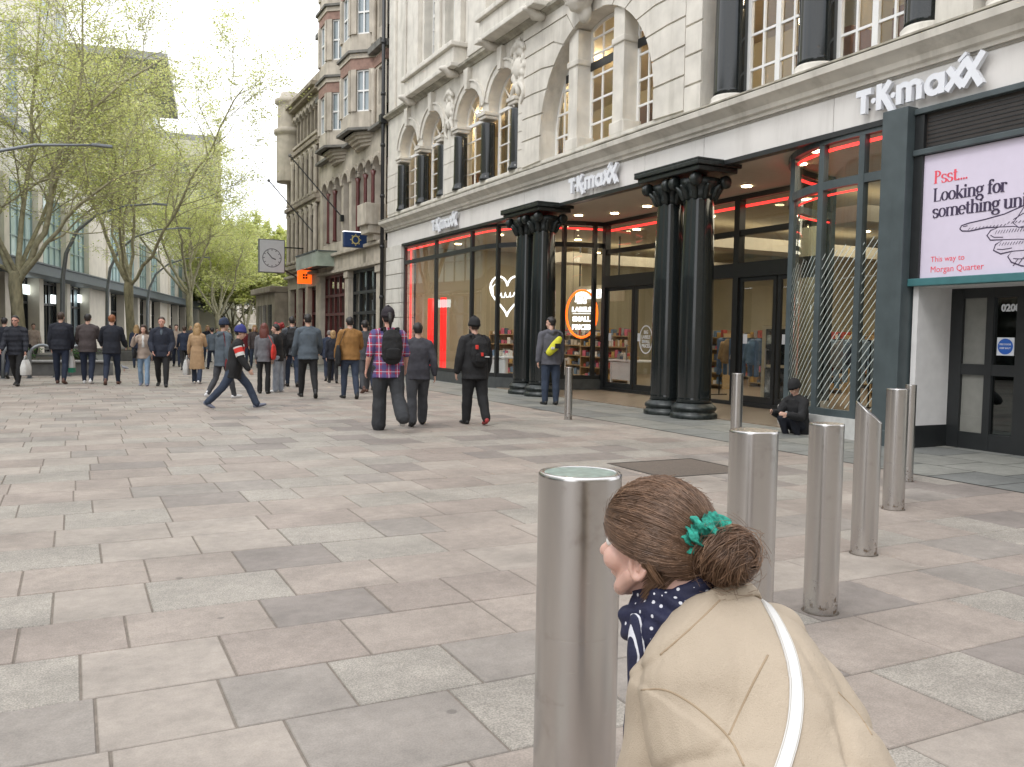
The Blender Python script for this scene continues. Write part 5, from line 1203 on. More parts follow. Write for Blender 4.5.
L1 = [([(0, 0, 3.5), (-.6, -.1, 4.9), (-1.1, -.4, 6.9), (-1.6, -.5, 10), (-2, -.4, 14)], .2),
      ([(0, 0, 3.7), (.12, .15, 6.0), (.5, .3, 8.8), (.75, .2, 12), (1.0, .4, 16)], .17),
      ([(0, 0, 3.6), (.75, .1, 5.1), (1.25, .1, 6.1), (1.45, .0, 7.6), (2.1, -.1, 9.2), (3.2, -.3, 10.4), (4.6, -.5, 11.5), (6.2, -.4, 12.5)], .2),
      ([(1.35, .0, 6.9), (2.2, .1, 9.0), (2.6, .2, 11.5), (2.75, .1, 14), (2.9, 0, 17)], .11),
      ([(0, 0, 3.3), (.7, -.3, 4.1), (1.5, -.6, 5.0), (2.5, -.9, 6.0), (3.7, -1.2, 6.9), (5.2, -1.6, 7.7), (6.6, -2.1, 8.0)], .15),
      ([(-.1, 0, 3.8), (-1.4, .4, 4.4), (-3.4, .6, 5.2), (-5.5, .6, 6.6)], .12),
      ([(0, 0, 3.8), (.3, 1.2, 6), (.6, 2.8, 9), (.9, 4.2, 12)], .14),
      ([(0, 0, 3.8), (-.5, -1.4, 6.5), (-.8, -2.6, 10), (-.6, -3.0, 13.5)], .13)]
tree(-2.05, 41.43, 16, 'largest leafing plane tree at the far left with thick forked limbs', [(P, r_*.72) for P, r_ in L1], 5, .25, twigs=7.2, fork=3.5, rz=-R(26.8), leaves=6, leaf=.085)
tree(2.73, 51.35, 14.5, 'second plane tree along the street, behind the couple walking forward', None, 12, .23, twigs=7, fork=3.9, leaves=6, leaf=.1)
tree(7.91, 70.06, 14, 'third plane tree along the street, with a low fork behind the blonde woman', None, 23, .24, twigs=7, fork=4.2, leaves=6, leaf=.12, depth=3)
tree(-9.5, 45, 15, 'leafing plane tree at the left edge, mostly out of view', None, 31, .3, twigs=6, fork=4, leaves=4, leaf=.1)
tree(13.6, 96, 12, 'smaller plane tree with open dark branches left of the hanging clock', None, 41, .3, twigs=6.5, fork=3, leaves=6, leaf=.17, sides=5)
tree(23, 118, 14, 'yellow green tree directly behind the hanging clock', None, 51, .3, twigs=6.5, fork=2.6, leaves=9, leaf=.26, sides=5, depth=3)
tree(31, 140, 15, 'dense yellow green tree at the end of the stone terrace', None, 61, .3, twigs=5.5, fork=2.4, leaves=9, leaf=.3, sides=5)
tree(19, 134, 15, 'far pale green tree below the lowest office block', None, 71, .3, twigs=5.5, fork=2.6, leaves=9, leaf=.3, sides=5)
def cxy(px, depth):
    yw = R(26.8); return (depth*(sin(yw)+(px-512)/868.6*cos(yw)), depth*(cos(yw)-(px-512)/868.6*sin(yw)))
for i, (px, dp, h, lab) in enumerate(((246, 112, 11, 'bushy yellow green tree just left of the hanging clock'), (262, 128, 13, 'full yellow green tree seen under the hanging clock'), (279, 120, 12, 'full yellow green tree touching the end of the terrace'), (232, 125, 11, 'far rounded tree under the lowest office block'))):
    tree(*cxy(px, dp), h, lab, None, 80+i, .28, twigs=6, fork=1.9, leaves=13, leaf=.33, sides=5)
# low planting round the trunks
m_shrub = [leafmat('shrub_leaf', (.07, .17, .04)), leafmat('shrub_leaf_dark', (.035, .09, .03))]
def shrub(x, y, z, r, h, n, label):
    rn = random.Random(int(abs(x)*100)+n); t = thing('planter_shrub', label, 'shrub', (x, y, z), 0, 'green shrubs in the planter'); k = MB(); s_ = MB()
    for i in range(14):
        a = rn.uniform(0, 6.3); tip = V((cos(a)*r*.8, sin(a)*r*.8, h*rn.uniform(.5, 1))); s_.tube([(0, 0, 0), tip*.5+V((0, 0, .05)), tip], [.02, .014, .006], 5)
        for j in range(n//14):
            f = rn.uniform(.3, 1.05); c = tip*f+V((rn.gauss(0, .13), rn.gauss(0, .13), rn.gauss(0, .1))); b = rn.uniform(0, 6.3); u = V((cos(b), sin(b), rn.uniform(-.3, .6)))*.11; w_ = V((-sin(b), cos(b), rn.uniform(-.3, .3)))*.045
            k.add([c, c+u*.5+w_, c+u, c+u*.5-w_], [(0, 1, 2, 3)], rn.randrange(2))
    part('stems', s_, m_twig, t); tag(part('foliage', k, m_shrub, t), kind='stuff')
shrub(-3.2, 35.5, .36, 1.0, 1.3, 700, 'bushy green shrub in the planter at the far left'); shrub(-1.7, 34.3, .36, .7, .6, 420, 'low green shrub beside the steel cycle hoop'); shrub(.2, 36, .36, .7, .5, 400, 'low green shrub behind the men walking away')
# ------------------------------------------------------------------ people
def skinmat(name, c):
    m = M(name, c, .5, var=.08, scale=14); b = m.node_tree.nodes['Principled BSDF']; b.inputs['Subsurface Weight'].default_value = .12; b.inputs['Subsurface Radius'].default_value = (.02, .008, .004); return m
m_skin = [skinmat('skin_fair', (.55, .34, .26)), skinmat('skin_rosy', (.56, .31, .24)), skinmat('skin_tan', (.42, .25, .17))]
m_eye = M('eye_dark', (.03, .02, .015), .15, var=0); m_lip = M('lip_tone', (.42, .17, .15), .5, var=0)
CL = {}
def cloth(name, c, rough=.85, var=.14, scale=9, bump=.25, bscale=40):
    if name not in CL: CL[name] = M('cloth_'+name, c, rough, var=var, scale=scale, bump=bump, bscale=bscale)
    return CL[name]
navy = cloth('navy', (.009, .011, .019)); blackc = cloth('black', (.011, .011, .012)); charcoal = cloth('charcoal', (.05, .052, .058)); grey = cloth('grey', (.13, .13, .14))
lgrey = cloth('light_grey', (.36, .36, .37)); bluegrey = cloth('blue_grey', (.075, .095, .115)); denim = cloth('denim', (.03, .043, .072)); ddenim = cloth('dark_denim', (.014, .021, .042)); pdenim = cloth('pale_denim', (.2, .29, .4))
brownc = cloth('brown_jacket', (.055, .043, .042)); mustard = cloth('mustard', (.25, .125, .035)); camel = cloth('camel', (.38, .25, .14)); beigec = cloth('beige', (.36, .29, .24)); whitec = cloth('white', (.6, .6, .58)); redc = cloth('red', (.6, .035, .025)); maroonc = cloth('maroon', (.12, .012, .016)); bluehat = cloth('blue_knit', (.03, .035, .16)); yellowc = cloth('yellow', (.6, .58, .04)); greenc = cloth('green', (.03, .2, .12)); dgreen = cloth('dark_green', (.02, .06, .05))
def hairm(n, c): return M('hair_'+n, c, .5, var=.35, scale=30, bump=.5, bscale=50, stretch=(3, 3, .6))
h_br = hairm('brown', (.045, .026, .016)); h_dk = hairm('dark', (.014, .011, .01)); h_gi = hairm('ginger', (.22, .075, .025)); h_bl = hairm('blonde', (.35, .22, .1)); h_au = hairm('auburn', (.12, .03, .02)); h_rd = hairm('red', (.22, .012, .012)); h_gr = hairm('grey', (.15, .13, .12))
m_shoe = {'black': cloth('shoe_black', (.012, .012, .012), .5, bump=0), 'brown': cloth('shoe_brown', (.1, .045, .03), .5, bump=0), 'white': cloth('shoe_white', (.6, .6, .6), .5, bump=0), 'red': cloth('shoe_red', (.3, .03, .03), .5, bump=0), 'grey': cloth('shoe_grey', (.14, .15, .2), .6, bump=0)}
def plaid():
    m = M('cloth_plaid', (.3, .05, .09), .9, var=.0); nt = m.node_tree; N = nt.nodes; L = nt.links; b = N['Principled BSDF']
    tc = N['Texture Coordinate']; sx = N.new('ShaderNodeSeparateXYZ'); L.new(tc.outputs['Object'], sx.inputs[0])
    def band(sock, period, duty, ph):
        a = N.new('ShaderNodeMath'); a.operation = 'MULTIPLY_ADD'; a.inputs[1].default_value = 1/period; a.inputs[2].default_value = ph; L.new(sock, a.inputs[0])
        f_ = N.new('ShaderNodeMath'); f_.operation = 'FRACT'; L.new(a.outputs[0], f_.inputs[0]); g = N.new('ShaderNodeMath'); g.operation = 'LESS_THAN'; g.inputs[1].default_value = duty; L.new(f_.outputs[0], g.inputs[0]); return g.outputs[0]
    def mix(fac, a, c, v):
        x = N.new('ShaderNodeMix'); x.data_type = 'RGBA'; k = N.new('ShaderNodeMath'); k.operation = 'MULTIPLY'; k.inputs[1].default_value = v; L.new(fac, k.inputs[0]); L.new(k.outputs[0], x.inputs[0])
        if isinstance(a, tuple): x.inputs[6].default_value = a
        else: L.new(a, x.inputs[6])
        x.inputs[7].default_value = c; return x.outputs[2]
    o = mix(band(sx.outputs[0], .13, .45, 0), (.36, .035, .07, 1), (.06, .08, .2, 1), .8)
    o = mix(band(sx.outputs[2], .13, .45, 0), o, (.05, .07, .2, 1), .65)
    o = mix(band(sx.outputs[0], .13, .08, .3), o, (.55, .5, .6, 1), .8); o = mix(band(sx.outputs[2], .13, .08, .3), o, (.55, .5, .6, 1), .8)
    L.new(o, b.inputs['Base Color']); return m
m_plaid = plaid()
def quilt():
    m = M('cloth_quilted_navy', (.012, .014, .022), .8, var=.1); nt = m.node_tree; N = nt.nodes; L = nt.links
    tc = N['Texture Coordinate']; wv = N.new('ShaderNodeTexWave'); wv.bands_direction = 'Z'; wv.inputs['Scale'].default_value = 2.6; wv.inputs['Distortion'].default_value = .6; L.new(tc.outputs['Object'], wv.inputs[0])
    bp = N.new('ShaderNodeBump'); bp.inputs['Strength'].default_value = 1; bp.inputs['Distance'].default_value = .01; L.new(wv.outputs[0], bp.inputs['Height']); L.new(bp.outputs[0], N['Principled BSDF'].inputs['Normal']); return m
m_quilt = quilt()

def rotx(v, a):  # swing in the sagittal plane: positive = forward (+y)
    return V((v.x, v.y*cos(a)-v.z*sin(a), v.y*sin(a)+v.z*cos(a)))
class Fig:
    """joint positions of a 1.75 m figure facing +y"""
    def __init__(s, P):
        g = P.get; s.sh = g('sh', .185); s.hipw = .092; b = g('bulk', 1.); s.b = b
        lean = R(g('lean', 3)); side = g('tilt', 0)
        pel = V((0, 0, .93)); up = V((side, sin(lean), cos(lean))).normalized()
        s.pel = pel; s.waist = pel+up*.17; s.chest = pel+up*.38; s.neck = pel+up*.55+V((0, .0, 0)); s.up = up
        hy, hp = R(g('hyaw', 0)), R(g('hpitch', 5))
        s.head = s.neck+up*.06+V((0, .035, .11)); s.hyaw, s.hpitch = hy, hp
        s.leg = {}; s.arm = {}
        for sd, k in ((-1, 'L'), (1, 'R')):
            th, kn = g(k+'leg', (0, 0)); h = pel+V((sd*s.hipw*b**.5, 0, -.03)); kne = h+rotx(V((sd*.012, 0, -.43)), R(th)); an = kne+rotx(V((0, 0, -.41)), R(th-kn))
            pit = R(max(0, kn-th)*.55 if th-kn < -8 else min(0, -(th-kn)*.6)); ft = R(g('toe', 8))*sd
            fd = V((sin(ft), cos(ft)*cos(pit), -sin(pit))).normalized(); s.leg[k] = (h, kne, an, fd)
            fw, ou, el = g(k+'arm', (5 if sd > 0 else -5, 8, 12)); shd = s.neck+V((sd*s.sh*b**.35, 0, -.07)); rel = R(g(k+'in', 0))
            d = rotx(V((sd*sin(R(ou)), 0, -cos(R(ou)))), R(fw)); elb = shd+d*.29
            d2 = rotx(V((sd*sin(R(ou*.4))-sd*sin(rel), 0, -cos(R(ou*.4)))), R(fw+el)).normalized(); wr = elb+d2*.25; s.arm[k] = (shd, elb, wr, d2, sd)
        low = min(min(a[2].z-.075, (a[2]+a[3]*.17).z-.045, (a[2]-a[3]*.06).z-.05) for a in s.leg.values())
        if g('sit') is None:
            dz = V((0, 0, -low))
            for n in ('pel', 'waist', 'chest', 'neck', 'head'): setattr(s, n, getattr(s, n)+dz)
            s.leg = {k: (a+dz, b_+dz, c+dz, d) for k, (a, b_, c, d) in s.leg.items()}; s.arm = {k: (a+dz, b_+dz, c+dz, d, e) for k, (a, b_, c, d, e) in s.arm.items()}
        s.hrot = Euler((-hp, 0, hy)).to_matrix()
def fig_torso(k, F, e, hem=-.0, fem=False, flat=False):
    b = F.b; p, u = F.pel, F.up; x = (1, 0, 0); q = .93 if fem else 1
    pts = [p+u*hem, p+u*.04, p+u*.17, p+u*.3, p+u*.42, p+u*.5, p+u*.545]
    rad = [(.168*b+e, .12*b+e), (.17*b+e, .125*b+e), ((.135 if fem else .152)*b+e, .108*b+e), (.158*q*b+e, .118*b+e), (.172*q*b**.6+e, .112*b**.7+e), (.13*q+e, .085+e), (.075+e, .07+e)]
    if hem < -.04 or flat: k.tube([p+u*(hem-.07)]+pts, [(rad[0][0]*1.01+.004, rad[0][1]*1.03+.006)]+rad, 18, x)
    else: k.rtube(pts, rad, 16, x)
    for sd in (-1, 1):
        sh = F.arm['L' if sd < 0 else 'R'][0]; k.rtube([F.neck+V((sd*.04, 0, -.015)), sh+V((-sd*.015, 0, .0))], [.05+e, .055+e], 10)
def fig_arm(k, F, n, e, to=1.):
    sh, el, wr, d, sd = F.arm[n]; b = F.b**.6
    k.rtube([sh, sh.lerp(el, .5), el], [.056*b+e, .05*b+e, .042*b+e], 10); w_ = el.lerp(wr, to); k.rtube([el, el.lerp(w_, .4), w_], [.042*b+e, .041*b+e, .03+e], 10)
def fig_leg(k, F, n, e, flare=0.):
    h, kn, an, fd = F.leg[n]; b = F.b**.7
    k.rtube([h+V((0, 0, .03)), h.lerp(kn, .45), kn], [.088*b+e, .076*b+e, .056*b+e], 12); k.rtube([kn, kn.lerp(an, .35), an], [.056*b+e, .055*b+e+flare*.3, .036+e*1.2+flare], 12)
def fig_hand(k, F, n):
    sh, el, wr, d, sd = F.arm[n]; side = V((1, 0, 0)); fwd = d.cross(side).normalized()*-1
    if fwd.y < 0: fwd = -fwd
    pal = wr+d*.045; k.rtube([wr-d*.01, wr+d*.03, wr+d*.085], [(.024, .02), (.036, .016), (.038, .014)], 10, fwd)
    for i, l in enumerate((.07, .08, .075, .058)):
        o = wr+d*.085+fwd*(.028-.019*i); k.rtube([o-d*.02, o+d*l*.5-side*sd*.01, o+d*l*.85-side*sd*.032], [.0095, .009, .0075], 6)
    o = wr+d*.03+fwd*.03; k.rtube([o, o+fwd*.022+d*.03, o+fwd*.026+d*.058-side*sd*.012], [.012, .0105, .008], 6)
def fig_foot(k, F, n, e):
    h, kn, an, fd = F.leg[n]; dn = V((0, 0, -1)); dn = (dn-fd*dn.dot(fd)).normalized(); s_ = (1, 0, 0)
    k.rtube([an+dn*.035-fd*.045, an+dn*.04+fd*.02, an+dn*.047+fd*.1, an+dn*.053+fd*.165], [(.034+e, .04+e), (.037+e, .042+e), (.043+e, .03+e), (.036+e, .02+e)], 12, s_); k.rtube([an+V((0, 0, .04)), an+dn*.03], [.036+e, .038+e], 10)
def head_shape(k, F):
    c, Rm = F.head, F.hrot
    def T(v): return c+Rm @ V(v)
    k.rtube([F.neck-F.up*.05, F.neck+F.up*.05, T((0, -.02, -.03))], [.058, .052, .05], 12)
    k.ball(T((0, -.012, .035)), (.076, .097, .088), 18, 14, Rm); k.ball(T((0, .02, -.035)), (.058, .07, .075), 14, 12, Rm); k.ball(T((0, .052, -.088)), (.032, .03, .024), 10, 8, Rm)
    k.rtube([T((0, .083, .022)), T((0, .1, -.012)), T((0, .103, -.022))], [.01, .014, .017], 8)
    for s_ in (-1, 1):
        k.ball(T((s_*.078, -.012, -.005)), (.01, .02, .032), 8, 8, Rm); k.ball(T((s_*.036, .073, .032)), (.024, .012, .01), 8, 6, Rm); k.ball(T((s_*.042, .062, -.025)), (.022, .02, .02), 8, 6, Rm)
    k.ball(T((0, .083, -.056)), (.024, .012, .012), 8, 6, Rm)
def hair_cap(F, style, e=.012):
    k = MB(); k.smooth = True; Rm = F.hrot; c = F.head; n, m = 28, 18; vs = []
    long_ = style in ('long', 'bob')
    for i in range(m+1):
        t = pi*i/m
        for j in range(n):
            a = 2*pi*j/n; d = V((sin(t)*cos(a), sin(t)*sin(a), cos(t)))
            r = V((.076+e, .097+e, .09+e)); p = V((d.x*r.x, d.y*r.y-.014, d.z*r.z*(1.45 if d.z < 0 and d.y < -.1 else 1)+.04))
            front = max(0, d.y); lim = .42 if style != 'bald' else .9
            hide = (d.y > .1 and d.z < lim+.25*front-.3*abs(d.x)) or d.z < (-.72 if d.y < -.15 else -.5 if not long_ else -.7) or (abs(d.x) > .6 and d.z < -.18 and d.y > -.25 and not long_)
            if hide: p = V((p.x*.84, (p.y+.014)*.84-.014, (p.z-.04)*.84+.04))
            else:
                p += d*(.012*noise.noise(V((d.x*5, d.y*5, d.z*3+e*50)))+.004)
            vs.append(c+Rm @ p)
    k.add(vs, [(i*n+j, (i+1)*n+j, (i+1)*n+(j+1) % n, i*n+(j+1) % n) for i in range(m) for j in range(n)])
    def T(v): return c+Rm @ V(v)
    if style == 'long':
        k.rtube([T((0, -.07, .06)), T((0, -.095, -.08)), T((0, -.1, -.2)), T((0, -.09, -.33))], [(.075, .04), (.098, .045), (.1, .04), (.06, .025)], 14, (1, 0, 0))
        for s_ in (-1, 1): k.rtube([T((s_*.07, -.02, .05)), T((s_*.09, -.02, -.08)), T((s_*.1, .0, -.22))], [.03, .035, .02], 8)
    if style == 'bob':
        k.rtube([T((0, -.06, .05)), T((0, -.075, -.06)), T((0, -.065, -.13))], [(.08, .045), (.09, .05), (.075, .035)], 14, (1, 0, 0))
    if style == 'pony':
        k.rtube([T((0, -.09, .06)), T((0, -.15, .05)), T((0, -.17, -.06)), T((0, -.15, -.16))], [.03, .035, .032, .012], 10)
    return k
def beanie(F, e=.02):
    k = MB(); k.smooth = True; Rm = F.hrot; c = F.head; n = 28; prof = [(.99, .02), (1.05, .0), (1.06, .04), (1.0, .05), (.99, .08), (.86, .115), (.62, .145), (.3, .162), (.02, .166)]
    vs = [c+Rm @ V((f*(.077+e)*cos(2*pi*j/n), f*(.098+e)*sin(2*pi*j/n)-.012-(z-.02)*.25, z+.01+.02*sin(2*pi*j/n))) for f, z in prof for j in range(n)]
    k.add(vs, [(i*n+j, i*n+(j+1) % n, (i+1)*n+(j+1) % n, (i+1)*n+j) for i in range(len(prof)-1) for j in range(n)]); return k
def crease(a=.006, sc=9, st=.55, seed=0):
    def f(co): return a*noise.noise(V((co.x*sc+seed, co.y*sc, co.z*sc*st)))+a*.6*noise.noise(V((co.x*sc*2.3, co.y*sc*2.3+seed, co.z*sc*2.3*st)))
    return f
PEOPLE = {}
def person(key, x, y, h, face, label, P, group=None, vox=.011):
    """face = heading in degrees clockwise from +y (0 walks away down the street)"""
    F = Fig(P); g = P.get; fem = g('fem', False); s_ = h/1.75
    t = thing('person', label, 'person', (x, y, .011), -R(face), group, s_)
    skin = m_skin[g('skin', 0)]
    k = MB(); fig_torso(k, F, -.012, fem=fem); head_shape(k, F)
    for n in 'LR': fig_arm(k, F, n, -.008); fig_leg(k, F, n, -.01); fig_hand(k, F, n); fig_foot(k, F, n, -.008)
    remeshed(k, 'body', skin, vox*.85, 2, t)
    seed = len(PEOPLE)*3.7
    # trousers
    k = MB(); p, u = F.pel, F.up; b = F.b
    k.rtube([p+u*-.07, p+u*.03, p+u*.13], [(.158*b, .115*b), (.172*b, .13*b), (.158*b, .12*b)], 16, (1, 0, 0))
    for n in 'LR': fig_leg(k, F, n, g('leg_e', .012), g('flare', 0.))
    remeshed(k, 'trousers', g('tr', ddenim), vox, 2, t, crease(.009, 8, .7, seed))
    # jacket
    k = MB(); e = g('je', .022); fig_torso(k, F, e, g('hem', -.06), fem, True)
    if g('coat'):
        hk = g('coat'); lk = (F.leg['L'][1]+F.leg['R'][1])/2; k.tube([p+u*.06, p+V((0, 0, -.16)), V((lk.x, lk.y*.6, p.z-hk-.08))], [(.18*b, .14*b), (.2*b, .16*b), (.225*b, .185*b)], 18, (1, 0, 0))
    for n in 'LR': fig_arm(k, F, n, e*.85, g('sleeve', .97))
    k.tube([F.neck-u*.04, F.neck+u*g('collar', .03)], [(.082+e*.3, .085+e*.3), (.07, .074)], 14, (1, 0, 0))
    if g('hood'): k.rtube([F.neck+V((-.07, -.07, -.0)), F.neck+V((0, -.115, -.03)), F.neck+V((.07, -.07, -.0))], [.045, .06, .045], 10)
    remeshed(k, 'jacket' if not g('coat') else 'coat', g('ja', navy), vox, 2, t, crease(g('cr', .008), 8, .8, seed+9))
    if g('shirt'):
        k = MB(); q0 = .2 if fem else .4; k.rtube([p+u*q0+V((0, .118*b+e, 0)), p+u*.44+V((0, .108*b**.7+e, 0)), p+u*.5+V((0, .078+e, 0)), p+u*.54+V((0, .068+e*.6, 0))], [(.012 if not fem else .04, .006), (.03, .008), (.035, .01), (.035, .01)], 10, (1, 0, 0)); part('shirt', k, g('shirt'), t, True)
    if g('hemline'):
        k = MB(); k.tube([p+u*(g('hem', -.06)-.045), p+u*(g('hem', -.06)-.0)], [(.172*b+.018, .128*b+.018)]*2, 20, (1, 0, 0)); part('shirt_hem', k, g('hemline'), t, True)
    for n in 'LR':
        k = MB(); fig_foot(k, F, n, .006); remeshed(k, 'shoe', m_shoe[g('shoe'+n, g('shoe', 'black'))], vox*.9, 2, t)
    hs = g('hair', (h_br, 'short'))
    if hs: part('hair', hair_cap(F, hs[1], .006 if hs[1] in ('short', 'bald') else .016), hs[0], t)
    if g('hat'): part('beanie', beanie(F), g('hat'), t)
    if abs(((face+180) % 360)-180) > 70:
        for sx in (-1, 1): k = MB(); k.ball(F.head+F.hrot @ V((sx*.034, .083, .012)), (.011, .006, .006), 8, 6, F.hrot); part('eye', k, m_eye, t, True)
        k = MB(); k.ball(F.head+F.hrot @ V((0, .094, -.058)), (.022, .006, .006), 10, 6, F.hrot); part('lips', k, m_lip, t, True)
        if g('glasses'):
            k = MB()
            for sx in (-1, 1): q = [F.head+F.hrot @ V((sx*.036+.026*cos(2*pi*i/12), .1, .012+.018*sin(2*pi*i/12))) for i in range(13)]; k.tube(q, .003, 5, cap=False); k.tube([F.head+F.hrot @ V((sx*.062, .098, .015)), F.head+F.hrot @ V((sx*.08, 0, .012))], .003, 5)
            part('glasses', k, m_dark, t)
    M_ = Matrix.Translation((x, y, .011)) @ Matrix.Rotation(-R(face), 4, 'Z') @ Matrix.Scale(s_, 4)
    PEOPLE[key] = (t, F, M_, face, s_); return t
def W(key, v): return PEOPLE[key][2] @ V(v)
def carried(name, label, cat, key, at, group=None):
    """a thing a person holds or wears: own top-level object placed in the person's frame"""
    t0, F, M_, face, s_ = PEOPLE[key]; return thing(name, label, cat, M_ @ V(at), -R(face), group, s_)
def backpack(key, label, mt, F=None, patch=None):
    F = PEOPLE[key][1]; b = F.b; at = F.chest+V((0, -.125*b-.075, -.06)); t = carried('backpack', label, 'backpack', key, at)
    k = MB(); k.rtube([(0, 0, -.2), (0, -.01, -.05), (0, 0, .12), (0, .01, .19)], [(.145, .08), (.155, .095), (.15, .08), (.11, .05)], 16, (1, 0, 0)); o = remeshed(k, 'bag_body', mt, .012, 3, t, crease(.008, 10, 1, 2))
    k = MB(); k.rtube([(0, -.085, -.17), (0, -.1, -.06)], [(.11, .035), (.11, .03)], 12, (1, 0, 0)); remeshed(k, 'front_pocket', mt, .012, 2, t)
    for sx in (-1, 1):
        k = MB(); sh = V((sx*.1, .06, .2)); k.tube([(sx*.09, .04, .15), (sx*.1, .06, .26), (sx*.105, .17, .25), (sx*.12, .28, .1), (sx*.13, .25, -.1), (sx*.12, .08, -.16)], [(.026, .01)]*6, 8, (1, 0, 0)); part('shoulder_strap', k, mt, t)
    if patch:
        for (px, pz, w_, h_, mm) in patch: k = MB(); k.box(px-w_/2, px+w_/2, -.145, -.085, pz-h_/2, pz+h_/2, .006); part('patch', k, mm, t)
    return t
def carrier(key, hand, label, mt, w_=.34, h_=.4, d_=.1, bot=None, off=(0, 0, 0)):
    F = PEOPLE[key][1]; wr, d = F.arm[hand][2], F.arm[hand][3]; at = wr+d*.1+V(off); t = carried('carrier_bag', label, 'bag', key, at)
    k = MB(); a = .12; n = 10; vs = []
    for z, f, dd in ((-a, .86, .25), (-a-.06, .93, .6), (-a-h_*.5, 1, 1.05), (-a-h_+.02, 1.02, 1.), (-a-h_, .96, .85)):
        for j in range(20): q = 2*pi*j/20; vs.append((math.copysign(abs(cos(q))**.35, cos(q))*d_/2*dd, math.copysign(abs(sin(q))**.35, sin(q))*w_/2*f, z))
    k.add(vs, [(i*20+j, (i+1)*20+j, (i+1)*20+(j+1) % 20, i*20+(j+1) % 20) for i in range(4) for j in range(20)]+[[80+j for j in range(20)]])
    part('bag_body', k, mt, t, True)
    if bot: k = MB(); k.box(-d_*.54, d_*.54, -w_*.515, w_*.515, -a-h_-.004, -a-h_*.72, .01); part('printed_base', k, bot, t)
    for sx in (-1, 1): k = MB(); k.tube([(sx*.012, -w_*.22, -a), (sx*.008, -w_*.14, -.03), (0, 0, 0), (sx*.008, w_*.14, -.03), (sx*.012, w_*.22, -a)], .006, 6); part('handle', k, mt, t)
    return t
def shoulder_bag(key, label, mt, side=1, z=-.02, w_=.3, h_=.26, y=-.02, strap=True):
    F = PEOPLE[key][1]; p = F.pel; at = p+V((side*(.2*F.b+.05), y, z)); t = carried('shoulder_bag', label, 'bag', key, at)
    k = MB(); k.rtube([(0, 0, -h_/2), (0, 0, 0), (0, 0, h_/2)], [(.055, w_/2), (.065, w_/2*1.04), (.03, w_/2*.85)], 14, (1, 0, 0)); remeshed(k, 'bag_body', mt, .014, 3, t)
    if strap:
        up = F.neck-p-V((0, 0, z)); sh = V((-side*(.2*F.b+.05)+side*.12, -y, up.z+.005))
        for dy in (-.09, .09): k = MB(); k.tube([(0, dy, h_/2-.03), sh*.5+V((side*.05, dy*1.2, 0)), sh+V((0, dy*.6, .0))], [(.012, .006)]*3, 6, (0, 1, 0)); part('strap', k, mt, t)
    return t
WALK = dict(Lleg=(22, 8), Rleg=(-14, 22), Larm=(-16, 9, 14), Rarm=(16, 9, 22)); WALK2 = dict(Lleg=(-12, 20), Rleg=(20, 6), Larm=(16, 9, 24), Rarm=(-14, 9, 12)); STAND = dict(Lleg=(3, 3), Rleg=(-2, 3), Larm=(2, 8, 10), Rarm=(2, 8, 14)); STEP = dict(Lleg=(12, 6), Rleg=(-8, 14), Larm=(-8, 9, 12), Rarm=(8, 9, 18))
def D(*a, **k):
    r = {}
    for x in a: r.update(x)
    r.update(k); return r
# -- the left group
person('m1', -1.39, 27.19, 1.9, 196, 'man in a dark quilted jacket walking towards us at the far left', D(WALK, ja=m_quilt, tr=blackc, hair=(h_dk, 'short'), glasses=1, bulk=1.12, je=.03, Larm=(12, 12, 10), skin=1))
carrier('m1', 'L', 'white carrier bag held by the man in the quilted jacket', whitec, .4, .38, .16)
person('m2', -.33, 27.97, 2.0, 12, 'broad man from behind in dark jacket and jeans, left of three', D(STEP, ja=navy, tr=ddenim, hair=(h_br, 'short'), bulk=1.18, je=.03, shoe='brown', hem=-.02, hemline=lgrey, Lin=10, Rin=10))
person('m3', .36, 27.85, 1.97, 12, 'man seen from behind in a brown jacket, middle of three walking together', D(STEP, ja=brownc, tr=ddenim, hair=(h_dk, 'short'), bulk=1.12, je=.03, shoe='white', Larm=(20, 14, 40), Rarm=(18, 14, 40)))
person('m4', .97, 27.24, 1.98, 10, 'ginger haired man seen from behind in a navy jacket, right of three', D(WALK2, ja=navy, tr=ddenim, hair=(h_gi, 'short'), bulk=1.12, je=.028, shoe='brown', Larm=(20, 14, 40), Rarm=(14, 14, 40)))
carrier('m2', 'R', 'white and green shopping bag between two men seen from behind', whitec, .26, .42, .12, greenc)
person('w5', 1.77, 26.6, 1.68, 192, 'woman in a beige jacket and pale jeans raising a hand to her hair', D(STEP, fem=True, ja=beigec, tr=pdenim, shirt=whitec, hair=(h_br, 'long'), sh=.165, Rarm=(30, 25, 125), Rin=25, flare=.02, shoe='grey'))
shoulder_bag('w5', 'small black shoulder bag on the woman in pale jeans', blackc, 1, .02, .26, .2, .05)
person('m6', 2.2, 26.04, 1.94, 190, 'man in navy coat and black trousers walking towards us beside pale jeans woman', D(WALK, ja=cloth('navy_coat', (.016, .02, .034)), tr=blackc, shirt=bluegrey, hair=(h_br, 'short'), bulk=1.1, je=.035, coat=.1, Larm=(4, 14, 30), Rarm=(4, 14, 30), Lin=20, Rin=20, skin=1))
person('w7', 3.28, 27.34, 1.76, 20, 'blonde woman seen from behind in a long camel coat', D(STEP, fem=True, ja=camel, tr=denim, hair=(h_bl, 'long'), coat=.42, sh=.165, shoe='white', flare=.02, Larm=(4, 14, 10), Rarm=(20, 10, 70), Rin=30))
carrier('w7', 'L', 'large white carrier bag beside the camel coat', whitec, .46, .46, .16, off=(-.05, 0, .04))
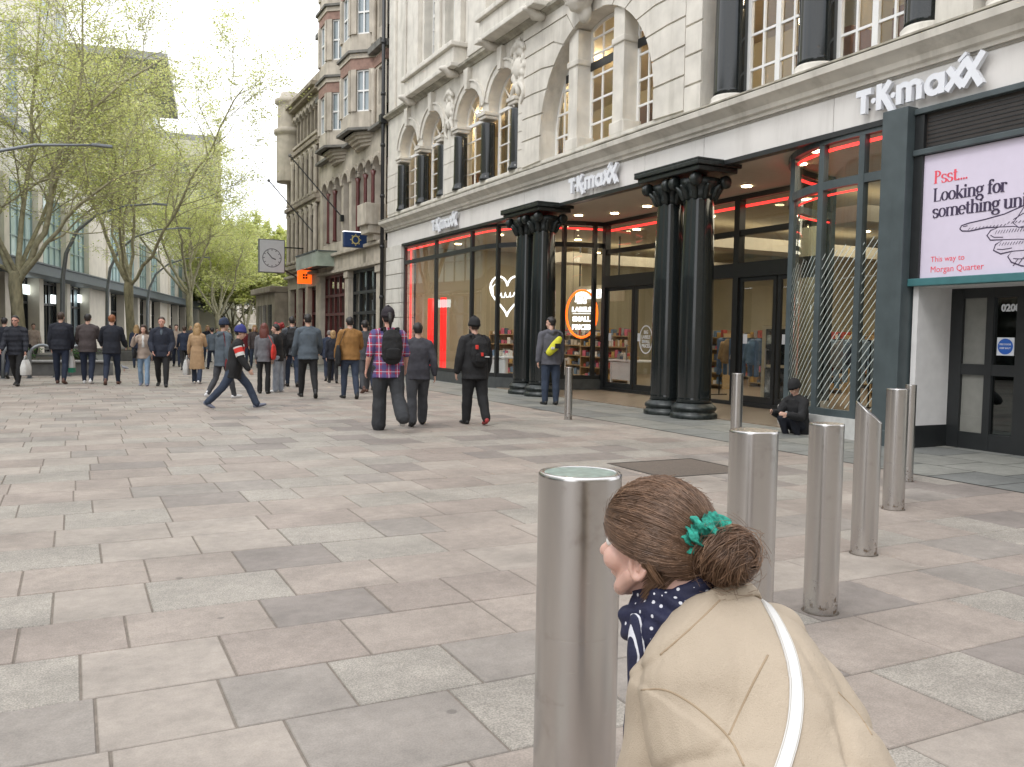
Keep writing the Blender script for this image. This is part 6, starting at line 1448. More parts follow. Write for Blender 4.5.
# -- striding man with patched jacket
person('m8', 2.95, 18.55, 1.76, 108, 'man in blue beanie and red patched black jacket taking a long stride', D(ja=blackc, tr=denim, hat=bluehat, hair=(h_dk, 'short'), Lleg=(38, 14), Rleg=(-30, 14), Larm=(-24, 10, 20), Rarm=(18, 8, 16), lean=9, hpitch=14, je=.035, hem=-.14, shoe='grey', flare=.012, leg_e=.02, bulk=1.05))
t0, F, M_, fc, s_ = PEOPLE['m8']
for (n_, f_, mm, zz) in (('R', .45, redc, .06), ('R', .7, whitec, .035), ('R', .25, whitec, .03)):
    sh, el, wr, d, sd = F.arm[n_]; c = sh.lerp(el, f_); dd = (el-sh).normalized(); k = MB(); k.tube([c-dd*zz, c+dd*zz], [.056+.036, .053+.036], 14); part('sleeve_patch', k, mm, t0)
k = MB(); c = F.chest; k.rtube([c+V((.06, .142, -.08)), c+V((.06, .148, .05))], [(.04, .012)]*2, 8, (1, 0, 0)); part('chest_patch', k, redc, t0); k = MB(); k.rtube([c+V((.06, .143, .07)), c+V((.06, .14, .1))], [(.035, .012)]*2, 8, (1, 0, 0)); part('chest_patch', k, whitec, t0)
person('m9', 3.1, 21.2, 1.84, 60, 'person in grey hooded jacket and dark cap half hidden behind the striding man', D(WALK2, ja=bluegrey, tr=charcoal, hat=cloth('dark_blue_hat', (.02, .03, .06)), hood=1, hem=-.12, shoe='white'))
shoulder_bag('m9', 'dark red bag hanging from the person behind the striding man', maroonc, 1, -.12, .34, .3, .05)
# -- middle group
person('w10', 4.33, 22.63, 1.74, 20, 'woman with dark red hair and a grey top seen from behind with a red bag', D(STAND, fem=True, ja=grey, tr=blackc, hair=(h_au, 'long'), sh=.16, je=.014, leg_e=.004, flare=.025))
shoulder_bag('w10', 'bright red slouchy shoulder bag on the woman with dark red hair', redc, 1, .14, .46, .32, -.06)
person('w11', 4.78, 23.1, 1.74, -60, 'woman in black jacket and pale grey trousers facing the red bag woman', D(STAND, fem=True, ja=blackc, tr=cloth('pale_grey_trousers', (.3, .33, .38)), hair=(h_dk, 'short'), sh=.165, shoe='white', leg_e=.024, flare=.012))
person('w11b', 5.25, 25.2, 1.78, 5, 'person with bright red hair tied in two bunches behind the woman in black', D(STAND, fem=True, ja=blackc, tr=grey, hair=(h_rd, 'short'), sh=.165))
t0, F, M_, fc, s_ = PEOPLE['w11b']
for sx in (-1, 1): k = MB(); k.ball(F.head+V((sx*.085, -.02, .1)), (.06, .06, .07), 12, 8); k.ball(F.head+V((sx*.11, -.03, .05)), (.045, .05, .06), 10, 8); part('hair_bunch', k, h_rd, t0, True)
person('m12', 5.66, 25.38, 2.0, 8, 'man in a grey top and blue jeans with a black backpack', D(STEP, ja=cloth('slate_top', (.1, .11, .125)), tr=denim, hair=(h_dk, 'short'), shoe='black', je=.02))
backpack('m12', 'black backpack on the man in blue jeans', blackc)
person('m13', 5.07, 21.01, 2.02, 6, 'tall man seen from behind in a blue grey leather jacket and black trousers', D(WALK, ja=bluegrey, tr=blackc, hair=(h_dk, 'short'), bulk=1.08, je=.03, hem=-.03, Larm=(6, 12, 30), Rarm=(14, 12, 40)))
person('m14', 7.54, 28.35, 1.66, 14, 'person in a wide deep navy jacket beyond the leather jacket man', D(WALK2, ja=cloth('deep_navy', (.014, .022, .045)), tr=ddenim, hair=(h_gr, 'short'), coat=.05, je=.05, bulk=1.1, hpitch=20, lean=8))
person('w15', 7.3, 27.0, 1.62, 10, 'short blonde woman half hidden behind the mustard jacket', D(STEP, fem=True, ja=navy, tr=blackc, hair=(h_bl, 'bob'), sh=.16))
person('m16', 5.95, 20.46, 1.93, 4, 'man seen from behind in a mustard brown jacket and jeans', D(STEP, ja=mustard, tr=denim, hair=(h_dk, 'short'), bulk=1.12, je=.03, hem=-.02, Larm=(6, 12, 20), Rarm=(24, 14, 50)))
shoulder_bag('m16', 'long black bag at the left side of the mustard jacket', blackc, -1, .02, .3, .38, -.06)
person('m17', 6.94, 22.44, 1.92, 4, 'dark clothed man partly hidden behind the mustard jacket', D(WALK2, ja=charcoal, tr=charcoal, hair=(h_dk, 'short'), shoe='brown'))
person('m17b', 7.35, 23.6, 1.8, 8, 'person in a black jacket glimpsed between the mustard jacket and the plaid shirt', D(WALK, ja=blackc, tr=ddenim, hair=(h_dk, 'short')))
# -- nearer trio
person('m18', 4.57, 13.52, 1.93, 5, 'heavy set man in a red and blue plaid shirt walking away', D(Lleg=(8, 4), Rleg=(-16, 34), Larm=(-10, 16, 30), Rarm=(6, 16, 24), ja=m_plaid, tr=cloth('washed_black', (.03, .032, .036)), hair=(h_dk, 'pony'), hat=cloth('dark_cap', (.02, .015, .02)), bulk=1.3, je=.014, sleeve=.15, hem=-.09, leg_e=.03, flare=.035, shoe='black', shoeR='white', skin=1))
backpack('m18', 'black backpack on the man in the plaid shirt', blackc)
person('m19', 5.3, 14.11, 1.75, 14, 'person in a charcoal grey jacket walking just right of the plaid shirt', D(Lleg=(-12, 12), Rleg=(16, 6), ja=cloth('charcoal_wool', (.045, .045, .055)), tr=charcoal, hair=(h_dk, 'short'), je=.026, hem=-.06, bulk=1.1, leg_e=.026, flare=.012, Larm=(4, 14, 10), Rarm=(-10, 16, 20)))
person('m20', 6.32, 13.97, 1.82, 2, 'person in black with a black beanie and one red heel showing', D(Lleg=(8, 3), Rleg=(-10, 16), ja=blackc, tr=blackc, hat=blackc, hair=(h_br, 'short'), bulk=1.18, je=.035, hood=1, hem=-.1, leg_e=.03, shoeR='red', Larm=(-4, 16, 16), Rarm=(4, 14, 20)))
backpack('m20', 'black backpack with small red patches on the person in the beanie', blackc, patch=[(-.1, .06, .035, .07, redc), (-.01, -.06, .04, .06, redc), (.08, -.1, .08, .018, whitec)])
person('m21', 9.87, 17.56, 1.98, 12, 'man standing by the black columns in a grey hooded top and jeans', D(STAND, ja=cloth('grey_hoodie', (.085, .085, .1)), tr=denim, hair=(h_dk, 'short'), hood=1, bulk=1.08, je=.03, Larm=(-8, 12, 10), hyaw=40, leg_e=.02))
F = PEOPLE['m21'][1]; t = carried('sling_bag', 'yellow and black sling bag on the back of the man by the columns', 'bag', 'm21', F.chest+V((.02, -.2, -.12)))
k = MB(); k.rtube([(-.12, 0, -.14), (0, -.02, 0), (.1, 0, .15)], [(.075, .06), (.1, .07), (.06, .05)], 14, (1, 0, 0)); remeshed(k, 'bag_body', yellowc, .012, 3, t)
k = MB(); k.box(-.02, .09, -.105, -.06, -.05, .05, .01); part('black_panel', k, blackc, t); k = MB(); k.box(-.1, -.03, -.1, -.05, -.07, -.02, .01); part('white_panel', k, whitec, t)
k = MB(); k.tube([(.1, .02, .15), (.14, .1, .27), (.08, .22, .3), (-.1, .3, .1), (-.2, .18, -.12), (-.14, .02, -.16)], [(.03, .008)]*6, 6); part('strap', k, blackc, t)
# -- seated person by the bowed window
person('sit', 11.02, 10.92, 1.7, -95, 'person in dark clothes and black hat sitting against the bowed shop window', D(sit=1, Lleg=(128, 152), Rleg=(120, 146), lean=14, Larm=(30, 12, 70), Rarm=(34, 12, 70), Lin=25, Rin=25, ja=blackc, tr=navy, hat=blackc, hair=(h_dk, 'short'), je=.035, hood=1, hpitch=30))
PEOPLE['sit'][0].location.z = -.80
# -- far crowd
rn = random.Random(77); fars = []
cl_ = [navy, beigec, charcoal, bluegrey, maroonc, brownc, dgreen, lgrey, ddenim]
cols_ = ['navy', 'beige', 'charcoal', 'blue grey', 'maroon', 'brown', 'dark green', 'light grey', 'dark blue']
def gx(px, depth):
    d = r_cam(px); return d*depth
def cam_xy(px, depth):
    yw = R(26.8); return (depth*(sin(yw)+(px-512)/868.6*cos(yw)), depth*(cos(yw)-(px-512)/868.6*sin(yw)))
protos = []
spots = [(4, 27, 0, 'at the left frame edge'), (33, 38, 1, 'behind the planter'), (136, 36, 8, 'between the ginger man and pale jeans woman'), (176, 38, 1, 'right of the navy coat'), (184, 35, 8, 'left of the camel coat'), (207, 44, 0, 'just right of the camel coat'), (212, 36, 3, 'left of the striding man'), (216, 50, 6, 'far behind the striding man'), (222, 40, 2, 'behind the striding man'), (244, 40, 4, 'right of the striding man'), (250, 46, 4, 'left of the woman with the red bag'), (254, 38, 5, 'beside the woman with the red bag'), (258, 56, 7, 'far beyond the red bag'), (284, 48, 2, 'below the hanging clock'), (288, 40, 7, 'right of the red hair bunches'), (298, 48, 1, 'between the backpack and the leather jacket'), (170, 58, 3, 'far beyond the navy coat'), (190, 62, 2, 'far beyond the camel coat'), (150, 60, 5, 'far beyond the couple'), (228, 64, 0, 'farthest behind the blue beanie'), (270, 66, 8, 'farthest below the clock'), (340, 38, 0, 'left of the mustard jacket by the shops')]
for i in range(6):
    person('p%d' % i, 0, 0, 1.8, (0, 180, 10, 190, 5, 185)[i], 'x', D((WALK, WALK2, STEP)[i % 3], ja=cl_[i], tr=(ddenim, blackc, denim)[i % 3], hair=((h_dk, h_br, h_bl)[i % 3], ('short', 'short', 'long')[i % 3]), fem=(i % 3 == 2)), vox=.018)
used = set()
for n, (px, dp, ci, where) in enumerate(spots):
    i = n % 6; src = PEOPLE['p%d' % i][0]
    if i in used:
        o = src.copy(); COL.objects.link(o)
        for ch in list(src.children): c = ch.copy(); COL.objects.link(c); c.parent = o
    else: o = src; used.add(i)
    for ch in o.children:
        if ch.name.startswith('jacket'):
            ch.data = ch.data.copy(); ch.data.materials.clear(); ch.data.materials.append(cl_[ci])
    X_, Y_ = cam_xy(px, dp); o.location = (X_, Y_, .011); o.scale = (rn.uniform(.98, 1.1),)*3; o.rotation_euler = (0, 0, src.rotation_euler.z+rn.uniform(-.3, .3))
    o['label'] = 'far pedestrian in a %s jacket %s' % (cols_[ci], where); o['group'] = 'far pedestrians down the street'
# small pigeon on the paving
t = thing('pigeon', 'small grey pigeon standing on the paving near the second tree', 'pigeon', (*cam_xy(124, 33), .01), 1.2)
k = MB(); k.rtube([(0, -.16, .1), (0, -.06, .13), (0, .05, .15), (0, .09, .2)], [(.02, .01), (.055, .05), (.05, .055), (.03, .03)], 12, (1, 0, 0)); k.ball((0, .11, .235), .027); k.rtube([(0, .13, .235), (0, .155, .228)], [.008, .004], 6); remeshed(k, 'body', cloth('pigeon_grey', (.25, .26, .29)), .008, 2, t)
for sx in (-1, 1): k = MB(); k.tube([(sx*.02, .0, .1), (sx*.022, .01, .004)], .005, 6); k.tube([(sx*.022, -.015, .004), (sx*.022, .04, .004)], .005, 6); part('leg', k, cloth('pigeon_pink', (.4, .15, .12)), t)
# ------------------------------------------------------------------ the woman bending beside the nearest bollard
YW = R(26.8); CR = V((cos(YW), -sin(YW), 0)); CF = V((sin(YW), cos(YW), 0)); CU = V((0, 0, 1)); CAM = V((0, 0, 1.58))
def wl(r, f, z): return CR*r+CF*f+CU*z
wo = wl(.42, 1.3, .011)
woman = thing('person', 'woman in a beige coat bending beside the large bollard, brown hair in a bun', 'person', wo)
WI = Matrix.Translation(-wo)
def wp(o): o.parent = woman; o.matrix_parent_inverse = WI; return o
def wpart(name, k, mt, smooth=True): return wp(k.build(name, mt, None, smooth))
hc = wl(.27, 1.6, 1.186)
hy = (CR*-cos(R(43))+CF*sin(R(43))+CU*-.03).normalized(); hx = hy.cross(CU).normalized(); hz = hx.cross(hy).normalized()
HM = Matrix((hx, hy, hz)).transposed()
def H(x, y, z): return hc+HM @ V((x, y, z))
# body ------------------------------------------------------------
T0 = wl(.372, 1.535, 1.092); SL_, SR_ = wl(.29, 1.47, .975), wl(.486, 1.575, 1.012); HIP = wl(.468, 1.17, .74)
ax = (SR_-SL_).normalized()
CH = T0.lerp(HIP, .3)+CU*-.01; MD = T0.lerp(HIP, .62)
EL, ER = wl(.245, 1.46, .69), wl(.53, 1.75, .74); WL_, WR_ = wl(.27, 1.66, .56), wl(.43, 1.74, .56)
KL, KR = wl(.29, 1.5, .52), wl(.5, 1.52, .5); AL, AR = wl(.36, 1.25, .1), wl(.58, 1.26, .1); HL, HR = HIP+ax*-.095-CU*.02, HIP+ax*.095-CU*.02
fdir = (CR*-.42+CF*.9).normalized()
k = MB()
# head
k.ball(H(0, -.012, .035), (.074, .096, .086), 24, 18, HM); k.ball(H(0, .022, -.022), (.056, .066, .066), 20, 16, HM); k.ball(H(0, .06, -.074), (.026, .024, .02), 12, 10, HM)
for s_ in (-1, 1):
    k.ball(H(s_*.04, .055, -.015), (.026, .028, .026), 14, 12, HM); k.ball(H(s_*.034, .07, .03), (.022, .01, .009), 12, 8, HM); k.rtube([H(s_*.062, .005, -.035), H(s_*.05, .035, -.06), H(s_*.02, .06, -.076)], [.016, .016, .016], 10)
k.rtube([H(0, .084, .024), H(0, .1, -.004), H(0, .113, -.016)], [.009, .011, .0125], 12); k.ball(H(0, .1, -.022), (.017, .013, .009), 12, 10, HM)
k.ball(H(0, .086, -.042), (.02, .011, .007), 12, 8, HM); k.ball(H(0, .083, -.053), (.019, .011, .008), 12, 8, HM)
k.rtube([T0-CU*.02, T0.lerp(hc, .5), H(0, -.02, -.03)], [.06, .054, .052], 16)
k.rtube([HIP, MD, CH, T0-CU*.04], [(.15, .11), (.14, .1), (.15, .1), (.1, .08)], 16, ax)
for sh, el, wr, kn, an, hp in ((SL_, EL, WL_, KL, AL, HL), (SR_, ER, WR_, KR, AR, HR)):
    k.rtube([T0-CU*.03, sh], [.05, .045], 10); k.rtube([sh, el], [.045, .038], 12); k.rtube([el, wr], [.037, .027], 12)
    d = (kn-wr).normalized()*.6+CF*.5-CU*.3; d.normalize(); sd = ax
    k.rtube([wr, wr+d*.04, wr+d*.085], [(.026, .02), (.038, .016), (.04, .014)], 12, sd)
    for i, l in enumerate((.07, .078, .074, .058)): o = wr+d*.08+sd*(.028-.019*i); k.rtube([o, o+d*l*.5-CU*.006, o+d*l*.85-CU*.03], [.0095, .009, .0078], 8)
    q = sd if sh is SL_ else -sd; o = wr+d*.03+q*.03; k.rtube([o, o+q*.022+d*.025, o+q*.026+d*.055-CU*.01], [.0125, .011, .0085], 8)
    k.rtube([hp, kn], [.085, .055], 14); k.rtube([kn, kn.lerp(an, .35), an], [.054, .054, .038], 14)
    k.rtube([an-CU*.05-fdir*.045, an-CU*.05+fdir*.09, an-CU*.055+fdir*.16], [(.034, .035), (.042, .03), (.034, .02)], 12, ax)
m_ws = skinmat('skin_pink', (.60, .37, .30))
o = remeshed(k, 'body', m_ws, .0042, 5); wp(o)
# ear, eyes, lips
for s_ in (-1, 1):
    k = MB()
    P = [H(s_*.072, -.016+.017*cos(R(a))-.004*sin(R(a)), -.006+.031*sin(R(a))) for a in range(-150, 160, 20)]; P = [p+HM @ V((s_*.008*(i/len(P)), -.006*(i/len(P)), 0)) for i, p in enumerate(P)]
    k.rtube(P, [.0045+.0015*sin(i*.35) for i in range(len(P))], 8); k.ball(H(s_*.073, -.008, -.034), (.005, .009, .01), 10, 8, HM); k.ball(H(s_*.07, -.018, -.006), (.005, .016, .028), 12, 10, HM); k.rtube([H(s_*.074, -.02, .014), H(s_*.075, -.024, -.005), H(s_*.074, -.014, -.022)], [.003, .004, .003], 6)
    wp(remeshed(k, 'ear', m_ws, .0018, 3))
for s_ in (-1, 1):
    k = MB(); k.ball(H(s_*.034, .0715, .013), .0115, 14, 10); e = wpart('eye', k, M('eye_white' if s_ < 0 else 'eye_white_b', (.7, .68, .65), .2, var=0)); q = MB(); q.ball(H(s_*.034, .079, .012), (.0055, .0045, .0055), 12, 8, HM); qq = q.build('iris', m_eye, None, True); qq.parent = e
    k = MB(); k.rtube([H(s_*.018, .09, .04), H(s_*.036, .088, .045), H(s_*.056, .072, .038)], [.002, .0028, .0015], 6); wpart('eyebrow', k, h_br)
k = MB(); k.rtube([H(-.012, .088, -.046), H(0, .096, -.044), H(.012, .088, -.046)], [(.003, .003), (.005, .004), (.003, .003)], 8); k.rtube([H(-.011, .087, -.051), H(0, .095, -.053), H(.011, .087, -.051)], [.003, .005, .003], 8); wpart('lips', k, m_lip)
# legs and shoes
k = MB()
k.rtube([HIP+CU*.05, HIP-CU*.04], [(.17, .13), (.165, .125)], 16, ax)
for kn, an, hp in ((KL, AL, HL), (KR, AR, HR)): k.rtube([hp, kn], [.098, .066], 14); k.rtube([kn, kn.lerp(an, .4), an], [.066, .06, .05], 14)
wp(remeshed(k, 'trousers', ddenim, .008, 3, None, crease(.006, 12, .7, 4)))
for an in (AL, AR):
    k = MB(); k.rtube([an-CU*.05-fdir*.05, an-CU*.05+fdir*.09, an-CU*.058+fdir*.17], [(.04, .042), (.047, .034), (.04, .024)], 14, ax); k.rtube([an+CU*.02, an-CU*.05], [.045, .044], 12); wp(remeshed(k, 'shoe', m_shoe['white'], .006, 3))
def camdir(px, py):
    yaw, pit, rol = R(26.80), R(3.114), R(.956); f = V((sin(yaw)*cos(pit), cos(yaw)*cos(pit), -sin(pit))); r = V((cos(yaw), -sin(yaw), 0)); u = r.cross(f)
    r2 = r*cos(rol)+u*sin(rol); u2 = u*cos(rol)-r*sin(rol); return (r2*(px-512)/868.58-u2*(py-383.5)/868.58+f).normalized()
# coat -------------------------------------------------------------
def coatmat():
    m = M('beige_cotton_coat', (.4, .33, .25), .85, var=.07, scale=5, bump=.3, bscale=420)
    nt = m.node_tree; N = nt.nodes; L = nt.links; b = N['Principled BSDF']; old = b.inputs['Normal'].links[0].from_socket
    tc = N['Texture Coordinate']; mp = N.new('ShaderNodeMapping'); mp.inputs['Scale'].default_value = (1, 1.6, .7); mp.inputs['Rotation'].default_value = (.4, .6, .3); L.new(tc.outputs['Object'], mp.inputs[0])
    n = N.new('ShaderNodeTexNoise'); n.inputs['Scale'].default_value = 16; n.inputs['Detail'].default_value = 5; n.inputs['Roughness'].default_value = .55; L.new(mp.outputs[0], n.inputs['Vector'])
    bp = N.new('ShaderNodeBump'); bp.inputs['Strength'].default_value = .4; bp.inputs['Distance'].default_value = .012; L.new(n.outputs['Fac'], bp.inputs['Height']); L.new(old, bp.inputs['Normal']); L.new(bp.outputs[0], b.inputs['Normal'])
    return m
m_coat = coatmat()
k = MB(); dn = (HIP-T0).normalized(); bk = ax.cross(dn).normalized()
if bk.dot(CU) < 0: bk = -bk
k.tube([HIP+dn*.2-CU*.1, HIP+dn*.06, MD, CH, T0+dn*.06+bk*-.005, T0-dn*.005+bk*.0], [(.225, .19), (.205, .165), (.192, .145), (.19, .13), (.15, .098), (.078, .07)], 28, ax)
k.rtube([T0+CU*-.03, SL_+ax*.02], [.07, .078], 14); k.rtube([T0+CU*-.03, SR_-ax*.02], [.07, .078], 14)
k.rtube([SL_+ax*.01, SL_.lerp(EL, .5), EL], [.082, .078, .066], 16); k.tube([EL+(EL-WL_).normalized()*.03, EL.lerp(WL_, .5), EL.lerp(WL_, .93)], [.06, .062, .056], 16)
k.rtube([SR_, SR_.lerp(ER, .5), ER], [.085, .08, .068], 16); k.tube([ER+(ER-WR_).normalized()*.03, ER.lerp(WR_, .5), ER.lerp(WR_, .93)], [.06, .062, .056], 16)
def coatdisp(co):
    p = co-T0; a = p.dot(ax); b = p.dot(dn)
    f = .012*noise.noise(V((a*5+b*3, b*4, co.z*3)))+.006*noise.noise(V((a*13+b*8, b*9, 3+co.z*6)))
    # pull folds running from the shoulder blade to the underarms and waist
    f += .004*sin(34*(a*.8+b*.75)+5*noise.noise(co*4))*max(0, min(1, (b-.1)*4))*max(0, min(1, (a+.02)*6))
    f += .004*sin(38*(b-a*.5)+4*noise.noise(co*5+V((2, 0, 0))))*max(0, min(1, (-a-.06)*8))
    return f
def flapdisp(co):
    f = coatdisp(co); p = co-T0; a = p.dot(ax); b = p.dot(dn)
    r = 1-abs(noise.noise(V((a*8+b*5, b*2.6-a*1.5, 7.3)))); f -= .011*max(0, (r-.8)*5)**1.6*max(.15, min(1, (b-.06)*5))
    r = 1-abs(noise.noise(V((a*5-b*7, b*4+a*4, 2.1)))); f -= .007*max(0, (r-.84)*6)**1.5*max(0, min(1, (b-.1)*5))
    d_ = (co-CAM); s_ = d_.normalized().dot(FLN)
    if s_ > 0 and (co-FLM).length < .2: f += .0065*min(1, s_*300)*max(0, min(1, (.2-(co-FLM).length)*14))
    s2 = d_.normalized().dot(SLN)
    if s2 > 0 and (co-SLM).length < .22: f += .004*min(1, s2*300)*max(0, min(1, (.22-(co-SLM).length)*10))
    return f
FLA, FLB = camdir(722, 598), camdir(652, 662); FLN = FLA.cross(FLB).normalized(); FLM = CAM+(FLA+FLB).normalized()*1.6
if camdir(640, 600).dot(FLN) < 0: FLN = -FLN
SLA, SLB = camdir(648, 688), camdir(735, 745); SLN = SLA.cross(SLB).normalized(); SLM = CAM+(SLA+SLB).normalized()*1.5
if camdir(650, 740).dot(SLN) < 0: SLN = -SLN
coat = wp(remeshed(k, 'coat', m_coat, .005, 9, None, flapdisp))
bm = bmesh.new(); bm.from_mesh(coat.data); cbv = BVHTree.FromBMesh(bm); bm.free()
def onto(pl, n=24):
    """points of the coat's surface under a line of sight"""
    out = []
    L_ = [0]
    for a, b in zip(pl, pl[1:]): L_.append(L_[-1]+math.dist(a, b))
    for i in range(n+1):
        s_ = L_[-1]*i/n; j = max(x for x in range(len(L_)-1) if L_[x] <= s_+1e-9); t = (s_-L_[j])/max(1e-9, L_[j+1]-L_[j]); q = [pl[j][c]+(pl[j+1][c]-pl[j][c])*t for c in (0, 1)]
        loc, nor, _, _ = cbv.ray_cast(CAM, camdir(*q))
        if loc: out.append((loc, nor))
    return out
def smoothpl(pl, k_=3):
    for _ in range(k_): pl = [pl[0]]+[((a[0]*.75+b[0]*.25, a[1]*.75+b[1]*.25), (a[0]*.25+b[0]*.75, a[1]*.25+b[1]*.75)) for a, b in zip(pl, pl[1:])] and [pl[0]]+[q for a, b in zip(pl, pl[1:]) for q in ((a[0]*.75+b[0]*.25, a[1]*.75+b[1]*.25), (a[0]*.25+b[0]*.75, a[1]*.25+b[1]*.75))]+[pl[-1]]
    return pl
m_seam = M('coat_seam_thread', (.33, .25, .165), .9, var=.1)
for pl in ([(641, 690), (664, 688), (690, 702), (712, 720), (732, 740), (744, 766)], [(768, 655), (752, 685), (738, 715), (729, 735)], [(722, 598), (702, 618), (680, 638), (660, 655)], [(838, 692), (858, 712), (872, 735)]):
    P = onto(smoothpl(pl), 40)
    if len(P) > 3: k = MB(); k.tube([p-n*.0008 for p, n in P], .0021, 6); wpart('seam', k, m_seam)
# stand collar folded at the nape
nb = T0-dn*-.012; k = MB(); P = [nb+(ax*cos(R(a))*.08+bk*sin(R(a))*.074)-dn*.01+CU*.0 for a in range(-50, 235, 15)]
for q, off in ((P, 0),):
    k.tube(q, [(.02, .008)]*len(q), 10, (T0-hc).normalized())
wp(remeshed(k, 'collar', m_coat, .004, 3))
# scarf --------------------------------------------------------------
def scarfmat(stripes=False):
    m = M('scarf_navy_'+('striped' if stripes else 'dotted'), (.012, .014, .045), .75, var=.15, scale=20, bump=.2, bscale=200); nt = m.node_tree; N = nt.nodes; L = nt.links; b = N['Principled BSDF']; src = b.inputs['Base Color'].links[0].from_socket
    tc = N['Texture Coordinate']; x = N.new('ShaderNodeMix'); x.data_type = 'RGBA'; L.new(src, x.inputs[6]); x.inputs[7].default_value = (.62, .63, .68, 1); r = N.new('ShaderNodeMath'); r.operation = 'LESS_THAN'
    if stripes:
        w_ = N.new('ShaderNodeTexWave'); w_.inputs['Scale'].default_value = 26; w_.bands_direction = 'X'; w_.inputs['Distortion'].default_value = 1.5; L.new(tc.outputs['Object'], w_.inputs[0]); L.new(w_.outputs['Fac'], r.inputs[0]); r.inputs[1].default_value = .16
    else:
        v = N.new('ShaderNodeTexVoronoi'); v.inputs['Scale'].default_value = 58; v.inputs['Randomness'].default_value = .55; L.new(tc.outputs['Object'], v.inputs['Vector']); L.new(v.outputs['Distance'], r.inputs[0]); r.inputs[1].default_value = .19
    L.new(r.outputs[0], x.inputs[0]); L.new(x.outputs[2], b.inputs['Base Color']); return m
m_sc = scarfmat(); m_sct = scarfmat(True)
scarf_c = wl(.325, 1.585, 1.118); k = MB()
for rr, zz, mn, ph in ((.088, -.012, .028, 0), (.074, .018, .026, .6), (.092, -.035, .022, 1.1)):
    P = []
    for i in range(25):
        a = 2*pi*i/24; P.append(scarf_c+CR*(rr*cos(a))+CF*(rr*.9*sin(a))+CU*(zz+.012*sin(2*a+ph)-.02*cos(a+pi)-(.03 if cos(a) < -.5 else 0)))
    k.tube(P, [mn*(1+.2*sin(i*1.7+ph)) for i in range(25)], 12)
wp(remeshed(k, 'scarf', m_sc, .0045, 3, None, lambda co: .005*sin(120*(co.z+.25*co.x)+6*noise.noise(co*9))+.004*noise.noise(co*22)))
k = MB(); k.tube([wl(.245, 1.54, 1.08), wl(.238, 1.52, 1.02), wl(.24, 1.52, .96), wl(.236, 1.53, .88), wl(.24, 1.54, .8)], [(.022, .02), (.024, .018), (.022, .016), (.025, .014), (.028, .01)], 16, CR); wp(remeshed(k, 'scarf_tail', m_sct, .004, 2, None, lambda co: .004*sin(90*co.dot(CR))))
# hair ---------------------------------------------------------------
def hairs(n, c):
    m = M('woman_hair_'+n, c, .42, var=.25, scale=60); return m
m_hair = [hairs('mid', (.15, .085, .05)), hairs('dark', (.115, .063, .037)), hairs('light', (.19, .11, .066)), hairs('gold', (.25, .15, .09))]
rh = random.Random(21)
SA_ = V((.086, .108, .098)); SC_ = V((0, -.014, .036))
def hl(y):
    K = [(-1, -.85), (-.6, -.78), (-.3, -.5), (-.05, -.27), (.25, -.2), (.5, -.16), (.75, -.02), (1, .34)]
    for (a, b), (c, d) in zip(K, K[1:]):
        if y <= c: return b+(d-b)*(y-a)/(c-a)
    return .5
BR = V((0, -.112, .022))           # where the tail is gathered
def scalp(d, lift=1.): return V((d.x*SA_.x, d.y*SA_.y, d.z*SA_.z))*lift+SC_
k = MB(); k.smooth = True; n, m = 48, 30; vs = []
for i in range(m+1):
    t = pi*i/m
    for j in range(n):
        a = 2*pi*j/n; d = V((sin(t)*cos(a), sin(t)*sin(a), cos(t))); vs.append(H(*scalp(d, .985 if d.z > hl(d.y)+.02 else .8)))
k.add(vs, [(i*n+j, (i+1)*n+j, (i+1)*n+(j+1) % n, i*n+(j+1) % n) for i in range(m) for j in range(n)]); hair = wpart('hair', k, m_hair[1])
bdir = V((0, -1, .0)).normalized(); bd = V(((BR-SC_).x/SA_.x, (BR-SC_).y/SA_.y, (BR-SC_).z/SA_.z)).normalized()
k = MB(); k.smooth = True; cnt = 0
while cnt < 8000:
    z = rh.uniform(-.9, 1); a = rh.uniform(0, 2*pi); q = sqrt(1-z*z); d = V((q*cos(a), q*sin(a), z))
    if d.z < hl(d.y)+rh.uniform(-.03, .05): continue
    edge = d.z-hl(d.y)
    if edge > .35 and rh.random() < .45: continue
    cnt += 1; om = d.angle(bd)
    if om < .12: continue
    lift = rh.uniform(1.0, 1.05)+(.01 if edge < .2 else 0); pts = []; wob = rh.uniform(-.05, .05); clump = .035*noise.noise(V((d.x*6, d.y*6, d.z*6)))
    for i in range(11):
        t = i/10; s0 = sin((1-t)*om)/sin(om); s1 = sin(t*om)/sin(om); p = d*s0+bd*s1
        sw = p.cross(bd); p = (p+sw*(wob*sin(pi*t)+clump*sin(2*pi*t))+V((0, 0, -.1*sin(pi*t)*(1 if d.z < .4 else .2)))).normalized()
        pts.append(H(*scalp(p, lift+.045*sin(pi*min(1, t*1.15))*(.6+clump*8)-.03*t*t)))
    k.cur = rh.choices((0, 1, 2, 3), (5, 3, 3, 1))[0]
    w_ = rh.uniform(.0004, .0008); k.tube(pts, [w_*.5]+[w_]*9+[w_*.6], 3, cap=False)
for i in range(900):
    sgn = rh.choice((-1, -1, -1, 1)); x0 = sgn*rh.uniform(0, .062); q = abs(x0)/.062; p0 = V((x0, -.062+.05*q*q+rh.gauss(0, .002), rh.uniform(-.105, -.05)+.02*q)); pts = []
    e = BR+V((rh.gauss(0, .012), 0, -.02)); md = V((x0*.95, p0.y-.028-.02*(1-q), p0.z*.4))
    for j in range(8): t = j/7; pts.append(H(*(p0*(1-t)**2+md*2*t*(1-t)+e*t*t)))
    k.cur = rh.choices((0, 1, 2), (4, 3, 2))[0]; w_ = rh.uniform(.0006, .0012); k.tube(pts, [w_*.4]+[w_]*6+[w_*.5], 3, cap=False)
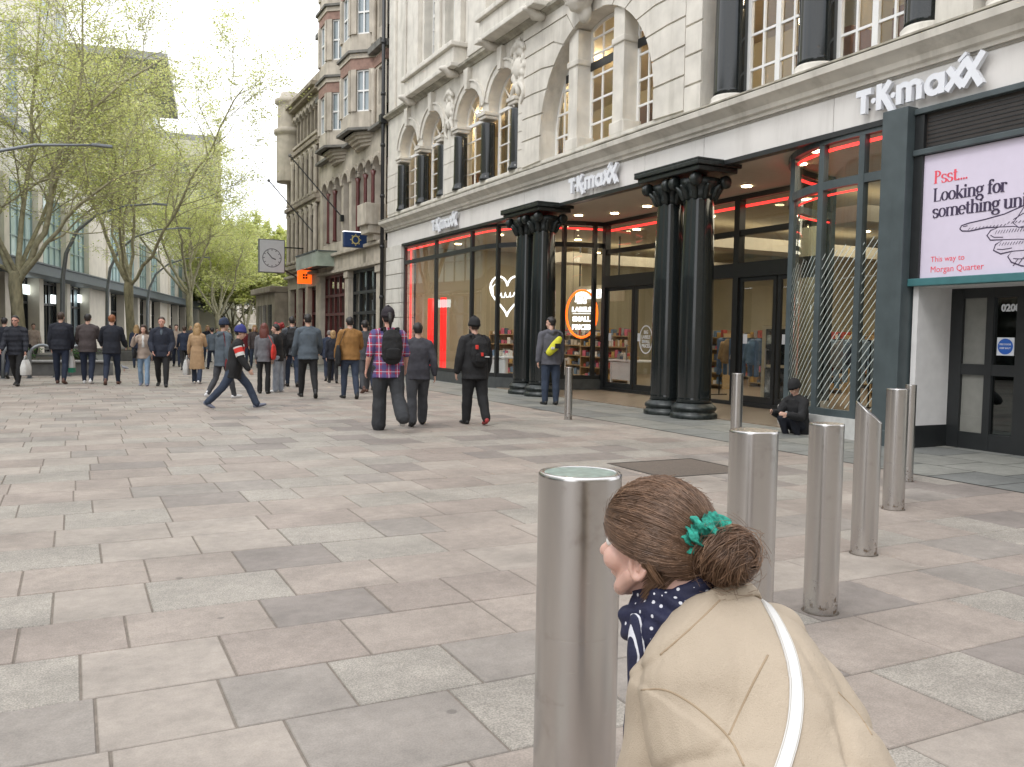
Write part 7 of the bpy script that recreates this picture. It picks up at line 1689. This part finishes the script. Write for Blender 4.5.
# loose tresses in front of and behind the ear, and flyaways
for i in range(50):
    d = V((-.97+rh.uniform(0, .05), .15+rh.uniform(-.1, .2), -.02+rh.uniform(-.05, .05))).normalized(); p0 = V(scalp(d, 1.02)); pts = []
    for j in range(7): t = j/6; pts.append(H(p0.x-.003*sin(t*3)+.03*t*t, p0.y-.06*t-.01*sin(t*4)+rh.gauss(0, .0007), p0.z-.075*t**1.2))
    k.cur = rh.choices((0, 2, 3), (3, 3, 2))[0]; k.tube(pts, [.0009]*6+[.0004], 4, cap=False)
for i in range(220):
    z = rh.uniform(-.3, 1); a = rh.uniform(0, 2*pi); q = sqrt(1-z*z); d = V((q*cos(a), q*sin(a), z))
    if d.z < hl(d.y): continue
    p = d.copy(); pts = []; dr = V((rh.gauss(0, .25), -.6, rh.gauss(0, .3))); lf_ = 1.03
    for j in range(6): pts.append(H(*scalp(p, lf_))); p = (p+dr*.1).normalized(); lf_ += rh.uniform(.0, .03)
    k.cur = 2; k.tube(pts, [.0004]*6, 3, cap=False)
st_ = k.build('hair_strands', m_hair); st_.parent = woman; st_.matrix_parent_inverse = WI
# bun
bc = V((.0, -.15, .012)); k = MB(); k.ball(H(*bc), (.05, .046, .042), 20, 14, HM); k.smooth = True; bun = wpart('bun', k, m_hair[1])
k = MB(); k.smooth = True
for i in range(1900):
    a0 = rh.uniform(0, 2*pi); ph0 = rh.uniform(0, 2*pi); span = rh.uniform(2., 4.2); tw = rh.uniform(.25, .55); R0 = rh.gauss(.026, .004); r0 = rh.uniform(.026, .037); sx = rh.uniform(.9, 1.1); pts = []
    tilt = rh.gauss(0, .1)+.25*sin(a0); tz = rh.gauss(0, .1)
    for j in range(12):
        t = j/11; a = a0+span*t; ph = ph0+tw*span*t; rr = R0+r0*cos(ph)*.95
        v = V((rr*cos(a)*sx, r0*sin(ph)*1.25, rr*sin(a)*.82)); v = Euler((tilt, 0, tz)).to_matrix() @ v; v += V((noise.noise(v*60), noise.noise(v*60+V((5, 0, 0))), noise.noise(v*60+V((0, 7, 0)))))*.005; pts.append(H(*(bc+v)))
    k.cur = rh.choices((0, 1, 2, 3), (5, 3, 3, 1.5))[0]; w_ = rh.uniform(.0005, .001); k.tube(pts, [w_*.5]+[w_]*10+[w_*.4], 3, cap=False)
for i in range(90):
    v = V((rh.gauss(0, 1), rh.gauss(0, 1), rh.gauss(0, 1))).normalized(); p = bc+v*.05; dr = V((rh.gauss(0, 1), rh.gauss(0, 1), rh.gauss(0, 1))).normalized(); dr = (dr-v*dr.dot(v)).normalized(); pts = []
    for j in range(6): pts.append(H(*(p+dr*.012*j+v*(.004*j-.0011*j*j+.006)))) 
    k.cur = 2; k.tube(pts, [.0004]*6, 3, cap=False)
bs = k.build('bun_strands', m_hair); bs.parent = woman; bs.matrix_parent_inverse = WI
# scrunchie: a ruffled teal loop gathered round the tail, above the bun
m_scr = M('teal_patterned_scrunchie', (.02, .24, .18), .9, var=.75, scale=90, bump=.5, bscale=160)
k = MB(); n, mnr = 160, 18; vs = []; c0 = V((-.012, -.118, .047)); 
for i in range(n):
    a = 2*pi*i/n; ruf = .011+.003*sin(a*13)+.002*sin(a*29+1)
    for j in range(mnr):
        b = 2*pi*j/mnr; rr = .036+ruf*cos(b)*1.25; off = .006*sin(a*7+2)
        v = V((rr*cos(a), ruf*sin(b)*1.5+off, rr*sin(a)*.8)); v += V((noise.noise(v*70), noise.noise(v*70+V((3, 0, 0))), noise.noise(v*70+V((0, 3, 0)))))*.009
        vs.append(H(*(c0+Euler((R(38), R(10), R(-12))).to_matrix() @ v)))
k.add(vs, [(i*mnr+j, ((i+1) % n)*mnr+j, ((i+1) % n)*mnr+(j+1) % mnr, i*mnr+(j+1) % mnr) for i in range(n) for j in range(mnr)])
sc_ = thing('scrunchie', 'teal green scrunchie around the woman\'s bun', 'hair tie', wo); q = k.build('ruffled_loop', m_scr, None, True); q.parent = sc_; q.matrix_parent_inverse = WI
# white strap and the bag it carries (the bag hangs in front, out of view)
bag = thing('shoulder_bag', 'white shoulder bag strap lying across the back of the beige coat', 'bag', wo)
m_strap = M('white_leather_strap', (.62, .61, .59), .45, var=.05)
P = onto(smoothpl([(741, 577), (756, 590), (774, 615), (789, 648), (796, 680), (796, 715), (790, 745), (780, 775), (772, 800)]), 40); k = MB(); vs = []
for i, (p, nrm) in enumerate(P):
    q = P[min(i+1, len(P)-1)][0]-P[max(i-1, 0)][0]; sd = q.cross(nrm).normalized()*.0105
    for a, h in ((-1, .0005), (-1, .0035), (1, .0035), (1, .0005)): vs.append(p+sd*a+nrm*h)
if len(P) > 3:
    nP = len(P); k.add(vs, [(i*4+j, i*4+(j+1) % 4, (i+1)*4+(j+1) % 4, (i+1)*4+j) for i in range(nP-1) for j in range(4)]+[(0, 1, 2, 3), ((nP-1)*4, (nP-1)*4+1, (nP-1)*4+2, (nP-1)*4+3)])
    q = k.build('strap', m_strap)
    e = MB()
    for sg in (-1, 1):
        pp = []
        for i, (p, nrm) in enumerate(P):
            w_ = P[min(i+1, nP-1)][0]-P[max(i-1, 0)][0]; pp.append(p+w_.cross(nrm).normalized()*.0088*sg+nrm*.0036)
        e.tube(pp, .0007, 5)
    ee = e.build('stitching', M('strap_stitch', (.42, .4, .36), .8, var=0)); ee.parent = bag; ee.matrix_parent_inverse = WI
    q = q; q.parent = bag; q.matrix_parent_inverse = WI
bp0 = wl(.62, 1.3, .62); k = MB(); k.rtube([bp0+CU*.1, bp0, bp0-CU*.1], [(.05, .12), (.06, .13), (.05, .12)], 16, CR); q = remeshed(k, 'bag_body', m_strap, .008, 4); q.parent = bag; q.matrix_parent_inverse = WI
# ------------------------------------------------------------------ camera, sky, sun, render
w = bpy.data.worlds.new('World'); SC.world = w; w.use_nodes = True
nt = w.node_tree; N = nt.nodes; L = nt.links; bg = N['Background']
sky = N.new('ShaderNodeTexSky'); sky.sky_type = 'NISHITA'; sky.sun_disc = False
SE, SA = R(52), R(246)      # sun elevation and compass bearing (behind the camera, to the left)
sky.sun_elevation = SE; sky.sun_rotation = SA; sky.air_density = 1.2; sky.dust_density = 2.5
tc = N.new('ShaderNodeTexCoord'); mp = N.new('ShaderNodeMapping'); mp.inputs['Scale'].default_value = (1.2, 1.2, 3.2); L.new(tc.outputs['Generated'], mp.inputs[0])
cl = N.new('ShaderNodeTexNoise'); cl.inputs['Scale'].default_value = 2.1; cl.inputs['Detail'].default_value = 7; cl.inputs['Roughness'].default_value = .6; L.new(mp.outputs[0], cl.inputs['Vector'])
rg = N.new('ShaderNodeMapRange'); rg.inputs[1].default_value = .36; rg.inputs[2].default_value = .5; rg.inputs[3].default_value = .62; rg.inputs[4].default_value = 1.; L.new(cl.outputs['Fac'], rg.inputs[0])
mx = N.new('ShaderNodeMix'); mx.data_type = 'RGBA'; L.new(rg.outputs[0], mx.inputs[0]); L.new(sky.outputs[0], mx.inputs[6]); mx.inputs[7].default_value = (8.6, 8.7, 9.0, 1)
L.new(mx.outputs[2], bg.inputs['Color']); bg.inputs['Strength'].default_value = .115
sl = bpy.data.lights.new('sun', 'SUN'); sl.energy = .55; sl.angle = R(14); sl.color = (1, .98, .95)
so = bpy.data.objects.new('sun', sl); COL.objects.link(so)
sd = V((sin(SA)*cos(SE), cos(SA)*cos(SE), sin(SE)))
so.rotation_euler = sd.to_track_quat('Z', 'Y').to_euler()
cam = bpy.data.cameras.new('camera'); co = bpy.data.objects.new('camera', cam); COL.objects.link(co); SC.camera = co
yaw, pit, rol = R(26.80), R(3.114), R(.956)
f = V((sin(yaw)*cos(pit), cos(yaw)*cos(pit), -sin(pit))); r = V((cos(yaw), -sin(yaw), 0)); u = r.cross(f)
r2 = r*cos(rol)+u*sin(rol); u2 = u*cos(rol)-r*sin(rol)
m = Matrix((r2, u2, -f)).transposed().to_4x4(); m.translation = (0, 0, 1.58); co.matrix_world = m
cam.sensor_width = 36; cam.lens = 868.58*36/1024; cam.clip_end = 2000; cam.clip_start = .05
SC.view_settings.view_transform = 'Standard'; SC.view_settings.look = 'None'; SC.view_settings.gamma = 1; SC.view_settings.exposure = 1.06
SC.render.engine = 'CYCLES'; SC.cycles.max_bounces = 8; SC.cycles.transparent_max_bounces = 16
SC.render.resolution_x, SC.render.resolution_y = 1024, 767
